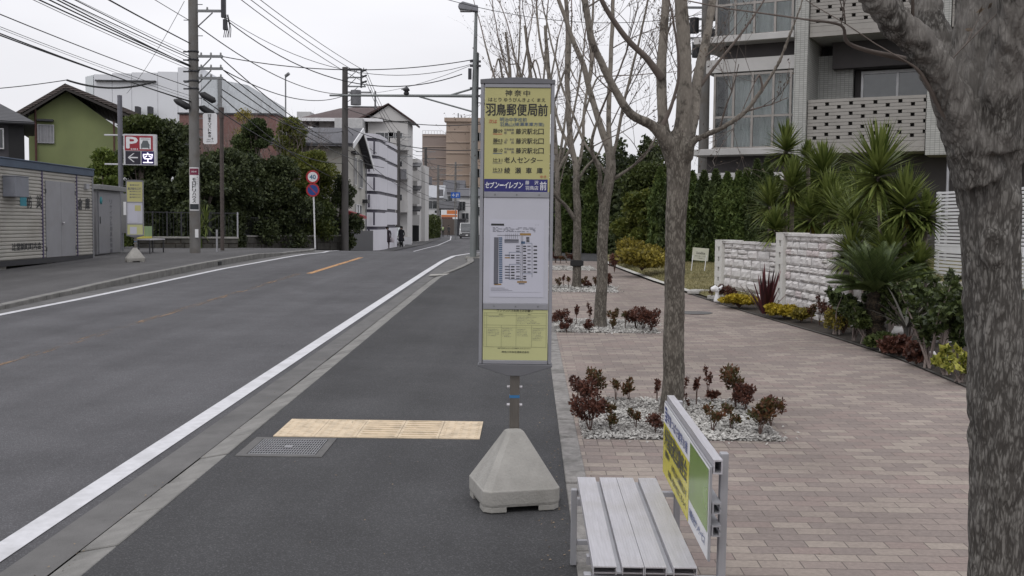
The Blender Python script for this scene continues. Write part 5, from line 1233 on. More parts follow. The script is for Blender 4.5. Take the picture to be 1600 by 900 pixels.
# cycad
Yc = 12.3; b = XY(1372, Yc); t = thing('cycad', 'cycad with dark scaly trunk and arching feathery fronds beside the tall stone wall', 'cycad', tuple(b), 0)
tk = MB(); zc = W(1372, 462, Yc).z - b.z; prof = []
for i in range(26): prof.append((.105+.02*(i%2)+.015*sin(i), zc*i/25))
tk.lathe([(0,-.02)]+prof+[(.05,zc+.05),(0,zc+.06)], (0,0,0), 14); tk.build('trunk', bark_mat('cycad_trunk', (.012,.010,.008,1), (.06,.045,.03,1), 30, .8, .1), t)
fr_ = MB(); rr = random.Random(5)
for i in range(64):
    a = rr.uniform(0, 2*pi) if i > 14 else rr.uniform(pi*.75, pi*1.35); e = rr.uniform(.3,1.3); d = Vector((cos(a)*cos(e), sin(a)*cos(e), sin(e))); L = rr.uniform(.55,.74); p = Vector((0,0,zc+.03)); n_ = 40; side = d.cross(Vector((0,0,1))).normalized()
    prev = p.copy(); cen = [p.copy()]
    for s in range(n_):
        d = (d + Vector((0,0,-.014))).normalized(); p = p + d*L/n_; cen.append(p.copy())
        if s > 3:
            f = math.sin(pi*min(1, (s-2)/(n_-2))**.8)*.9+.15; nrm = side.cross(d)
            for sg in (-1, 1):
                tip = p + side*sg*.100*f + d*.085*f + nrm*(.05*f); fr_.add([p-d*.009, p+d*.009, tip], [(0,1,2)])
    fr_.tube(cen, [.006]*n_+[.002], 4, cap=False)
fr_.build('fronds', LG['cycad'], t)
# red phormium
b = G(1196, 490, .05); t = thing('phormium', 'clump of dark red sword-shaped leaves in front of the stone walls', 'phormium', tuple(b), 0); mb = MB(); rr = random.Random(9)
for i in range(40):
    a = rr.uniform(0, 2*pi); l = rr.uniform(.05,.85); blade(mb, (cos(a)*.05, sin(a)*.05, 0), (cos(a)*l, sin(a)*l, 1), rr.uniform(.4,.78), .045, .01, n=5)
mb.build('leaves', LG['phor'], t)
# mixed border right of the cycad
BG_ = 'mixed shrubs in the border past the cycad'
def sapling(label, px, py, h, w, m, seed, n, size, Yb=None, stems=6, name='border_shrub', group=BG_, dz=.04):
    b = G(px, py, dz) if Yb is None else XY(px, Yb); t = thing(name, label, 'shrub', tuple(b), 0, group); rr = random.Random(seed); st = MB(); cs = []
    for i in range(stems):
        a = rr.uniform(0, 2*pi); top = Vector((cos(a)*w*rr.uniform(.2,1), sin(a)*w*rr.uniform(.2,1), h*rr.uniform(.55,1))); mid = top*.5 + Vector((rr.uniform(-.04,.04), rr.uniform(-.04,.04), h*.06))
        st.tube([(rr.uniform(-.04,.04), rr.uniform(-.04,.04), -.02), mid, top], [.014,.010,.004], 5, cap=False)
        for q in (.5,.65,.8,.9,1.0):
            c = mid.lerp(top, (q-.5)*2); cs.append(((c.x+rr.uniform(-.05,.05), c.y+rr.uniform(-.05,.05), c.z+rr.uniform(-.03,.05)), w*rr.uniform(.14,.28), h*rr.uniform(.05,.12)))
    P, O = blob_pts(cs, n, seed, .9); raw_mesh('foliage', npleaves(P, size, seed, O, .3, 1.9), 4, m, t); st.build('stem', TWIG_F, t); return t
sapling('open dark-leaved sapling against the end of the tall stone wall', 1306, 520, .62, .22, LG['shrub'], 201, 900, .035)
sapling('dark glossy shrub between the stone wall and the cycad trunk', 1338, 530, .55, .25, LG['shrub'], 202, 1800, .035)
sapling('spiky green shrub around the foot of the cycad', 1352, 535, .45, .22, LG['mid'], 203, 1600, .03)
sapling('large open shrub with pale forked stems past the cycad', 1448, 572, .85, .34, LG['shrub'], 204, 1500, .036, stems=9)
sapling('dense dark shrub just behind the pale-stemmed one', 1420, 540, .75, .40, LG['shrub'], 205, 2400, .036, stems=9)
sapling('dense green shrub beside the near tree trunk', 1496, 572, .72, .34, LG['shrub'], 206, 2600, .038, stems=10)
sapling('green shrub with orange tips near the louvred screen', 1476, 540, .62, .36, LG['mid'], 207, 2400, .036, stems=10)
sapling('small spindly young shrub in front of the louvred screen', 1490, 455, .75, .22, LG['dark'], 208, 500, .045, Yb=15.5)
sapling('small yellow-green variegated plant at the edge of the border', 1480, 583, .28, .10, LG['ylw'], 209, 260, .05, stems=5)
sapling('low yellow-green variegated plant close to the near trunk', 1500, 594, .24, .14, LG['ylw'], 210, 340, .05, stems=5)
shrub('border_shrub', 'low dusky-red rounded shrub at the foot of the cycad', 1404, 553, .22, .20, NAND, 211, 1600, .035, BG_)
shrub('border_shrub', 'dark red rounded shrub under the pale forked stems', 1432, 566, .14, .22, NAND, 212, 900, .03, BG_)
shrub('border_shrub', 'low dark green ground shrub along the border edge', 1375, 541, .26, .16, LG['mid'], 213, 1500, .03, BG_)
mb = MB(); rr = random.Random(77); b = G(1415, 548, .05)
t = thing('cordyline', 'grey-leaved arching spiky plant past the cycad', 'cordyline', tuple(b), 0, None)
for i in range(26):
    a = rr.uniform(0,2*pi); l = rr.uniform(.4,1.4); blade(mb, (0,0,.25), (cos(a)*l, sin(a)*l, .8), rr.uniform(.4,.62), .03, .10, n=5)
mb.tube([(0,0,0),(0,0,.28)], .025, 8); mb.build('leaves', leaf_mat('grey_brown_blades', (.05,.045,.04,1), (.16,.15,.13,1), .5, .1, 3), t)
# pale rocks in the border and gravel near the screen
for i, (px, Y, s) in enumerate(((1415,13.2,.16),(1440,13.6,.12),(1395,11.6,.09),(1500,14.8,.3),(1475,12.4,.12),(1455,11.2,.10))):
    b = XY(px, Y); mb = MB(); rr = random.Random(i); pf = [(0,0),(s,0.0),(s*1.05,s*.3),(s*.7,s*.6),(0,s*.68)]
    mb.lathe(pf, (0,0,0), 9); mb.v = [(v[0]*rr.uniform(.85,1.2), v[1]*rr.uniform(.8,1.1), v[2]*rr.uniform(.9,1.1)) for v in mb.v]
    o = mb.build('rock', STONE); o.location = (b.x, b.y, b.z+.03); tag(o, 'pale rock lying among the shrubs past the cycad', 'rock', 'pale rocks among the border shrubs')
# green sign board on the lawn
b = W(1081, 419, 21.2); b2_ = W(1102, 418, 21.2)
t = thing('notice_board', 'small cream notice board on two white legs standing on the lawn', 'notice board', (b.x, b.y, b.z-.03), math.radians(-6)); w = .33; sc2 = 21.2/F
pb = MB(); pb.box(-.02, w-.02, -.012, .012, .20, .46, Matrix.Shear('XY', 3, (0,0)).to_4x4() @ Matrix.Rotation(-.06, 4, 'X') @ Matrix.Rotation(.07, 4, 'Y')); pn = pb.build('panel', mat('cream_panel', (.42,.42,.34,1), .5), t)
for x in (0.0, .27): q = MB(); q.tube([(x-.012,0,-.02),(x+.02,0,.30)], .009, 6); q.build('leg', M['white'], t)
q = MB(); MM = Matrix.Rotation(-.06, 3, 'X') @ Matrix.Rotation(.07, 3, 'Y')
q.text('Satellite', MM @ Vector((0,-.0135,0)), MM @ Vector((1,0,0)), MM @ Vector((0,0,1)), .06, .24, .33, .38, .02); q.text('展示場・入口', MM @ Vector((0,-.0135,0)), MM @ Vector((1,0,0)), MM @ Vector((0,0,1)), .04, .25, .28, .30); q.text('ご自由に', MM @ Vector((0,-.0135,0)), MM @ Vector((1,0,0)), MM @ Vector((0,0,1)), .08, .22, .235, .26); q.build('lettering', M['ink'], pn)
# thin poles among the far planting and a grey concrete utility pole behind the second street tree
for px, top, Y, r, lab in ((907, 364, 31, .03, 'short grey post beyond the black-tagged tree'),):
    b = XY(px, Y); mb = MB(); mb.tube([b, (b.x, b.y, Zt(px, top, Y))], r, 8); tag(mb.build('metal_post', M['alu_dull']), lab, 'post')
# ================================================================== left side of the street
def panel_mat():
    m = mat('cream_steel_sheet', (.40,.385,.35,1), .55, .1, var=.07, scale=2, dirt=(.22,.19,.15,1), dirt_amt=.35, dscale=1.2); return m
SHEET = panel_mat(); PURP = mat('faded_purple_trim', (.075,.06,.12,1), .6, var=.15); BLUE = mat('blue_grey_trim', (.06,.085,.125,1), .6, var=.12, scale=3)
# prefabricated store: long ribbed wall facing the road
ca = Vector((-11.35, 18.2)); cb_ = Vector((-11.55, 27.35)); Lc = (cb_-ca).length; zc0 = g(23)+.02
ct = thing('prefab_store', 'cream ribbed prefabricated store with blue roof edge and grey double doors', 'storage container', (ca.x, ca.y, zc0), math.atan2(cb_.y-ca.y, cb_.x-ca.x))
# local: x along the wall (to the far end), y inward (away from the road), z up
def lx(px):      # photo column -> local x on the wall
    d = pix(px, 330); a = ca; b = cb_-ca; den = d.x*b.y - d.y*b.x; tt_ = (a.x*b.y - a.y*b.x)/den; P = Vector((d.x*tt_, d.y*tt_)); return (P-ca).dot(b)/b.length
def lz(px, py):
    X = ca + (cb_-ca)*(lx(px)/Lc); return W(px, py, X.y).z - zc0
Lc = lx(143.5); zb, zt_ = lz(143, 405), lz(143, 277); zr = zt_+.0
D1a, D1b = lx(70), lx(116); c1, c2 = lx(65), lx(119)
w = MB()
def ribs(x0, x1, z0, z1, sp=.082):
    n = int((z1-z0)/sp); s = (z1-z0)/n
    for i in range(n):
        z = z0+i*s; w.prism([(-.0, z), (-.0, z+s*.98), (-.004, z+s*.97), (-.022, z+s*.80), (-.022, z+s*.30), (-.004, z+s*.04)], x0, x1, 'x', Matrix(((1,0,0,0),(0,1,0,0),(0,0,1,0),(0,0,0,1))))
ribs(0, c1-.03, zb+.14, zt_); ribs(c1+.03, c2-.03, lz(95,285)+.04, zt_); ribs(c2+.03, Lc, zb+.14, zt_); ribs(c1+.03, D1a-.03, zb+.14, lz(95,285)+.03); ribs(D1b+.03, c2-.03, zb+.14, lz(95,285)+.03)
w.box(0, Lc, .001, .04, zb+.14, zt_)
w.build('ribbed_wall', SHEET, ct)
w = MB(); w.box(Lc-.001, Lc+.04, -.03, 2.4, zb+.14, zt_); w.box(0, Lc, 2.36, 2.4, zb+.14, zt_); w.box(-.04, -.001, -.03, 2.4, zb+.14, zt_); w.build('end_wall', SHEET, ct)
w = MB(); w.box(-.08, Lc+.04, -.06, 2.5, zt_+.001, zt_+.17); w.box(-.10, Lc+.05, -.08, 2.53, zt_+.1701, zt_+.20); w.build('roof_edge', BLUE, ct, bevel=.01)
w = MB(); w.box(0, Lc, -.03, .06, zb+.02, zb+.139); w.build('base_rail', M['steel_dk'], ct)
for x in (c1, c2): q = MB(); q.box(x-.029, x+.029, -.032, .0, zb+.14, zt_-.001); q.build('upright', PURP, ct)
q = MB(); q.box(Lc-.03, Lc+.045, -.034, .03, zb+.02, zt_-.001); q.build('upright', mat('grey_trim', (.22,.22,.23,1), .6), ct)
zd = lz(95, 285)
for (a, b_) in ((D1a, (D1a+D1b)/2-.004), ((D1a+D1b)/2+.004, D1b)):
    q = MB(); q.box(a, b_, -.03, .0, zb+.15, zd); dr = q.build('door', mat('grey_door_paint', (.26,.26,.275,1), .5, var=.06, scale=2, dirt=(.15,.14,.13,1), dirt_amt=.3) if 'door' not in M else M['door'], ct, bevel=.004)
    M['door'] = dr.data.materials[0]
    q = MB()
    for z in (zb+.35, zd-.25): xh = a if a == D1a else b_; q.box(xh-.02, xh+.02, -.036, -.0301, z-.05, z+.05)
    q.build('hinge', M['steel_dk'], dr)
q = MB(); q.lathe([(0,0),(.03,0),(.03,.05),(0,.055)], (0,0,0), 10, Matrix.Translation(((D1a+D1b)/2+.06, -.03, (zb+zd)/2-.02)) @ Matrix.Rotation(pi/2, 4, 'X')); q.build('handle', M['alu'], dr)
bx0, bx1 = lx(3), lx(25); q = MB(); q.box(bx0, bx1, -.30, -.0225, lz(14,308), lz(14,277)); q.box(bx0-.01, bx1+.01, -.31, -.0225, lz(14,277)+.001, lz(14,277)+.02); q.build('meter_box', mat('grey_meter_box', (.20,.21,.24,1), .55, dirt_amt=.2), ct, bevel=.01)
q = MB(); q.box(lx(131), lx(136), -.08, -.0225, lz(133, 296), lz(133, 288)); q.build('vent_cover', M['alu_dull'], ct)
q = MB(); xx = lx(31); q.box(lx(30), lx(40), -.0265, -.0228, lz(35,322), lz(35,304)); q.build('teal_label', mat('teal_sticker', (.02,.20,.26,1), .5), ct)
q = MB()
for ch, a, b_ in (('防', 41, 48.5), ('災', 55.5, 64), ('倉', 120.5, 127.5), ('庫', 132, 139)): q.text(ch, (0,-.0245,0), (1,0,0), (0,0,1), lx(a), lx(b_), lz((a+b_)/2, 325.5 if a < 100 else 328), lz((a+b_)/2, 306 if a < 100 else 310), .035)
q.text('辻堂新町町内会', (0,-.0245,0), (1,0,0), (0,0,1), lx(16), lx(62), lz(39, 390), lz(39, 379), .03)
q.build('lettering', M['ink'], ct)
for x in (lx(4), lx(78), lx(120)): q = MB(); q.box(x-.15, x+.15, .02, .3, -.15, zb+.019); q.box(x-.15, x+.15, 2.0, 2.3, -.15, zb+.019); q.build('foundation_block', M['conc'], ct)
# grey steel cabinet next to it
cx0, cx1 = XY(149, 27.9), XY(190, 30.2); cx0.x = -11.75; cx1.x = -11.95
k0 = W(150, 300, 27.9); k1 = W(188, 300, 30.0)
ka, kb = Vector((k0.x, 27.9)), Vector((k1.x, 30.0)); kl = (kb-ka).length
kt = thing('steel_cabinet', 'grey steel storage cabinet with vertical writing next to the ribbed store', 'cabinet', (ka.x, ka.y, g(29)+.1), math.atan2(kb.y-ka.y, kb.x-ka.x))
kz = W(165, 290, 28.8).z - g(29) - .1
q = MB(); q.box(0, kl, 0, .9, .02, kz-.14); q.build('cabinet_body', mat('cabinet_grey', (.17,.17,.18,1), .5, var=.06, dirt_amt=.2), kt, bevel=.01)
q = MB(); q.box(-.07, kl+.12, -.14, .98, kz-.139, kz); q.build('cabinet_roof', mat('cabinet_roof_grey', (.19,.19,.19,1), .6, var=.1), kt, bevel=.015)
q = MB(); q.box(.14, kl-.14, -.02, -.001, .05, kz-.2); dr = q.build('door', mat('cabinet_door', (.21,.21,.225,1), .5, var=.05), kt, bevel=.004)
q = MB(); q.box(.22, .26, -.035, -.021, kz*.45, kz*.55); q.build('handle', M['steel_dk'], dr)
q = MB(); q.lathe([(0,0),(.11,0),(.11,.002),(0,.002)], (0,0,0), 20, Matrix.Translation((.34, -.0215, kz*.78)) @ Matrix.Rotation(pi/2, 4, 'X')); q.build('teal_label', mat('teal_round_sticker', (.02,.24,.27,1), .5), dr)
q = MB()
for i, ch in enumerate('リサイクル用具保管庫'): q.text(ch, (0,-.0225,0), (1,0,0), (0,0,1), kl*.50, kl*.60, kz*.80-.155*i-.12, kz*.80-.155*i, .02)
q.build('lettering', M['ink_grey'], dr)
# notice frame beyond the cabinet
p0 = W(192, 340, 31.0); q = MB(); nbd = thing('notice_board', 'grey notice frame with a white poster between the cabinet and the far bus stop sign', 'notice board', (p0.x, 31.0, g(31)+.1), math.radians(4))
q = MB(); wz = 31.0/F; q.box(-.05, .42, 0, .04, .55, 1.75); pn = q.build('panel', mat('notice_grey', (.17,.17,.17,1), .6), nbd)
q = MB(); q.box(.02, .30, -.003, -.0005, 1.10, 1.50); q.build('poster', M['white'], pn)
q = MB(); q.box(-.05, -.01, .041, .08, -.1, 1.75); q.box(.36, .40, .041, .08, -.1, 1.75); q.build('post', M['steel'], nbd)
# second bus stop sign across the road, seen from its side of the street
c2_ = G(212, 409, .106)
bs2, r2_, t2_, n2_, yy2 = bus_sign((c2_.x, c2_.y, c2_.z), 'yellow bus stop sign on a concrete foot on the far pavement beside the steel cabinet', math.radians(14), detail=False)
q = MB()
for z, h, a, b_ in ((2.22,.045,-.11,.11),(2.13,.075,-.16,.16),(2.03,.035,-.12,.15),(1.95,.04,-.12,.14),(1.87,.04,-.12,.14)): q.text('藤沢駅北口行', (0, yy2-.0015, 0), (1,0,0), (0,0,1), a, b_, z-h, z, .02)
q.build('lettering', M['ink_grey'], r2_); bs2.scale = (1, 1, .87)
q = MB(); q.box(-.15, .06, yy2-.002, yy2-.0003, 1.14, 1.64); q.build('timetable_sheet', M['paper'], t2_)
q = MB(); q.box(.0, .14, yy2-.0032, yy2-.0022, 1.46, 1.62); q.build('coloured_sheet', M['yellow'], t2_)
q = MB(); q.box(-.12, .04, yy2-.002, yy2-.0003, .80, 1.0); q.build('timetable_sheet', M['paper'], n2_)
# bench with yellow and green advert behind it
bc = G(205, 408, .1)
b2 = thing('bench', 'small steel bench with a yellow and green advert beside the far bus stop sign', 'bench', (W(213,380,29.3).x+.03, 29.3, g(29.3)+.106), 0)
for (a, b_) in ((0,.085),(.09,.18),(.185,.28),(.285,.37)): q = MB(); q.box(a, b_, 0, 1.2, .40, .43); q.build('seat_slat', M['alu'], b2)
for x in (.02, .34):
    for y in (.05, 1.15): q = MB(); q.box(x-.015, x+.015, y-.015, y+.015, 0, .399); q.build('leg', M['steel_dk'], b2)
q = MB(); q.box(-.02, .0, .0, 1.15, .44, .80); bk_ = q.build('backrest', mat('yellow_advert', (.50,.44,.04,1), .4), b2)
q = MB(); q.box(.0005,.003, .55, 1.15, .5,.80); q.build('green_field', mat('green_advert', (.20,.30,.12,1), .4), bk_)

# parking sign on a grey post
Yp = 33.0; pb_ = XY(190, Yp); ptop = Zt(190, 149, Yp)
ps = thing('parking_sign', 'red white and black parking sign with a lit character, on a tall grey post', 'parking sign', tuple(pb_), math.radians(6))
q = MB(); q.tube([(0,0,-.1),(0,0,ptop-pb_.z)], .075, 14); q.build('post', mat('grey_post_paint', (.13,.13,.15,1), .5, .2), ps)
pl_ = lambda px, py: ((W(px, py, Yp).x-pb_.x), W(px, py, Yp).z-pb_.z)
xa, za = pl_(194, 258); xb, zb2 = pl_(243, 210); 
q = MB(); q.box(xa, xb, -.08, .08, za, zb2); q.box(-.5, xa-.001, -.02, .02, zb2-.06, zb2-.01); q.box(-.5, xa-.001, -.02, .02, za+.0, za+.05)
bd = q.build('sign_box', mat('sign_box_white', (.48,.48,.5,1), .45), ps, bevel=.01)
wS, hS = xb-xa, zb2-za; yf = -.083
def prt(name, m, rects, yo=0, par=bd):
    q = MB()
    for (a, b_, c, d) in rects: q.box(xa+wS*a, xa+wS*b_, yf-yo-.002, yf-yo+.0021, za+hS*c, za+hS*d)
    return q.build(name, m, par)
redp = prt('red_field', mat('sign_red', (.26,.018,.03,1), .45), [(.045,.90,.47,.95)])
blk = prt('black_field', mat('sign_black', (.02,.018,.03,1), .4), [(.06,.52,.03,.455)])
led = prt('display', mat('display_violet', (.02,.012,.09,1), .4), [(.55,.93,.03,.455)])
SW = mat('sign_letter_white', (.62,.62,.64,1), .5)
q = MB(); TT = lambda m_, s_, a, b_, c, d, bo=0, yo=.003: m_.text(s_, (xa, yf-yo, za), (1,0,0), (0,0,1), wS*a, wS*b_, hS*c, hS*d, bo)
TT(q, 'P', .10, .43, .55, .90, .05); TT(q, '24H', .22, .44, .49, .545, .02, .004); q.build('lettering', SW, redp)
q = MB(); q.box(xa+wS*.50, xa+wS*.84, yf-.0042, yf-.0022, za+hS*.52, za+hS*.89); fr2 = q.build('white_frame', SW, redp)
q = MB()   # front view of a car, plain pictogram
def PG(pts): 
    b0 = len(q.v); q.add([(xa+wS*a, yf-.006, za+hS*c) for a, c in pts], [tuple(range(len(pts)))])
PG([(.54,.535),(.58,.535),(.58,.56),(.76,.56),(.76,.535),(.80,.535),(.80,.68),(.775,.71),(.74,.80),(.60,.80),(.565,.71),(.54,.68)]); PG([(.53,.84),(.81,.84),(.81,.855),(.53,.855)])
q.build('car_pictogram', mat('pictogram_grey', (.10,.11,.12,1), .5), fr2)
q = MB()
def PG2(pts): q.add([(xa+wS*a, yf-.0045, za+hS*c) for a, c in pts], [tuple(range(len(pts)))])
PG2([(.16,.225),(.44,.225),(.44,.265),(.16,.265)]); PG2([(.13,.245),(.30,.385),(.34,.385),(.175,.245)]); PG2([(.13,.2449),(.175,.2449),(.34,.10),(.30,.10)]); q.build('arrow', SW, blk)
q = MB(); TT(q, '空', .60, .89, .08, .41, .018); q.build('lettering', emit_mat('lit_character', (.85,.80,1,1), 1.0), led)

# ------------------------------------------------------------------ utility poles
def upole(label, base, h, r0, r1, m=None, bands=(), group='concrete utility poles along the street', rz=0):
    t = thing('utility_pole', label, 'utility pole', tuple(base), rz, group)
    q = MB(); q.tube([(0,0,-.3),(0,0,h*.5),(0,0,h)], [r0, (r0+r1)/2, r1], 16); q.build('pole', m or M['polec'], t); return t
def crossarm(t, z, L, both=False, x0=0, ins=3, up=True):
    q = MB(); a = x0 if not both else -L; q.box(a, L, -.04, .03, z-.035, z+.035); q.tube([(0, .05, z-.55), (L*.6, 0, z-.05)], .02, 5); o = q.build('crossarm', M['steel'], t)
    for i in range(ins):
        x = L*(i+1)/ins - .06
        k = MB(); k.lathe([(.0,.035),(.025,.035),(.035,.05),(.02,.065),(.035,.08),(.02,.095),(.028,.11),(0,.12)], (x, 0, z), 8); k.build('insulator', mat('insulator_glaze', (.25,.25,.25,1), .3) if 'ins' not in M else M['ins'], o)
        M['ins'] = k and bpy.data.materials.get('insulator_glaze')
P1 = G(305, 396, .1); Y1 = P1.y
u1 = upole('thick concrete utility pole carrying a vertical white advert at the far kerb', P1, 12.5, .158, .12)
zl = lambda px, py, Y=Y1, b=P1: W(px, py, Y).z - b.z
crossarm(u1, zl(300,17), .95, ins=2); crossarm(u1, zl(303,88), .86); crossarm(u1, zl(303,107), .86); crossarm(u1, zl(303,122), .86)
q = MB(); z = zl(303,17); q.box(.85,.97,-.12,.0, z-.2, z+1.5); q.box(.9, 1.0, -.11, .03, z-.55, z-.25)
for i in range(5): q.tube([(.9+.03*i, 0, z-.1), (.93+.04*i, .05, z-.4-.1*(i%3)), (.88+.05*i, .03, z-.75)], .012, 4)
q.build('cable_bracket', M['steel_dk'], u1)
for (x, y, py) in ((.42,-.1,152),(-.30,-.2,163),(.30,.2,171)):   # one object each
    z = zl(305, py); q = MB(); q.tube([(x-.22, y, z+.1), (x-.1, y, z+.06), (x+.18, y, z-.1), (x+.25, y, z-.13)], [.03,.10,.10,.03], 10); q.build('cable_splice_box', M['cable'], u1)
q = MB()
for py in (82, 95, 113, 128, 140): z = zl(300, py); q.lathe([(.12,z),(.158,z),(.158,z+.05),(.12,z+.05)], (0,0,0), 14); q.box(-.30,-.12,-.02,.02, z, z+.04)
q.build('pole_band', M['steel_dk'], u1)
for i in range(6):
    z = zl(300, 200) + i*.0; 
q = MB()
for i in range(10): z = 3.2+i*.45; sx = 1 if i % 2 else -1; q.tube([(sx*.13,0,z),(sx*.28,0,z)], .012, 5)
q.build('step_bolt', M['steel_dk'], u1)
def curved_ad(t, r, z0, z1, half, m, name, off=.004, a0=-pi/2):
    q = MB(); n = 12
    vs = []
    for i in range(n+1):
        a = a0-half+2*half*i/n
        for z in (z0, z1): vs.append(((r+off)*cos(a), (r+off)*sin(a), z))
    q.add(vs, [(2*i, 2*i+2, 2*i+3, 2*i+1) for i in range(n)], True); return q.build(name, m, t)
a0 = -pi/2+.22; ra = .158; zt1_, zb1_ = zl(305,262), zl(305,329)
adp = curved_ad(u1, ra, zb1_, zt1_, .95, M['white'], 'wrap_advert', .004, a0)
curved_ad(adp, ra, zt1_-.22, zt1_-.03, .85, mat('advert_maroon', (.16,.02,.05,1), .5), 'maroon_field', .007, a0)
curved_ad(adp, ra, zb1_+.03, zb1_+.19, .85, mat('advert_black', (.03,.035,.04,1), .5), 'black_field', .007, a0)
q = MB(); ux = Vector((-sin(a0), cos(a0), 0)); O = Vector(((ra+.010)*cos(a0), (ra+.010)*sin(a0), 0))
for i, ch in enumerate('モロドリハウス'): q.text(ch, O, ux, (0,0,1), -.05, .05, zt1_-.40-.105*i, zt1_-.31-.105*i, .03)
for i, ch in enumerate('注文住宅'): q.text(ch, O, ux, (0,0,1), .075, .105, zt1_-.31-.06*i, zt1_-.27-.06*i)
q.build('lettering', M['ink'], adp)
q = MB(); q.text('神奈川県', O-ux*0, ux, (0,0,1), -.07, .07, zt1_-.15, zt1_-.10, .01); q.build('lettering', M['white'], adp)
q = MB(); q.box(.06, .16, -.19, -.185, zl(305,371), zl(305,358)); q.build('sticker', M['white'], u1)
# hanging white plate
a = W(317.5, 225, Y1)-P1; b_ = W(339, 177, Y1)-P1
q = MB(); c_ = .04; q.prism([(a.x+c_,a.z),(b_.x-c_,a.z),(b_.x,a.z+c_),(b_.x,b_.z-c_),(b_.x-c_,b_.z),(a.x+c_,b_.z),(a.x,b_.z-c_),(a.x,a.z+c_)], -.012, .012, 'y'); hp = q.build('hanging_sign', M['white'], u1)
q = MB(); 
for z in (a.z+.2, b_.z-.15): q.box(.10, a.x-.0005, -.008, .008, z-.015, z+.015)
q.build('sign_bracket', M['steel'], hp)
q = MB(); xm = (a.x+b_.x)/2-.01; s9 = (b_.z-a.z)
for i, ch in enumerate('日基キリスト教会'): q.text(ch, (0,-.0135,0), (1,0,0), (0,0,1), xm-.045, xm+.045, b_.z-.03-.085*(i+1)+.008, b_.z-.03-.085*i, .03)
q.text('辻堂東海岸', (0,-.0135,0), (1,0,0), (0,0,1), xm-.09, xm+.03, a.z+.11, a.z+.15); q.text('徒歩三分', (0,-.0135,0), (1,0,0), (0,0,1), xm-.10, xm+.12, a.z+.05, a.z+.09); q.box(xm+.07, xm+.085, -.0138, -.0125, a.z+.11, a.z+.19); q.box(xm+.05, xm+.105, -.0139, -.0126, a.z+.15, a.z+.165)
q.build('lettering', M['ink'], hp)
# thin brown pole
b = XY(347.5, 33.5); b.z += .05; q = MB(); zt3 = Zt(347, 168, 33.5); q.tube([b, (b.x, b.y, zt3-.35)], .065, 12); q.tube([(b.x,b.y,zt3-.35),(b.x,b.y,zt3)], .085, 12); tag(q.build('metal_pole', mat('rusty_brown_pole', (.075,.06,.055,1), .6, .2, var=.2)), 'slim brown metal pole just past the advert pole', 'pole')
b = XY(339, 32.5); q = MB(); q.tube([b, (b.x, b.y, b.z+.75)], .03, 8); tag(q.build('guard_post', M['alu_dull']), 'short thin steel post at the foot of the slim brown pole', 'post')
P2 = XY(539, 52); M['pole_dk'] = mat('weathered_dark_pole', (.075,.07,.068,1), .85, var=.2, scale=3, stretch=(1,1,.3)); u2 = upole('utility pole with a rectangular arm frame in front of the white gabled house', P2, Zt(532,105,52)-P2.z, .19, .14, M['pole_dk'])
z2 = lambda py: W(534, py, 52).z-P2.z
for py, L in ((109,1.0),(121,.9),(135,1.05),(144,1.35)): crossarm(u2, z2(py), L, ins=1)
q = MB(); q.box(.78,.86,-.05,.05, z2(137), z2(108)); q.box(-.02,.84,-.05,.05,z2(108)-.04,z2(108)+.04)
for py in (112,121,130): q.tube([(.8,0,z2(py)),(1.1,0,z2(py)+.12)], .05, 6)
q.build('arm_frame', M['steel_dk'], u2)
q = MB(); q.tube([(.55,0,z2(164)),(.55,0,z2(141))], .26, 14); q.tube([(1.5,.2,z2(170)),(1.5,.2,z2(141))], .05, 6); q.tube([(.0,.2,z2(166)),(1.6,.2,z2(166))], .04, 6); q.build('transformer', mat('transformer_grey', (.14,.14,.15,1), .5), u2)
far = [(622,205,90,'utility pole by the entrance of the apartment block with the brown roof'),(664.5,230,115,'utility pole beside the narrow balcony building'),(711,253,165,'distant utility pole in front of the orange-brown building'),(684,258,140,'distant utility pole by the hedge near the orange shop banner'),(651,300,135,'short distant pole between the narrow balcony building and the hedge')]
UP = [u1, u2]
for (px, py, Y, lab) in far:
    b = XY(px, Y); b.z += .05; t = upole(lab, b, Zt(px, py, Y)-b.z, .20, .15, M['pole_dk'] if px < 670 else M['polec']); h = Zt(px, py, Y)-b.z
    for dz in (.5, 1.3, 2.2): crossarm(t, h-dz, 1.1, both=(dz != 1.3), ins=2)
    q = MB(); q.tube([(.45,0,h-4.2),(.45,0,h-3.3)], .28, 10); q.build('transformer', bpy.data.materials['transformer_grey'], t); UP.append(t)
b = XY(1096, 35.0); t = upole('concrete utility pole with many fittings seen between the limbs of the second street tree', b, 12.5, .19, .14); 
for py in (12, 30, 48, 60, 84): z = Zt(1096, py, 35.0)-b.z; crossarm(t, z, .8, both=True, ins=2)
for (py, x) in ((20,.35),(40,-.4),(58,.3),(78,-.3)): q = MB(); z = Zt(1096, py, 35.0)-b.z; q.tube([(x,0,z-.25),(x,0,z+.25)], .16, 8); q.build('cable_splice_box', M['cable'], t)
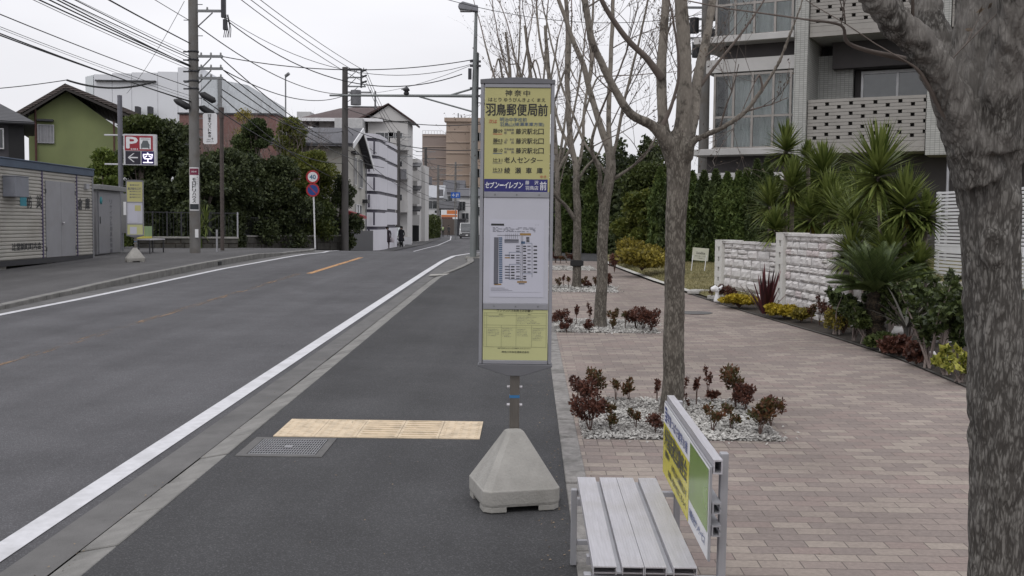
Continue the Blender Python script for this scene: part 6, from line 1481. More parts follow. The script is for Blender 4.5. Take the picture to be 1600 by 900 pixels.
# ------------------------------------------------------------------ street lamp with a long arm
Yl = 31.5; lb = G(739, 403); Yl = lb.y; s = Yl/F
t = thing('street_lamp', 'green-grey street lamp with a long horizontal arm reaching over the road', 'street lamp', tuple(lb), 0)
wl = lambda px, py: (W(px, py, Yl).x-lb.x, W(px, py, Yl).z-lb.z)
x1_, z1_ = wl(743, 82)
LP = mat('lamp_post_paint', (.19,.205,.205,1), .5, .2, var=.1, scale=3, dirt=(.07,.07,.065,1), dirt_amt=.3)
q = MB(); q.tube([(0,0,0),(x1_*.5,0,z1_*.5),(x1_-.03,0,wl(742,150)[1]),(wl(744,14)[0],0,wl(744,14)[1])], [.105,.10,.075,.045], 14); po = q.build('post', LP, t)
q = MB(); q.box(-.22,.22,-.22,.22,-.02,.03); q.build('base_plate', M['conc'], po)
q = MB(); q.tube([(.12,.05,wl(744,345)[1]-.9),(x1_+.02,.12,wl(744,250)[1]),(x1_+.04,.12,wl(745,82)[1])], .065, 10); q.build('conduit_post', mat('darker_post', (.07,.08,.08,1), .5), t)
q = MB(); a = wl(716, 12); b_ = wl(747, 14); q.prism([(a[0],a[1]-.0),(a[0]+.02,a[1]+.10),(a[0]+.14,a[1]+.17),(b_[0]-.12,b_[1]+.11),(b_[0],b_[1]+.09),(b_[0],b_[1]-.10),(a[0]+.05,a[1]-.06)], -.13, .13, 'y'); lh = q.build('lamp_head', mat('lamp_head_grey', (.19,.19,.21,1), .5, .2), t, bevel=.02)
q = MB(); q.box(a[0]+.06, b_[0]-.2, -.10, .10, b_[1]-.085, b_[1]-.05); q.build('lens', mat('lamp_lens', (.25,.25,.26,1), .3), lh)
q = MB(); a = wl(515, 149); b_ = wl(738, 150); q.tube([(a[0],0,a[1]),(b_[0],0,b_[1])], [.03,.05], 10); arm = q.build('arm', LP, t)
q = MB(); c = wl(655,151); d = wl(740,175); q.tube([(c[0],0,c[1]),(d[0],0,d[1])], .025, 8); c = wl(703,149); d = wl(740,138); q.tube([(c[0],0.01,c[1]),(d[0],0.01,d[1])], .03, 8); q.build('brace', LP, arm)
q = MB(); c = wl(635, 146); q.lathe([(.0,-.05),(.06,-.05),(.09,0),(.06,.06),(.11,.09),(.07,.16),(.03,.2),(0,.22)], (c[0],0,c[1]), 10); q.tube([(c[0]-.15,0,c[1]+.12),(c[0]-.08,0,c[1]+.14),(c[0],0,c[1]+.1)], .02, 6); q.build('sensor', M['steel_dk'], arm)
q = MB(); c = wl(737, 116); q.box(c[0]-.10, c[0]-.0, -.12, .0, c[1]-.16, c[1]+.16)
for py in (96,103,138,150): c = wl(741, py); q.box(c[0]-.13, c[0]+.20, -.03, .03, c[1]-.03, c[1]+.03)
q.build('junction_box', M['steel_dk'], po)
q = MB(); c = wl(735, 345); q.box(-.13+.02, -.105, -.05, .05, 1.6, 2.6); q.build('reflector_strip', M['white'], po)
# 40 limit sign and no-parking sign on one post
Ys = 47.0; b = XY(492.5, Ys); b.z += .05
t = thing('traffic_sign', 'speed limit 40 and no-parking discs on one white post before the dark trees', 'road sign', tuple(b), 0)
zs = lambda py: W(490, py, Ys).z - b.z; dx = W(489, 300, Ys).x - b.x
q = MB(); q.tube([(0,0,-.1),(dx,0,zs(268))], .035, 10); q.build('post', M['white'], t)
def disc(r, y, m, name, par, z, th=.006):
    q = MB(); q.lathe([(0,0),(r,0),(r,th),(0,th)], (0,0,0), 40, Matrix.Translation((dx, y, z)) @ Matrix.Rotation(pi/2, 4, 'X'), smooth=False); return q.build(name, m, par)
RED = mat('sign_rim_red', (.34,.025,.03,1), .45); SB = mat('sign_blue', (.02,.055,.22,1), .45)
zz = zs(276.5); d1 = disc(.31, -.05, RED, 'speed_disc', t, zz); d2 = disc(.225, -.0565, SW, 'white_face', d1, zz, .003)
q = MB(); q.text('40', (dx, -.0625, zz), (1,0,0), (0,0,1), -.14, .14, -.10, .10, .045); q.build('lettering', mat('sign_teal_blue', (.03,.12,.20,1), .5), d2)
zz = zs(297); d1 = disc(.31, -.05, RED, 'no_parking_disc', t, zz); disc(.235, -.0565, SB, 'blue_face', d1, zz, .003)
q = MB(); MM_ = Matrix.Translation((dx, 0, zz)) @ Matrix.Rotation(radians(45), 4, 'Y'); q.box(-.225, .225, -.0625, -.0605, -.022, .022, MM_); q.build('slash', RED, d1)
# ================================================================== houses, blocks and trees across the road
WHT = mat('white_render', (.50,.50,.50,1), .8, var=.06, scale=.6, dirt=(.33,.33,.33,1), dirt_amt=.3, dscale=.4)
CREAM = mat('cream_render', (.40,.385,.35,1), .8, var=.06, scale=.8, dirt=(.26,.25,.22,1), dirt_amt=.35, dscale=.5)
def roof_mat(name, col, sp=3.6):
    m = mat(name, col, .7, var=.15, scale=3); t = m.node_tree; p = t.nodes['Principled BSDF']; tc = [n for n in t.nodes if n.type == 'TEX_COORD'][0]
    w = N(t, 'ShaderNodeTexWave'); w.bands_direction = 'Z'; w.inputs['Scale'].default_value = sp; t.links.new(tc.outputs['Object'], w.inputs['Vector'])
    b = N(t, 'ShaderNodeBump'); b.inputs['Strength'].default_value = .8; b.inputs['Distance'].default_value = .04; t.links.new(w.outputs[0], b.inputs['Height']); t.links.new(b.outputs[0], p.inputs['Normal']); return m
RGREY = roof_mat('grey_roof_tiles', (.075,.075,.085,1)); RBRN = roof_mat('brown_roof', (.060,.036,.034,1)); RDK = roof_mat('dark_roof_tiles', (.045,.045,.05,1))
def winset(t, x, y, z, w, h, face='y', frame=None, depth=.10, glass=None, par=None, bars=0, name='window'):
    """window as a part: frame ring, with its pane as a sub-part; face 'y' looks towards -y, 'x' towards +x"""
    q = MB(); f = .05
    def bb(a0, a1, d0, d1, z0, z1):
        if face == 'y': q.box(a0, a1, y+d0, y+d1, z0, z1)
        else: q.box(x-d1, x-d0, a0, a1, z0, z1)
    c = x if face == 'y' else y
    bb(c-w/2, c-w/2+f, -depth, .0, z-h/2, z+h/2); bb(c+w/2-f, c+w/2, -depth, .0, z-h/2, z+h/2); bb(c-w/2+f, c+w/2-f, -depth, 0, z+h/2-f, z+h/2); bb(c-w/2+f, c+w/2-f, -depth, 0, z-h/2, z-h/2+f)
    bb(c-.02, c+.02, -depth*.8, 0, z-h/2+f, z+h/2-f)
    for i in range(bars): xx = c-w/2+w*(i+1)/(bars+1); bb(xx-.012, xx+.012, -depth-.05, -depth-.02, z-h/2, z+h/2)
    o = q.build(name, frame or M['sash'], t)
    q = MB()
    if face == 'y': q.box(c-w/2+f, c+w/2-f, y-depth*.4, y-.002, z-h/2+f, z+h/2-f)
    else: q.box(x+.002, x+depth*.4, c-w/2+f, c+w/2-f, z-h/2+f, z+h/2-f)
    q.build('pane', glass or M['darkglass'], o); return o
# green gabled house: gable faces the camera
Yg = 52.0; ga = XY(48, Yg); RZG = radians(20); d_ = W(186, 380, Yg); d_ = Vector((d_.x, d_.y)); wg = (ga.x*d_.y-ga.y*d_.x)/(d_.x*sin(RZG)-d_.y*cos(RZG))
t = thing('green_house', 'green rendered house with a low brown-tiled gable behind the ribbed store', 'house', tuple(ga), RZG); zg = lambda py: W(110, py, Yg+1.2).z-ga.z
q = MB(); ze, za_ = zg(186), zg(142); xm = wg*.43; GRN = mat('green_render', (.205,.235,.105,1), .85, var=.08, scale=.7, stretch=(1,1,.3), dirt=(.13,.145,.075,1), dirt_amt=.4, dscale=.7)
zR = zg(196); q.prism([(0,0),(wg,0),(wg,ze-.4),(xm,za_-.1),(0,ze)], 0, 9, 'y'); q.build('wall', GRN, t)
q = MB(); ov = 1.0
for (x0, z0, x1, z1) in ((-ov, ze-ov*.33-.1, xm, za_), (xm+.001, za_, wg+ov+.2, zg(185))):
    q.prism([(x0,z0),(x1,z1),(x1,z1+.22),(x0,z0+.20)], -.8, 9.6, 'y')
q.build('roof', RDK if False else roof_mat('brown_clay_roof', (.075,.06,.055,1)), t)
q = MB(); q.prism([(-ov*.9,ze-ov*.33-.25),(xm,za_-.13),(xm,za_-.001),(-ov*.9,ze-ov*.33-.12)], -.78, -.70, 'y'); q.prism([(xm+.001,za_-.13),(wg+ov,zg(185)-.15),(wg+ov,zg(185)-.02),(xm+.001,za_-.001)], -.78, -.70, 'y'); q.build('barge_board', mat('dark_brown_board', (.035,.03,.028,1), .7), t)
winset(t, wg*.19, 0, zg(212), .78, .95, bars=4, frame=M['alu_dull'], glass=mat('frosted_pane', (.30,.30,.31,1), .4))
q = MB(); q.box(wg*.10, wg*.28, -.35, -.001, zg(193), zg(190)); q.build('window_canopy', M['steel_dk'], t)
q = MB(); q.tube([(wg*.08,-.1,0),(wg*.08,-.1,zg(175))], .05, 8); q.tube([(wg*.96,-.08,0),(wg*.96,-.08,zg(185)-.1)], .04, 8); q.build('downpipe', mat('brown_pipe', (.10,.04,.035,1), .5), t)
# dark house at the frame edge
Yd = 44.0; da = XY(-60, Yd); db = XY(42, Yd); t = thing('dark_house', 'dark grey house with hipped tile roof beside the green house', 'house', tuple(da), radians(26)); zd_ = lambda py: W(20, py, Yd).z-da.z; RZD = radians(26); d_ = W(40, 380, Yd); wd_ = (da.x*d_.y-da.y*d_.x)/(d_.x*sin(RZD)-d_.y*cos(RZD))
q = MB(); q.box(0, wd_, 0, 6, 0, zd_(190)); q.build('wall', mat('charcoal_render', (.055,.052,.058,1), .8, var=.08), t)
q = MB(); e = zd_(187); r_ = zd_(146); o_ = .45; V8 = [(-o_,-o_,e),(wd_+o_,-o_,e),(wd_+o_,6+o_,e),(-o_,6+o_,e),(wd_*.3,3.5,r_+.2),(wd_*.45,3.5,r_+.2)]; V9 = [(a,b,c-.12) for a,b,c in V8[:4]]
q.add(V8+V9, [(0,1,5,4),(1,2,5),(2,3,4,5),(3,0,4),(6,9,8,7),(0,6,7,1),(1,7,8,2),(2,8,9,3),(3,9,6,0)]); q.build('roof', RDK, t)
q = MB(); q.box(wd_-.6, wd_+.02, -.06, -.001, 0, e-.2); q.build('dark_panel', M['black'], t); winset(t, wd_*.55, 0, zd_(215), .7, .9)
# white office block far behind, stepped white wall, glass face to the right
Yo = 150.0; oa = XY(147, Yo); t = thing('office_building', 'large white office building with stepped parapet and glazed end behind the utility pole', 'building', tuple(oa), math.radians(3)); zo = lambda px, py: W(px, py, Yo).z-oa.z; xo = lambda px: W(px, 150, Yo).x-oa.x
WP = mat('white_cladding', (.62,.63,.66,1), .6, var=.03, scale=.05)
for (a, b_, py) in ((147,175,116),(175,205,114),(205,245,112.5),(245,276,111),(276,312,104)):
    q = MB(); q.box(xo(a), xo(b_)-.05, 0, 40, 0, zo(a, py)); q.build('cladding_panel_wall', WP, t)
gm_ = tile_mat('curtain_wall_glass', (.60,.63,.65,1), 1.6, 2.4, .6)
q = MB(); q.prism([(xo(312),0.01),(xo(363),9),(xo(363),40),(xo(312),40)], 0, zo(340,118)); q.build('curtain_wall', gm_, t)
q = MB(); q.box(xo(330), xo(334), 3.0, 6.5, 0, zo(335,117)+.3); q.build('mullion_fin', M['steel'], t)
q = MB(); q.prism([(xo(126),2),(xo(147)-.1,0.02),(xo(147)-.1,30),(xo(126),30)], 0, zo(130,117)); q.build('curtain_wall', gm_, t)
q = MB(); q.box(xo(150), xo(243), -.5, -.01, zo(200,127.5), zo(200,125.5)); q.build('roof_rail', M['steel_dk'], t)
for px in (216, 235): q = MB(); q.box(xo(px), xo(px+5), -2, -.6, 0, zo(px, 168)); q.build('plant_tower', M['steel_dk'], t)
# dark brick building behind the trees
Yb = 72.0; ba = XY(282, Yb); t = thing('brick_building', 'long reddish-brown brick building rising behind the garden trees', 'building', tuple(ba), 0); wb = XY(432, Yb).x-ba.x
q = MB(); q.box(0, wb, 0, 10, 0, Zt(330,179,Yb)-ba.z); q.build('wall', tile_mat('brown_brick', (.17,.085,.075,1), .25, .08, .8), t)
q = MB(); q.box(-.1, wb+.1, -.1, 10.1, Zt(330,179,Yb)-ba.z+.001, Zt(330,179,Yb)-ba.z+.12); q.build('coping', M['steel_dk'], t)
q = MB(); xk = W(371,240,Yb-6).x-ba.x; t2 = thing('garden_shed', 'small pale-roofed shed glimpsed between the trees before the brick building', 'shed', (W(371,240,56).x, 56, g(56)), 0)
q = MB(); q.box(-.7, .7, 0, 2, 0, Zt(371,262,56)-g(56)); q.build('wall', CREAM, t2); q = MB(); q.prism([(-.9,Zt(371,262,56)-g(56)),(.9,Zt(371,262,56)-g(56)),(.1,Zt(371,236,56)-g(56))], -.2, 2.2, 'y'); q.build('roof', M['alu_dull'], t2)
# white gabled house at the kerb: gable end looks across the street (+x)
t = thing('gabled_house', 'white two-storey house with grey roof and gable end facing the street', 'house', (W(540,380,54.5).x, 54.5, g(58)), math.radians(0)); h0_ = g(58)
Lx = -W(540,380,54.5).x + W(438,380,54.5).x; ya_, yr_, yb_ = 0.0, 4.0, 9.2
zE = Zt(538,221,54.5)-h0_; zR_ = Zt(552,205,58.5)-h0_; zE2 = Zt(571,258,63.5)-h0_
tw_ = math.atan2((W(571,300,63.7).x-W(540,300,54.5).x), 9.2)
t.rotation_euler = (0, 0, -tw_)
q = MB(); q.prism([(0,0),(9.2,0),(9.2,zE2),(4.0,zR_),(0,zE)], Lx, 0, 'x'); q.build('wall', CREAM, t)
q = MB(); o_ = .5
q.prism([(-.5,zE-.30),(4.0,zR_),(4.0,zR_+.18),(-.5,zE-.12)], Lx-.5, .45, 'x'); q.prism([(4.001,zR_),(9.7,zE2-.2),(9.7,zE2-.02),(4.001,zR_+.18)], Lx-.5, .45, 'x'); q.build('roof', RGREY, t)
q = MB(); q.prism([(-.52,zE-.40),(4.0,zR_-.12),(4.0,zR_+.19),(-.52,zE-.10)], .451, .50, 'x'); q.prism([(4.001,zR_-.12),(9.72,zE2-.32),(9.72,zE2-.0),(4.001,zR_+.19)], .451, .50, 'x'); q.build('barge_board', M['white'], t)
zh = lambda py, Y=59.0: W(555, py, Y).z-h0_
winset(t, 0, 6.3, zh(272,61), 1.5, 1.7, 'x'); winset(t, 0, 3.7, zh(268,58.5), .7, 1.6, 'x'); winset(t, 0, 5.2, zh(345,60), 2.6, 1.9, 'x', name='window')
q = MB(); q.box(.0, .25, 2.2, 4.0, zh(243), zh(240)); q.box(.0,.3,7.6,9.0,zh(317,63),zh(312,63)); q.build('vent_hood', M['steel_dk'], t)
q = MB(); q.prism([(.001, zh(330)),(.9, zh(338)),(.9, zh(342)),(.001, zh(340))], .2, 2.0, 'y'); q.build('red_awning', mat('red_awning_cloth', (.24,.03,.035,1), .7), t)
q = MB(); q.tube([(.06,9.1,0),(.06,9.1,zE2)], .04, 6); q.build('downpipe', M['steel'], t)
ea, eb = XY(542,55.5), XY(578,64); q = MB(); q.prism([(ea.x,ea.y),(ea.x+.2,ea.y),(eb.x+.2,eb.y),(eb.x,eb.y)], g(64)-.2, Zt(556,361,59)); tag(q.build('garden_wall', M['steel_dk'], None), 'low dark garden wall in front of the white gabled house', 'wall')
# rounded white block with dark bands
def rounded_block(name, label, x0, x1, y0, y1, z1, rad, bands, base, floors_m, band_m, lines=()):
    t = thing(name, label, 'apartment building', tuple(base), 0)
    def out(r, off=0):
        P = [(x0-off, y0-off)]
        for i in range(9): a = -pi/2+ (pi/2)*i/8; P.append((x1-r+(r+off)*cos(a), y0+r+(r+off)*sin(a)))
        P += [(x1+off, y1+off), (x0-off, y1+off)]; return P
    zz = 0
    for (b0, b1) in bands:
        q = MB(); q.prism(out(rad), zz+.001, b0-.001); q.build('wall', floors_m, t)
        q = MB(); q.prism(out(rad, -.12), b0, b1); q.build('window_band', band_m, t); zz = b1
    q = MB(); q.prism(out(rad), zz+.001, z1); q.build('wall', floors_m, t)
    return t
Ym = 70.0; mbase = XY(560, Ym); zm = lambda py, Y=Ym: W(590, py, Y).z-mbase.z; SLIT = mat('dark_band', (.045,.04,.06,1), .5); WT = mat('white_tile_wall', (.58,.57,.61,1), .6, var=.03, scale=.5)
bands = [(zm(y+3), zm(y-2)) for y in (356,329,300,273,244,217)]
x1m = XY(589, Ym).x-mbase.x
t = rounded_block('banded_apartments', 'white apartment block with rounded corner and thin dark bands past the gabled house', -4.5, x1m, 0, 5, zm(208), 1.3, bands, mbase, WT, SLIT)
q = MB(); x2 = XY(575, Ym).x-mbase.x
for i, py in enumerate((368,342,314,287,258,231)): q.box(x2+.0+(i%2)*.35, x2+.10+(i%2)*.35, -.02, .2, zm(py+10), zm(py-10))
q.build('slit_window', SLIT, t)
mb2 = XY(585, 76); bands2 = [(zm(y+3, 76), zm(y-2, 76)) for y in (353,328,303,278,252,227)]
rounded_block('banded_apartments', 'set-back wing of the white banded block, nearer the entrance', -2, XY(604,76).x-mb2.x, 0, 6, zm(219,76), .7, [(a-mb2.z+mbase.z, b-mb2.z+mbase.z) for a,b in bands2], mb2, WT, SLIT)
# large white block with brown roof
Yn_ = 92.0; na = XY(492, Yn_); t = thing('apartment_block', 'four-storey white apartment block with brown pitched roofs and stacked balconies', 'apartment building', tuple(na), 0); zn = lambda py: W(600, py, Yn_).z-na.z; xn = lambda px: W(px, 200, Yn_).x-na.x
WB = mat('offwhite_block', (.47,.46,.45,1), .8, var=.05, scale=.4)
q = MB(); q.box(0, xn(575), 2, 12, 0, zn(187)); q.box(xn(575)+.001, xn(637), 0, 4, 0, zn(190)); q.build('wall', WB, t)
q = MB(); q.prism([(xn(572),zn(189)),(xn(642),zn(189)),(xn(607),zn(165))], -.15, 4, 'y'); q.build('gable', WB, t)
q = MB(); q.prism([(xn(560),zn(190)),(xn(607)+.02,zn(163.5)),(xn(607)+.02,zn(161.5)),(xn(558),zn(187))], -.4, 5, 'y'); q.prism([(xn(607)+.03,zn(163.5)),(xn(646),zn(192)),(xn(647),zn(189)),(xn(607)+.03,zn(161.5))], -.4, 5, 'y'); q.build('roof', RBRN, t)
q = MB(); a, b_, c, d = xn(462), xn(600), xn(512), xn(588)
q.add([(a,-.5,zn(188)),(b_,-.5,zn(186)),(d,6,zn(153)),(c,6,zn(158)),(a,12.5,zn(188)),(b_,12.5,zn(186)),(a,-.5,zn(191)),(b_,-.5,zn(189))], [(0,1,2,3),(5,4,3,2),(0,3,4),(1,5,2),(6,7,1,0)]); q.build('roof', RBRN, t)
q = MB(); q.box(a+.2, b_, -.62, -.51, zn(191), zn(186)); q.build('eaves_board', M['white'], t)
for i, py in enumerate((220, 264, 316, 365)):
    for (px, w_) in ((601,1.7),(618,1.3)): 
        if i < 3 or px > 610: winset(t, xn(px), 0, zn(py), w_, 1.5, 'y')
    q = MB(); zz = zn(py+13); q.box(xn(612), xn(640), -1.1, -.001, zz-.15, zz); q.box(xn(612), xn(640), -1.1, -1.0, zz+.001, zz+.9); q.build('balcony', WB, t)
q = MB(); q.box(xn(528), xn(571), -1.6, 1.9, zn(205), zn(204)+.9); q.build('balcony', mat('pale_balcony', (.42,.42,.42,1), .7), t)
q = MB(); q.box(xn(583), xn(608), -2.5, -.001, 0, 2.6); q.build('porch', WHT, t)
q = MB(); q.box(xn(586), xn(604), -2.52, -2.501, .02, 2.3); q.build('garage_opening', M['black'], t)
q = MB(); q.box(xn(448), xn(470), 4, 8, zn(186), zn(168)); q.box(0,0.01,4,8,0,zn(186)); q.build('roof_structure', WHT, t)
# narrow building with balconies and awnings
Yk = 104.0; kb_ = XY(641, Yk); t = thing('balcony_building', 'narrow pale building with deep dark balconies past the brown-roofed block', 'apartment building', tuple(kb_), 0); zk = lambda py: W(650, py, Yk).z-kb_.z; xk_ = lambda px: W(px, 300, Yk).x-kb_.x
q = MB(); q.box(0, xk_(652), .0, 5, 0, zk(248)); q.box(xk_(652)+.001, xk_(658), 4, 8, 0, zk(255)); q.build('wall', WB, t)
for py in (268, 304, 336):
    q = MB(); zz = zk(py); q.box(xk_(643), xk_(658), -1.4, -.001, zz-.15, zz); q.box(xk_(643), xk_(658), -1.4, -1.3, zz-1.0, zz-.151); q.build('balcony', WB, t)
    q = MB(); q.prism([(-.001, zz+.9),(-1.6, zz+.45),(-1.6, zz+.35),(-.001, zz+.7)], xk_(641), xk_(659), 'x'); q.build('awning', M['steel_dk'], t)
    winset(t, xk_(650), 0, zz-1.6, 1.4, 1.5, 'y') if False else None
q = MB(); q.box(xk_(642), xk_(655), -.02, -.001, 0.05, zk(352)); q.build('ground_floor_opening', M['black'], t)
# orange-brown hotel-like block
Yr = 250.0; ra_ = XY(657, Yr); t = thing('brown_tower', 'tall orange-brown block with pale floor lines at the end of the street', 'building', tuple(ra_), 0); zr_ = lambda py: W(700, py, Yr).z-ra_.z; xr_ = lambda px: W(px, 250, Yr).x-ra_.x
OB = mat('orange_brown_tile', (.30,.235,.19,1), .8, var=.05, scale=.1); OB2 = mat('duller_brown_tile', (.24,.195,.175,1), .8, var=.05, scale=.1)
q = MB(); q.box(0, xr_(700), 3, 20, 0, zr_(208)); q.build('wall', OB2, t)
q = MB(); q.box(xr_(697), xr_(770), 0, 3-.001, 0, zr_(190)); q.box(xr_(694), xr_(772), -.5, 3-.002, zr_(190)+.001, zr_(184)); q.box(xr_(735)+.001, xr_(772), -3, -.501, 0, zr_(194)); q.build('wall', OB, t)
q = MB()
for i in range(9): z = zr_(205+i*17); q.box(xr_(697), xr_(735), -.25, -.001, z-.10, z+.10); q.box(0, xr_(697)-.1, 2.8, 2.999, z-1.0, z-.85)
q.build('floor_line', mat('pale_floor_line', (.38,.31,.26,1), .8), t)
q = MB()
for i in range(9): x = i*xr_(697)/8.5; q.box(x, x+.12, 3, 3.1, zr_(208), zr_(203))
q.box(0, xr_(690), 3.02, 3.08, zr_(203), zr_(203)+.12); q.build('roof_railing', M['white'], t)
for px, py in ((715,176),(709,182),(720,180)): q = MB(); q.tube([(xr_(px),1,zr_(185)),(xr_(px),1,zr_(py))], .15, 5); q.build('aerial', M['steel'], t)
for i in range(5): 
    for px in (745, 752): winset(t, xr_(px), -3, zr_(215+i*28), 1.6, 2.0, 'y')
# clutter of low buildings at the bend
def block(name, label, px0, px1, pyt, Y, dep, m, roof=None, pyr=None, wins=(), group=None, rm=None):
    b = XY(px0, Y); t = thing(name, label, 'building', tuple(b), 0, group); x1 = XY(px1, Y).x-b.x; h = Zt((px0+px1)/2, pyt, Y)-b.z
    q = MB(); q.box(0, x1, 0, dep, -1, h); q.build('wall', m, t)
    if roof == 'gable':
        hr = Zt((px0+px1)/2, pyr, Y)-b.z; q = MB(); q.prism([(-.4,h-.05),(dep/2,hr),(dep+.4,h-.05),(dep+.4,h-.2),(-.4,h-.2)], -.3, x1+.3, 'x'); q.build('roof', rm or RGREY, t)
    elif roof == 'front':
        hr = Zt((px0+px1)/2, pyr, Y)-b.z; q = MB(); q.prism([(-.4,h-.05),(x1/2,hr),(x1+.4,h-.05),(x1+.4,h-.25),(-.4,h-.25)], -.3, dep, 'y'); q.build('roof', rm or RGREY, t)
    else: q = MB(); q.box(-.1, x1+.1, -.1, dep+.1, h+.001, h+.25); q.build('parapet', m, t)
    for (px, py, w_, h_) in wins: winset(t, W(px, py, Y).x-b.x, 0, W(px, py, Y).z-b.z, w_, h_, 'y')
    return t
block('small_house', 'pale house with light roof below the orange-brown block', 666, 690, 308, 185, 9, WHT, 'gable', 288, ((676,320,1.6,1.5),(684,335,1.2,1.5)), None, mat('pale_metal_roof', (.30,.31,.33,1), .5))
block('small_house', 'grey-roofed house right at the street bend behind the blue sign'.replace('right at','at'), 692, 722, 300, 200, 9, mat('grey_render', (.30,.30,.31,1), .8), 'gable', 280, ((700,312,1.8,1.6),))
ty = block('tiled_roof_shop', 'dark tiled-roof shop above the orange banner', 686, 712, 325, 168, 8, mat('brown_board_wall', (.10,.08,.07,1), .8), 'gable', 313, ((692,333,1.2,1.0),), None, RDK)
block('small_house', 'white building behind the lamp post at the end of the street', 716, 790, 306, 175, 12, WHT, 'gable', 292, ((722,322,1.2,1.6),(727,340,1.2,1.6),(749,330,1.6,1.6),(757,330,1.6,1.6)))
block('small_house', 'low dark building under the white one at the bend', 713, 727, 344, 160, 6, M['steel_dk'])
block('small_house', 'white low building between the narrow balcony building and the hedge', 666, 676, 335, 150, 5, WHT)
block('warehouse', 'long pale grey building hidden behind the bus stop sign', 790, 905, 300, 120, 14, CREAM, 'gable', 285)
q = MB(); Ysb = 150; a = W(689, 342, Ysb); b_ = W(715, 328, Ysb); t = thing('shop_banner', 'orange and white shop banner board hanging over the pavement far down the street', 'banner', (a.x, Ysb, a.z), 0)
w_, h_ = b_.x-a.x, b_.z-a.z
q = MB(); q.box(0, w_, 0, .15, 0, h_); bn_ = q.build('board', M['white'], t); q = MB(); q.box(.35*w_, w_*.98, -.02, -.001, h_*.55, h_*.95); q.box(.02*w_, w_*.98, -.02, -.001, h_*.22, h_*.45); q.build('orange_field', mat('banner_orange', (.50,.16,.05,1), .6), bn_); q = MB(); q.box(.02*w_, w_*.7, -.025, -.0011, .0, h_*.2); q.build('brown_field', mat('banner_brown', (.12,.05,.04,1), .6), bn_)
q = MB(); q.tube([(w_*.05,.1,-3.8),(w_*.05,.1,0)], .08, 6); q.tube([(w_*.95,.1,-3.8),(w_*.95,.1,0)], .08, 6); q.build('post', M['steel'], t)
# blue road sign on its own post
Yq = 120; a = W(704.5, 309.5, Yq); b_ = W(719, 300.5, Yq); t = thing('direction_sign', 'small blue direction sign with white arrows above the road', 'road sign', (a.x, Yq, a.z), 0); w_, h_ = b_.x-a.x, b_.z-a.z
q = MB(); q.box(0, w_, 0, .04, 0, h_); sg = q.build('panel', mat('road_sign_blue', (.02,.09,.36,1), .4), t)
q = MB()
for (x0,x1,z0,z1) in ((.12,.4,.42,.56),(.24,.30,.25,.80),(.55,.62,.2,.7),(.55,.85,.62,.74),(.74,.80,.3,.5)): q.box(w_*x0, w_*x1, -.01, -.001, h_*z0, h_*z1)
q.build('arrow', SW, sg)
q = MB(); q.tube([(w_*.5,.08,h_),(w_*.5,.08,-(a.z-g(Yq)))], .05, 6); q.build('post', M['steel'], t)
# antenna lamp pole, and stone wall with fence under the trees
b = XY(447, 74); q = MB(); zt4 = Zt(447,119,74); q.tube([b, (b.x,b.y,zt4)], [.07,.05], 8); q.tube([(b.x,b.y,zt4),(b.x+.28,b.y-.1,zt4+.18)], .12, 8); tag(q.build('metal_pole', M['steel']), 'thin pole with a small lamp rising behind the garden trees', 'pole')
def low_wall(label, pa, pb, h, m):
    d = pb-pa; t = thing('low_stone_wall', label, 'wall', tuple(pa), math.atan2(d.y, d.x), 'low stone walls under the garden trees'); L = d.length; rr = random.Random(3)
    q = MB(); 
    for r in range(2):
        x = -.01
        while x < L:
            l = rr.uniform(.3,.6); q.box(x+.01, min(x+l,L)-.01, -rr.uniform(.0,.03), .3, r*h/2+.008-.1*(r==0), (r+1)*h/2-.008); x += l
    q.build('stonework', m, t, bevel=.015, seg=1); q = MB(); q.box(0, L, .001, .29, -.1, h-.02); q.build('core', M['soil'], t); q = MB(); q.box(-.02, L+.02, -.05, .33, h+.0, h+.06); q.build('coping', M['conc'], t); return t, L
STN = mat('mossy_wall_stone', (.06,.057,.05,1), .9, var=.35, scale=5, bump=.8, bscale=30)
pa, pb = XY(376, 46.5), XY(538, 52.5); pa.z = pb.z = g(49)+.02
t, L = low_wall('low mossy stone wall under the yellow-green tree, behind the speed sign', pa, pb, .62, STN)
f = thing('metal_fence', 'dull metal mesh fence on the stone wall behind the speed sign', 'fence', (pa.x, pa.y, pa.z+.68), math.atan2(pb.y-pa.y, pb.x-pa.x))
for i in range(7): q = MB(); x = L*i/6; q.box(x-.03, x+.03, .1, .16, 0, .85); q.build('post', M['alu_dull'] if i == 0 else M['steel_dk'], f)
q = MB(); 
for i in range(int(L/.10)): q.box(i*.10-.006, i*.10+.006, .12, .135, .03, .8)
for z in (.03,.8): q.box(0, L, .115, .14, z, z+.03)
q.build('mesh_panel', M['steel_dk'], f)
pa, pb = XY(216, 36), XY(372, 37.3); pa.z = pb.z = g(37)+.0
t, L = low_wall('low mossy stone wall behind the far bus stop sign and bench', pa, pb, .38, STN)
f = thing('metal_fence', 'dark green metal fence behind the far bus stop sign', 'fence', (pa.x, pa.y, pa.z+.44), math.atan2(pb.y-pa.y, pb.x-pa.x))
for i in range(8): q = MB(); x = L*i/7; q.box(x-.025, x+.025, .1, .15, 0, .9); q.build('post', M['alu_dull'] if i == 7 else M['steel_dk'], f)
q = MB()
for i in range(int(L/.12)): q.box(i*.12-.005, i*.12+.005, .12, .135, .03, .85)
q.box(0, L, .115, .14, .85, .88); q.build('mesh_panel', M['steel_dk'], f)
q = MB(); b = XY(514.5, 52.5); q.box(b.x-.13, b.x+.13, b.y, b.y+.35, b.z, Zt(514,357,52.5)); tag(q.build('red_post_box', mat('post_box_red', (.15,.015,.02,1), .5), bevel=.03), 'narrow dark red box between the garden wall and the white pillar', 'box')
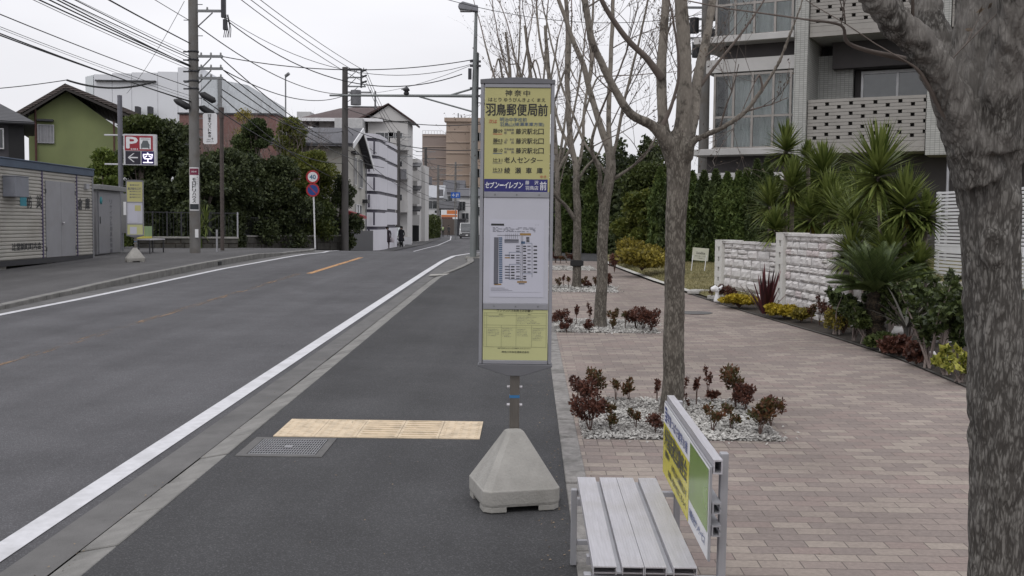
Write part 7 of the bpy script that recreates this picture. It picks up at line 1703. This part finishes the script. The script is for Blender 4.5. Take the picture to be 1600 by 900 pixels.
q = MB(); b = XY(537.5, 52); q.box(b.x-.12, b.x+.12, b.y, b.y+.25, b.z, Zt(537,348,52)); tag(q.build('gate_pillar', WHT, bevel=.02), 'pale square gate pillar beside the red box', 'pillar')
# garden trees
def pt(name, label, px, Y, top, wpx, m, seed, n=12000, size=.11, base=.04, nb=24, group='garden trees massed across the road', conic=0):
    b = XY(px, Y); h = Zt(px, top, Y)-b.z; return leafy_tree(name, label, tuple(b), wpx*Y/F/2, h, LG[m], seed, group, n=n, size=size, base=base, nb=nb, conic=conic)
pt('garden_tree','fresh green tree behind the steel cabinet',166,35,236,72,'bright',301,8000,.09)
pt('garden_tree','dark evergreen with lighter top behind the parking sign',222,41,183,110,'mid',302,14000)
pt('garden_tree','dark evergreen filling the space behind the far bus stop sign',262,42,188,130,'dark',303,18000)
pt('garden_tree','mid-green tree just beside the advert pole, under the brick building',292,44,200,90,'mid',314,14000)
pt('garden_tree','dark rounded tree between the pine and the slim brown pole',366,47,238,100,'dark',315,13000)
pt('garden_tree','dark low evergreen behind the advert pole',318,40,228,120,'dark',304,14000)
pt('garden_tree','dark bushy evergreen behind the slim brown pole',352,42,238,110,'dark',305,14000)
pt('garden_tree','clipped dark pine rising above the other garden trees',397,50,188,70,'conifer',306,9000,.08,.6,12)
pt('garden_tree','broad dark evergreen between the pine and the speed sign',392,49,246,130,'dark',307,16000)
pt('garden_tree','dark green tree close behind the mesh fence',438,49.5,250,110,'dark',308,12000)
pt('garden_tree','tall yellow-green tree behind the speed sign',492,51.5,238,96,'yel',309,13000,.10)
pt('garden_tree','thin yellow-green treetop behind the pine',462,53,186,80,'yel',310,3600,.09,.62,9)
pt('garden_tree','dark tree leaning out before the white gabled house',532,53,264,66,'dark',311,9000,.09)
pt('garden_tree','low green shrub mass at the foot of the yellow-green tree',478,51.5,296,100,'mid',312,9000)
pt('garden_tree','sparse twiggy tree above the brick building edge',382,60,172,60,'olive',313,1300,.08,.6,8)
# bare grey crown behind
for i,(px, Y, top, lab) in enumerate(((440,53.5,206,'bare grey twiggy tree in front of the white house roof'),(352,58,190,'bare brown twiggy tree in front of the brick building'))):
    b = XY(px, Y); h = Zt(px, top, Y)-b.z; rr = random.Random(400+i); t = thing('bare_tree', lab, 'tree', tuple(b), 0); q = MB(); q.tube([(0,0,0),(0,0,h*.45)], [.09,.07], 8); q.build('trunk', TWIG, t); q = MB()
    for k_ in range(15): a = rr.uniform(0,2*pi); grow(q, (0,0,h*rr.uniform(.3,.5)), (cos(a),sin(a),1.3), h*.42, .06, 3, rr, None, 4)
    q.build('twigs', TWIG_F, t)
for i, (px, Y, s_) in enumerate(((322,37.0,1.0),(314,36.8,.8))):
    b = XY(px, Y); t = thing('spiky_plant', ['pale green spiky plant at the fence beyond the advert pole','smaller spiky plant beside the pale green one at the fence'][i], 'plant', tuple(b), 0); q = MB(); rr = random.Random(i)
    yucca_head(q, (0,0,.9*s_), .6*s_, rr, 40); q.tube([(0,0,0),(0,0,.9*s_)], .05, 6); q.build('leaves', LG['yucca'], t)
hedge('hedge', 'weedy low greenery under the ribbed store', Vector((-11.6,18.5,0)), Vector((-11.9,31,0)), .28, .25, LG['mid'], 5000, .05, 320)
hedge('hedge', 'dark undergrowth behind the stone wall with the mesh fence', XY(376,48.5), XY(520,54.5), 2.2, .8, LG['dark'], 20000, .12, 323)
hedge('hedge', 'clipped green hedge along the far pavement by the street bend', XY(655,118), XY(684,135), 2.6, 1.5, LG['mid'], 6000, .25, 321)
hedge('hedge', 'dark ivy covered bank closing the gap behind the garden walls', XY(225,39.5), XY(375,41.5), 2.3, .8, LG['dark'], 26000, .11, 322)
# ================================================================== people and vehicles
def person(label, loc, rz, coat, legs, bagc=None, hat=None, arms=((.22,.1),( .2,-.1)), stride=.12, hair=(.02,.017,.015,1), skirt=True, H=1.62, vest=None, fat=1.0):
    t = bpy.data.objects.new('person_pose', None); bpy.data.objects.remove(t)
    s = H/1.7
    J = {0:((0,0,.93),.135),1:((0,0,1.15),.12),2:((0,0.0,1.36),.135),3:((0,-.01,1.47),.055),4:((0,-.02,1.56),.085),5:((0,-.02,1.66),.078),
         6:((.17,0,1.38),.06),7:((.22,.04,1.12),.045),8:((.20,-.06,.90),.035),9:((.19,-.09,.82),.030),
         10:((-.17,0,1.38),.06),11:((-.22,.04,1.12),.045),12:((-.20,-.08,.90),.035),13:((-.19,-.11,.82),.030),
         14:((.09,0,.86),.095),15:((.10,-stride*.6,.48),.062),16:((.10,stride*.2,.09),.042),17:((.10,-.12+stride*.2,.035),.036),
         18:((-.09,0,.86),.095),19:((-.10,stride*.3,.48),.062),20:((-.10,stride,.10),.042),21:((-.10,-.12+stride,.04),.036)}
    E_ = [(0,1),(1,2),(2,3),(3,4),(4,5),(2,6),(6,7),(7,8),(8,9),(2,10),(10,11),(11,12),(12,13),(0,14),(14,15),(15,16),(16,17),(0,18),(18,19),(19,20),(20,21)]
    me = bpy.data.meshes.new('person'); me.from_pydata([J[i][0] for i in range(22)], E_, []); o = bpy.data.objects.new('person', me); COL.objects.link(o)
    sk = o.modifiers.new('skin', 'SKIN'); 
    for i in range(22): v = me.skin_vertices[0].data[i]; v.radius = (J[i][1], J[i][1]*.85); v.use_root = (i == 0)
    sb = o.modifiers.new('sub', 'SUBSURF'); sb.levels = 1; sb.render_levels = 1
    bpy.context.view_layer.update(); dg = bpy.context.evaluated_depsgraph_get(); m2 = bpy.data.meshes.new_from_object(o.evaluated_get(dg)); o.modifiers.clear(); o.data = m2
    skin = mat('skin', (.38,.24,.17,1), .6) if 'skin' not in M else M['skin']; M['skin'] = skin
    cm = mat('coat_cloth', coat, .9); lm = mat('leg_cloth', legs, .9); m2.materials.clear()
    for x in (skin, cm, lm): m2.materials.append(x)
    for p in m2.polygons:
        z = p.center.z; p.material_index = 0 if (z > 1.49 or (z < .87 and abs(p.center.x) > .165)) else (1 if z > .82 else 2); p.use_smooth = True
    o.location = loc; o.rotation_euler = (0,0,rz); o.scale = (s*fat,s*fat,s); tag(o, label, 'person')
    q = MB(); q.lathe([(0,.13),(.06,.12),(.098,.06),(.10,-.02),(.085,-.09),(.06,-.12)], (0,.012,1.63), 12); q.build('hair', mat('hair', hair, .7), o)
    if skirt: q = MB(); q.lathe([(.145,1.38),(.15,1.2),(.155,1.0),(.21,.62),(.22,.50),(.20,.50)], (0,0,0), 14); q.build('coat', cm, o)
    if vest: q = MB(); q.lathe([(.12,1.45),(.165,1.38),(.165,1.0),(.15,1.0)], (0,0,0), 14); q.build('vest', mat('vest_cloth', vest, .8), o)
    if bagc: q = MB(); q.tube([(.29,-.05,.88),(.30,-.05,.70),(.29,-.05,.50)], [.05,.14,.12], 10); q.tube([(.22,-.05,1.0),(.29,-.05,.85)], .012, 5); q.build('bag', mat('bag', bagc, .7), o)
    return o
def on(px, Y, dz=.0): p = XY(px, Y); p.z += dz; return p
person('person in a dark coat carrying a pale bag, walking past the banded block', tuple(on(605, 76)), .1, (.028,.02,.026,1), (.06,.02,.02,1), (.40,.36,.38,1), fat=1.3)
person('person in black walking beside the dark pole past the banded block', tuple(on(627, 80)), -.3, (.014,.014,.018,1), (.02,.02,.022,1), fat=1.2)
person('distant person in a pale green vest on the far pavement near the hedge', tuple(on(692, 138)), .0, (.03,.03,.035,1), (.03,.03,.03,1), skirt=False, vest=(.35,.42,.22,1))
person('distant person in dark clothes beside the one in the green vest', tuple(on(701, 142)), .4, (.05,.05,.05,1), (.03,.03,.03,1), skirt=False)
def car(name, label, loc, rz, body, L=4.2, W_=1.7, H=1.5, van=False):
    t = thing(name, label, 'van' if van else 'car', loc, rz); bm_ = mat('car_paint_'+name, body, .3, .1, var=.03, coat=.6)
    hw = W_/2
    if van: side = [(-L/2,.28),(L/2,.28),(L/2,H*.75),(L/2-.12,H-.1),(L/2-.4,H),(-L/2+1.0,H),(-L/2+.35,H*.56),(-L/2+.02,H*.48)]
    else: side = [(-L/2,.25),(L/2,.25),(L/2,.72),(L/2-.12,.88),(L/2-.75,H-.06),(L/2-1.3,H),(-L/2+1.7,H-.02),(-L/2+1.0,.92),(-L/2+.12,.74)]
    q = MB(); n = len(side); vs = []
    for (w2, zf) in ((-1, 0), (-.0, 0), (1, 0)): pass
    for x in (-hw, hw): 
        for (y, z) in side: vs.append((x*(1-.14*max(0, z-.8)/max(.1, H-.8)), y, z))
    q.add(vs, [tuple(range(n))[::-1], tuple(range(n,2*n))]+[(i,(i+1)%n,n+(i+1)%n,n+i) for i in range(n)]); q.build('body', bm_, t, bevel=.06, seg=3)
    q = MB()     # windscreen, rear window, side windows
    if van: y0,z0,y1,z1 = -L/2+.36,H*.57,-L/2+.95,H-.06
    else: y0,z0,y1,z1 = -L/2+1.05,.94,-L/2+1.62,H-.07
    q.add([(-hw*.84,y0-.03,z0+.03),(hw*.84,y0-.03,z0+.03),(hw*.76,y1-.03,z1+.01),(-hw*.76,y1-.03,z1+.01)], [(0,1,2,3)]); q.build('windscreen', M['darkglass'], t)
    yb = L/2+.004 if van else None
    q = MB()
    if van: q.box(-hw*.8, hw*.8, L/2-.05, L/2+.012, H*.5, H*.72)
    else: q.add([(-hw*.82,L/2-.14,.93),(hw*.82,L/2-.14,.93),(hw*.76,L/2-.70,H-.08),(-hw*.76,L/2-.70,H-.08)], [(3,2,1,0)])
    q.build('rear_window', M['darkglass'], t)
    for sx in (-1,1):
        q = MB(); za, zb_ = (H*.55, H-.25) if van else (.92, H-.14); xs = sx*hw*(1-.14*max(0,(za+zb_)/2-.8)/max(.1,H-.8)); q.box(min(xs, xs+sx*.02), max(xs, xs+sx*.02), y1+.0, L/2-(.4 if van else .9), za, zb_); q.build('side_window', M['darkglass'], t)
        for y in (-L/2+.75, L/2-.75):
            q = MB(); q.lathe([(0,-.1),(.20,-.1),(.31,-.09),(.31,.09),(.20,.1),(0,.1)], (0,0,0), 20, Matrix.Translation((sx*(hw-.08), y, .31)) @ Matrix.Rotation(pi/2, 4, 'Y')); wo = q.build('wheel', M['black'], t)
            q = MB(); q.lathe([(0,.0),(.18,0),(.17,.02),(0,.02)], (0,0,0), 14, Matrix.Translation((sx*(hw+.02)-(.0 if sx > 0 else .02), y, .31)) @ Matrix.Rotation(pi/2, 4, 'Y')); q.build('rim', M['alu'], wo)
        q = MB(); q.box(sx*hw*.86-.14, sx*hw*.86+.10*(sx<0)+.02*(sx>0), -L/2-.02, -L/2+.08, .6, .74); q.build('headlight', mat('lamp_glass', (.6,.6,.6,1), .15) if 'lg' not in M else M['lg'], t); M['lg'] = bpy.data.materials['lamp_glass']
        q = MB(); q.box(sx*hw*.88-.07, sx*hw*.88+.07, L/2-.03, L/2+.02, .65, .85); q.build('tail_light', mat('tail_red', (.25,.01,.01,1), .3) if 'tl' not in M else M['tl'], t); M['tl'] = bpy.data.materials['tail_red']
    q = MB(); q.box(-.16,.16,-L/2-.012,-L/2+.01,.36,.52); q.box(-.16,.16,L/2-.01,L/2+.012,.5,.66); q.build('number_plate', M['white'], t)
    return t
p = on(727, 150); car('white_van', 'white van coming up the street at the bend', (p.x, 150, p.z-.03), math.radians(4), (.55,.55,.55,1), 4.6, 1.75, 2.0, True)
p = on(729, 132); car('black_car', 'dark car in front of the white van at the bend', (p.x, 132, p.z-.03), math.radians(4), (.02,.02,.022,1), 4.0, 1.65, 1.45)
p = on(611, 86.5); car('silver_car', 'pale silver car parked nose out in the entrance of the brown-roofed block', (p.x, 86.5, p.z+.02), math.radians(-6), (.42,.45,.45,1), 3.6, 1.6, 1.5)
p = on(722, 166); car('small_car', 'small pale car far down the street behind the white van', (p.x, 166, p.z-.03), 0, (.45,.40,.40,1), 3.6, 1.6, 1.5)
q = MB(); b = on(636.5, 84); q.box(b.x-.35, b.x+.35, b.y, b.y+.05, b.z+.15, b.z+.75); q.box(b.x-.35,b.x-.3,b.y+.0501,b.y+.5,b.z,b.z+.7); tag(q.build('sandwich_board', M['white']), 'small white sandwich board on the pavement past the people', 'board')
# ------------------------------------------------------------------ overhead cables
def cable(a, b, sag, r, label, group, n=22):
    a, b = Vector(a), Vector(b); q = MB(); pts = []
    for i in range(n+1): s = i/n; p = a.lerp(b, s); p.z -= sag*4*s*(1-s); pts.append(p)
    q.tube(pts, r, 5, cap=False); return tag(q.build('overhead_cable', M['cable']), label, 'cable', group)
rc = random.Random(2); GA = 'overhead cables from the advert pole towards the viewer'
LA = 'dark cable of the bundle sloping down to the advert utility pole'
for (px, py, r, n_) in ((297,34,.016,1),(298,69,.018,2),(298,83,.009,1),(298,90,.020,2),(298,97,.009,1),(299,104,.026,3),(299,110,.012,1),(299,138,.018,1),(299,150,.010,1),(300,160,.022,2),(300,156,.008,1)):
    for k in range(n_):
        a = W(px, py, Y1); a.z += rc.uniform(-.03,.03)
        zs_ = a.z + rc.uniform(.7,1.3); bpt = Vector((a.x + rc.uniform(-.3,.3), -6, zs_)); cable(a, bpt, rc.uniform(.30,.45), r*.62, LA, GA)
LB_ = 'dark cable running on from the advert pole along the street'; GB = 'overhead cables along the far side of the street'
hts = [(343,88,575,245),(346,107,560,235),(347,122,600,262),(350,110,536,150),(318,155,536,255),(347,140,536,205),(308,40,536,147),(345,150,560,290)]
for (ax, ay, bx, by) in hts: cable(W(ax, ay, Y1), W(bx, by, 52 if bx < 545 else 62), .5, .017, LB_, GB)
a2 = P2 + Vector((1.1, 0, z2(112)))
for i in range(3): cable((a2.x, a2.y, P2.z+z2(112+9*i)), (-9.3+.25*i, -4, P2.z+z2(112+9*i)+1.0), 1.0, .013, 'thin power line running high along the street to the arm frame pole', 'power lines to the arm frame pole')
for i in range(3): cable((a2.x, a2.y, P2.z+z2(112+9*i)), tuple(UP[2].location+Vector((.9, 0, Zt(622,205,90)-UP[2].location.z-.5*i-.3))), .9, .014, 'thin line between the arm frame pole and the next pole', 'power lines past the arm frame pole')
chainp = [(622,205,90),(664.5,230,115),(684,258,140),(711,253,165)]
for (a, b) in zip(chainp, chainp[1:]):
    for i in range(4): cable(W(a[0], a[1]+6+i*9, a[2]), W(b[0], b[1]+5+i*6, b[2]), .6, .018, 'distant line among the far utility poles', 'lines among the far utility poles')
for (py0, px1, py1) in ((196,640,250),(215,660,300),(240,640,330)): cable(W(536,py0,52), W(px1,py1,110), .8, .018, 'dark line sagging past the banded block', 'lines past the banded block')
GC = 'wires crossing the street to the lamp post'
lampW = lambda py: W(741, py, Yl)
cable(W(346, 88, Y1), lampW(93), .35, .014, 'wire crossing the street almost level at the lamp post top', GC)
cable(W(350, 26, Y1), lampW(99), .9, .009, 'thin wire crossing the street from high on the advert pole', GC)
cable(W(352, 30, Y1), W(722, 116, Yl), 1.0, .015, 'dark wire crossing the street and ending short of the lamp post', GC)
cable(W(540, 146, 52), lampW(100), .3, .008, 'thin wire from the arm frame pole to the lamp post', GC)
cable(W(536, 195, 52), W(770, 232, 40), .5, .018, 'dark cable passing behind the lamp post at mid height', GC)
cable(W(536, 168, 52), W(770, 192, 40), .4, .018, 'dark cable passing just above the orange-brown block', GC)
for (y0, y1) in ((232,262),(245,290),(262,300),(280,318),(290,326)): cable(W(622, y0, 90), W(760, y1-rc.uniform(0,8), 80), .8, .016, 'thin service wire across the street in front of the orange-brown block', 'service wires before the orange-brown block')
cable(W(680, -6, 30), W(1096, 22, 35.2), .5, .010, 'thin wire across the top of the sky to the pole behind the street trees', 'wires to the pole behind the street trees')
for py in (100, 112, 128): cable(W(1096, py-60, 35.2), W(742, py+60-(py-100), Yl), .8, .008, 'thin wire behind the street trees', 'wires to the pole behind the street trees')
cable(W(0, 138, 60), W(300, 104, Y1), 1.6, .012, 'thin wire sagging over the green house', None) if False else None
q = W(104, 125, 70); cable(W(-60, 142, 68), q, .1, .03, 'far thin wire over the green house', 'far wires over the green house'); cable(q, W(243, 127, 72), .5, .07, 'far thick cable above the green house roof', 'far wires over the green house')
cable(W(288, 2, Y1), W(198, 146, 48), .2, .008, 'thin stay wire dropping from the advert pole to the green house', 'far wires over the green house')
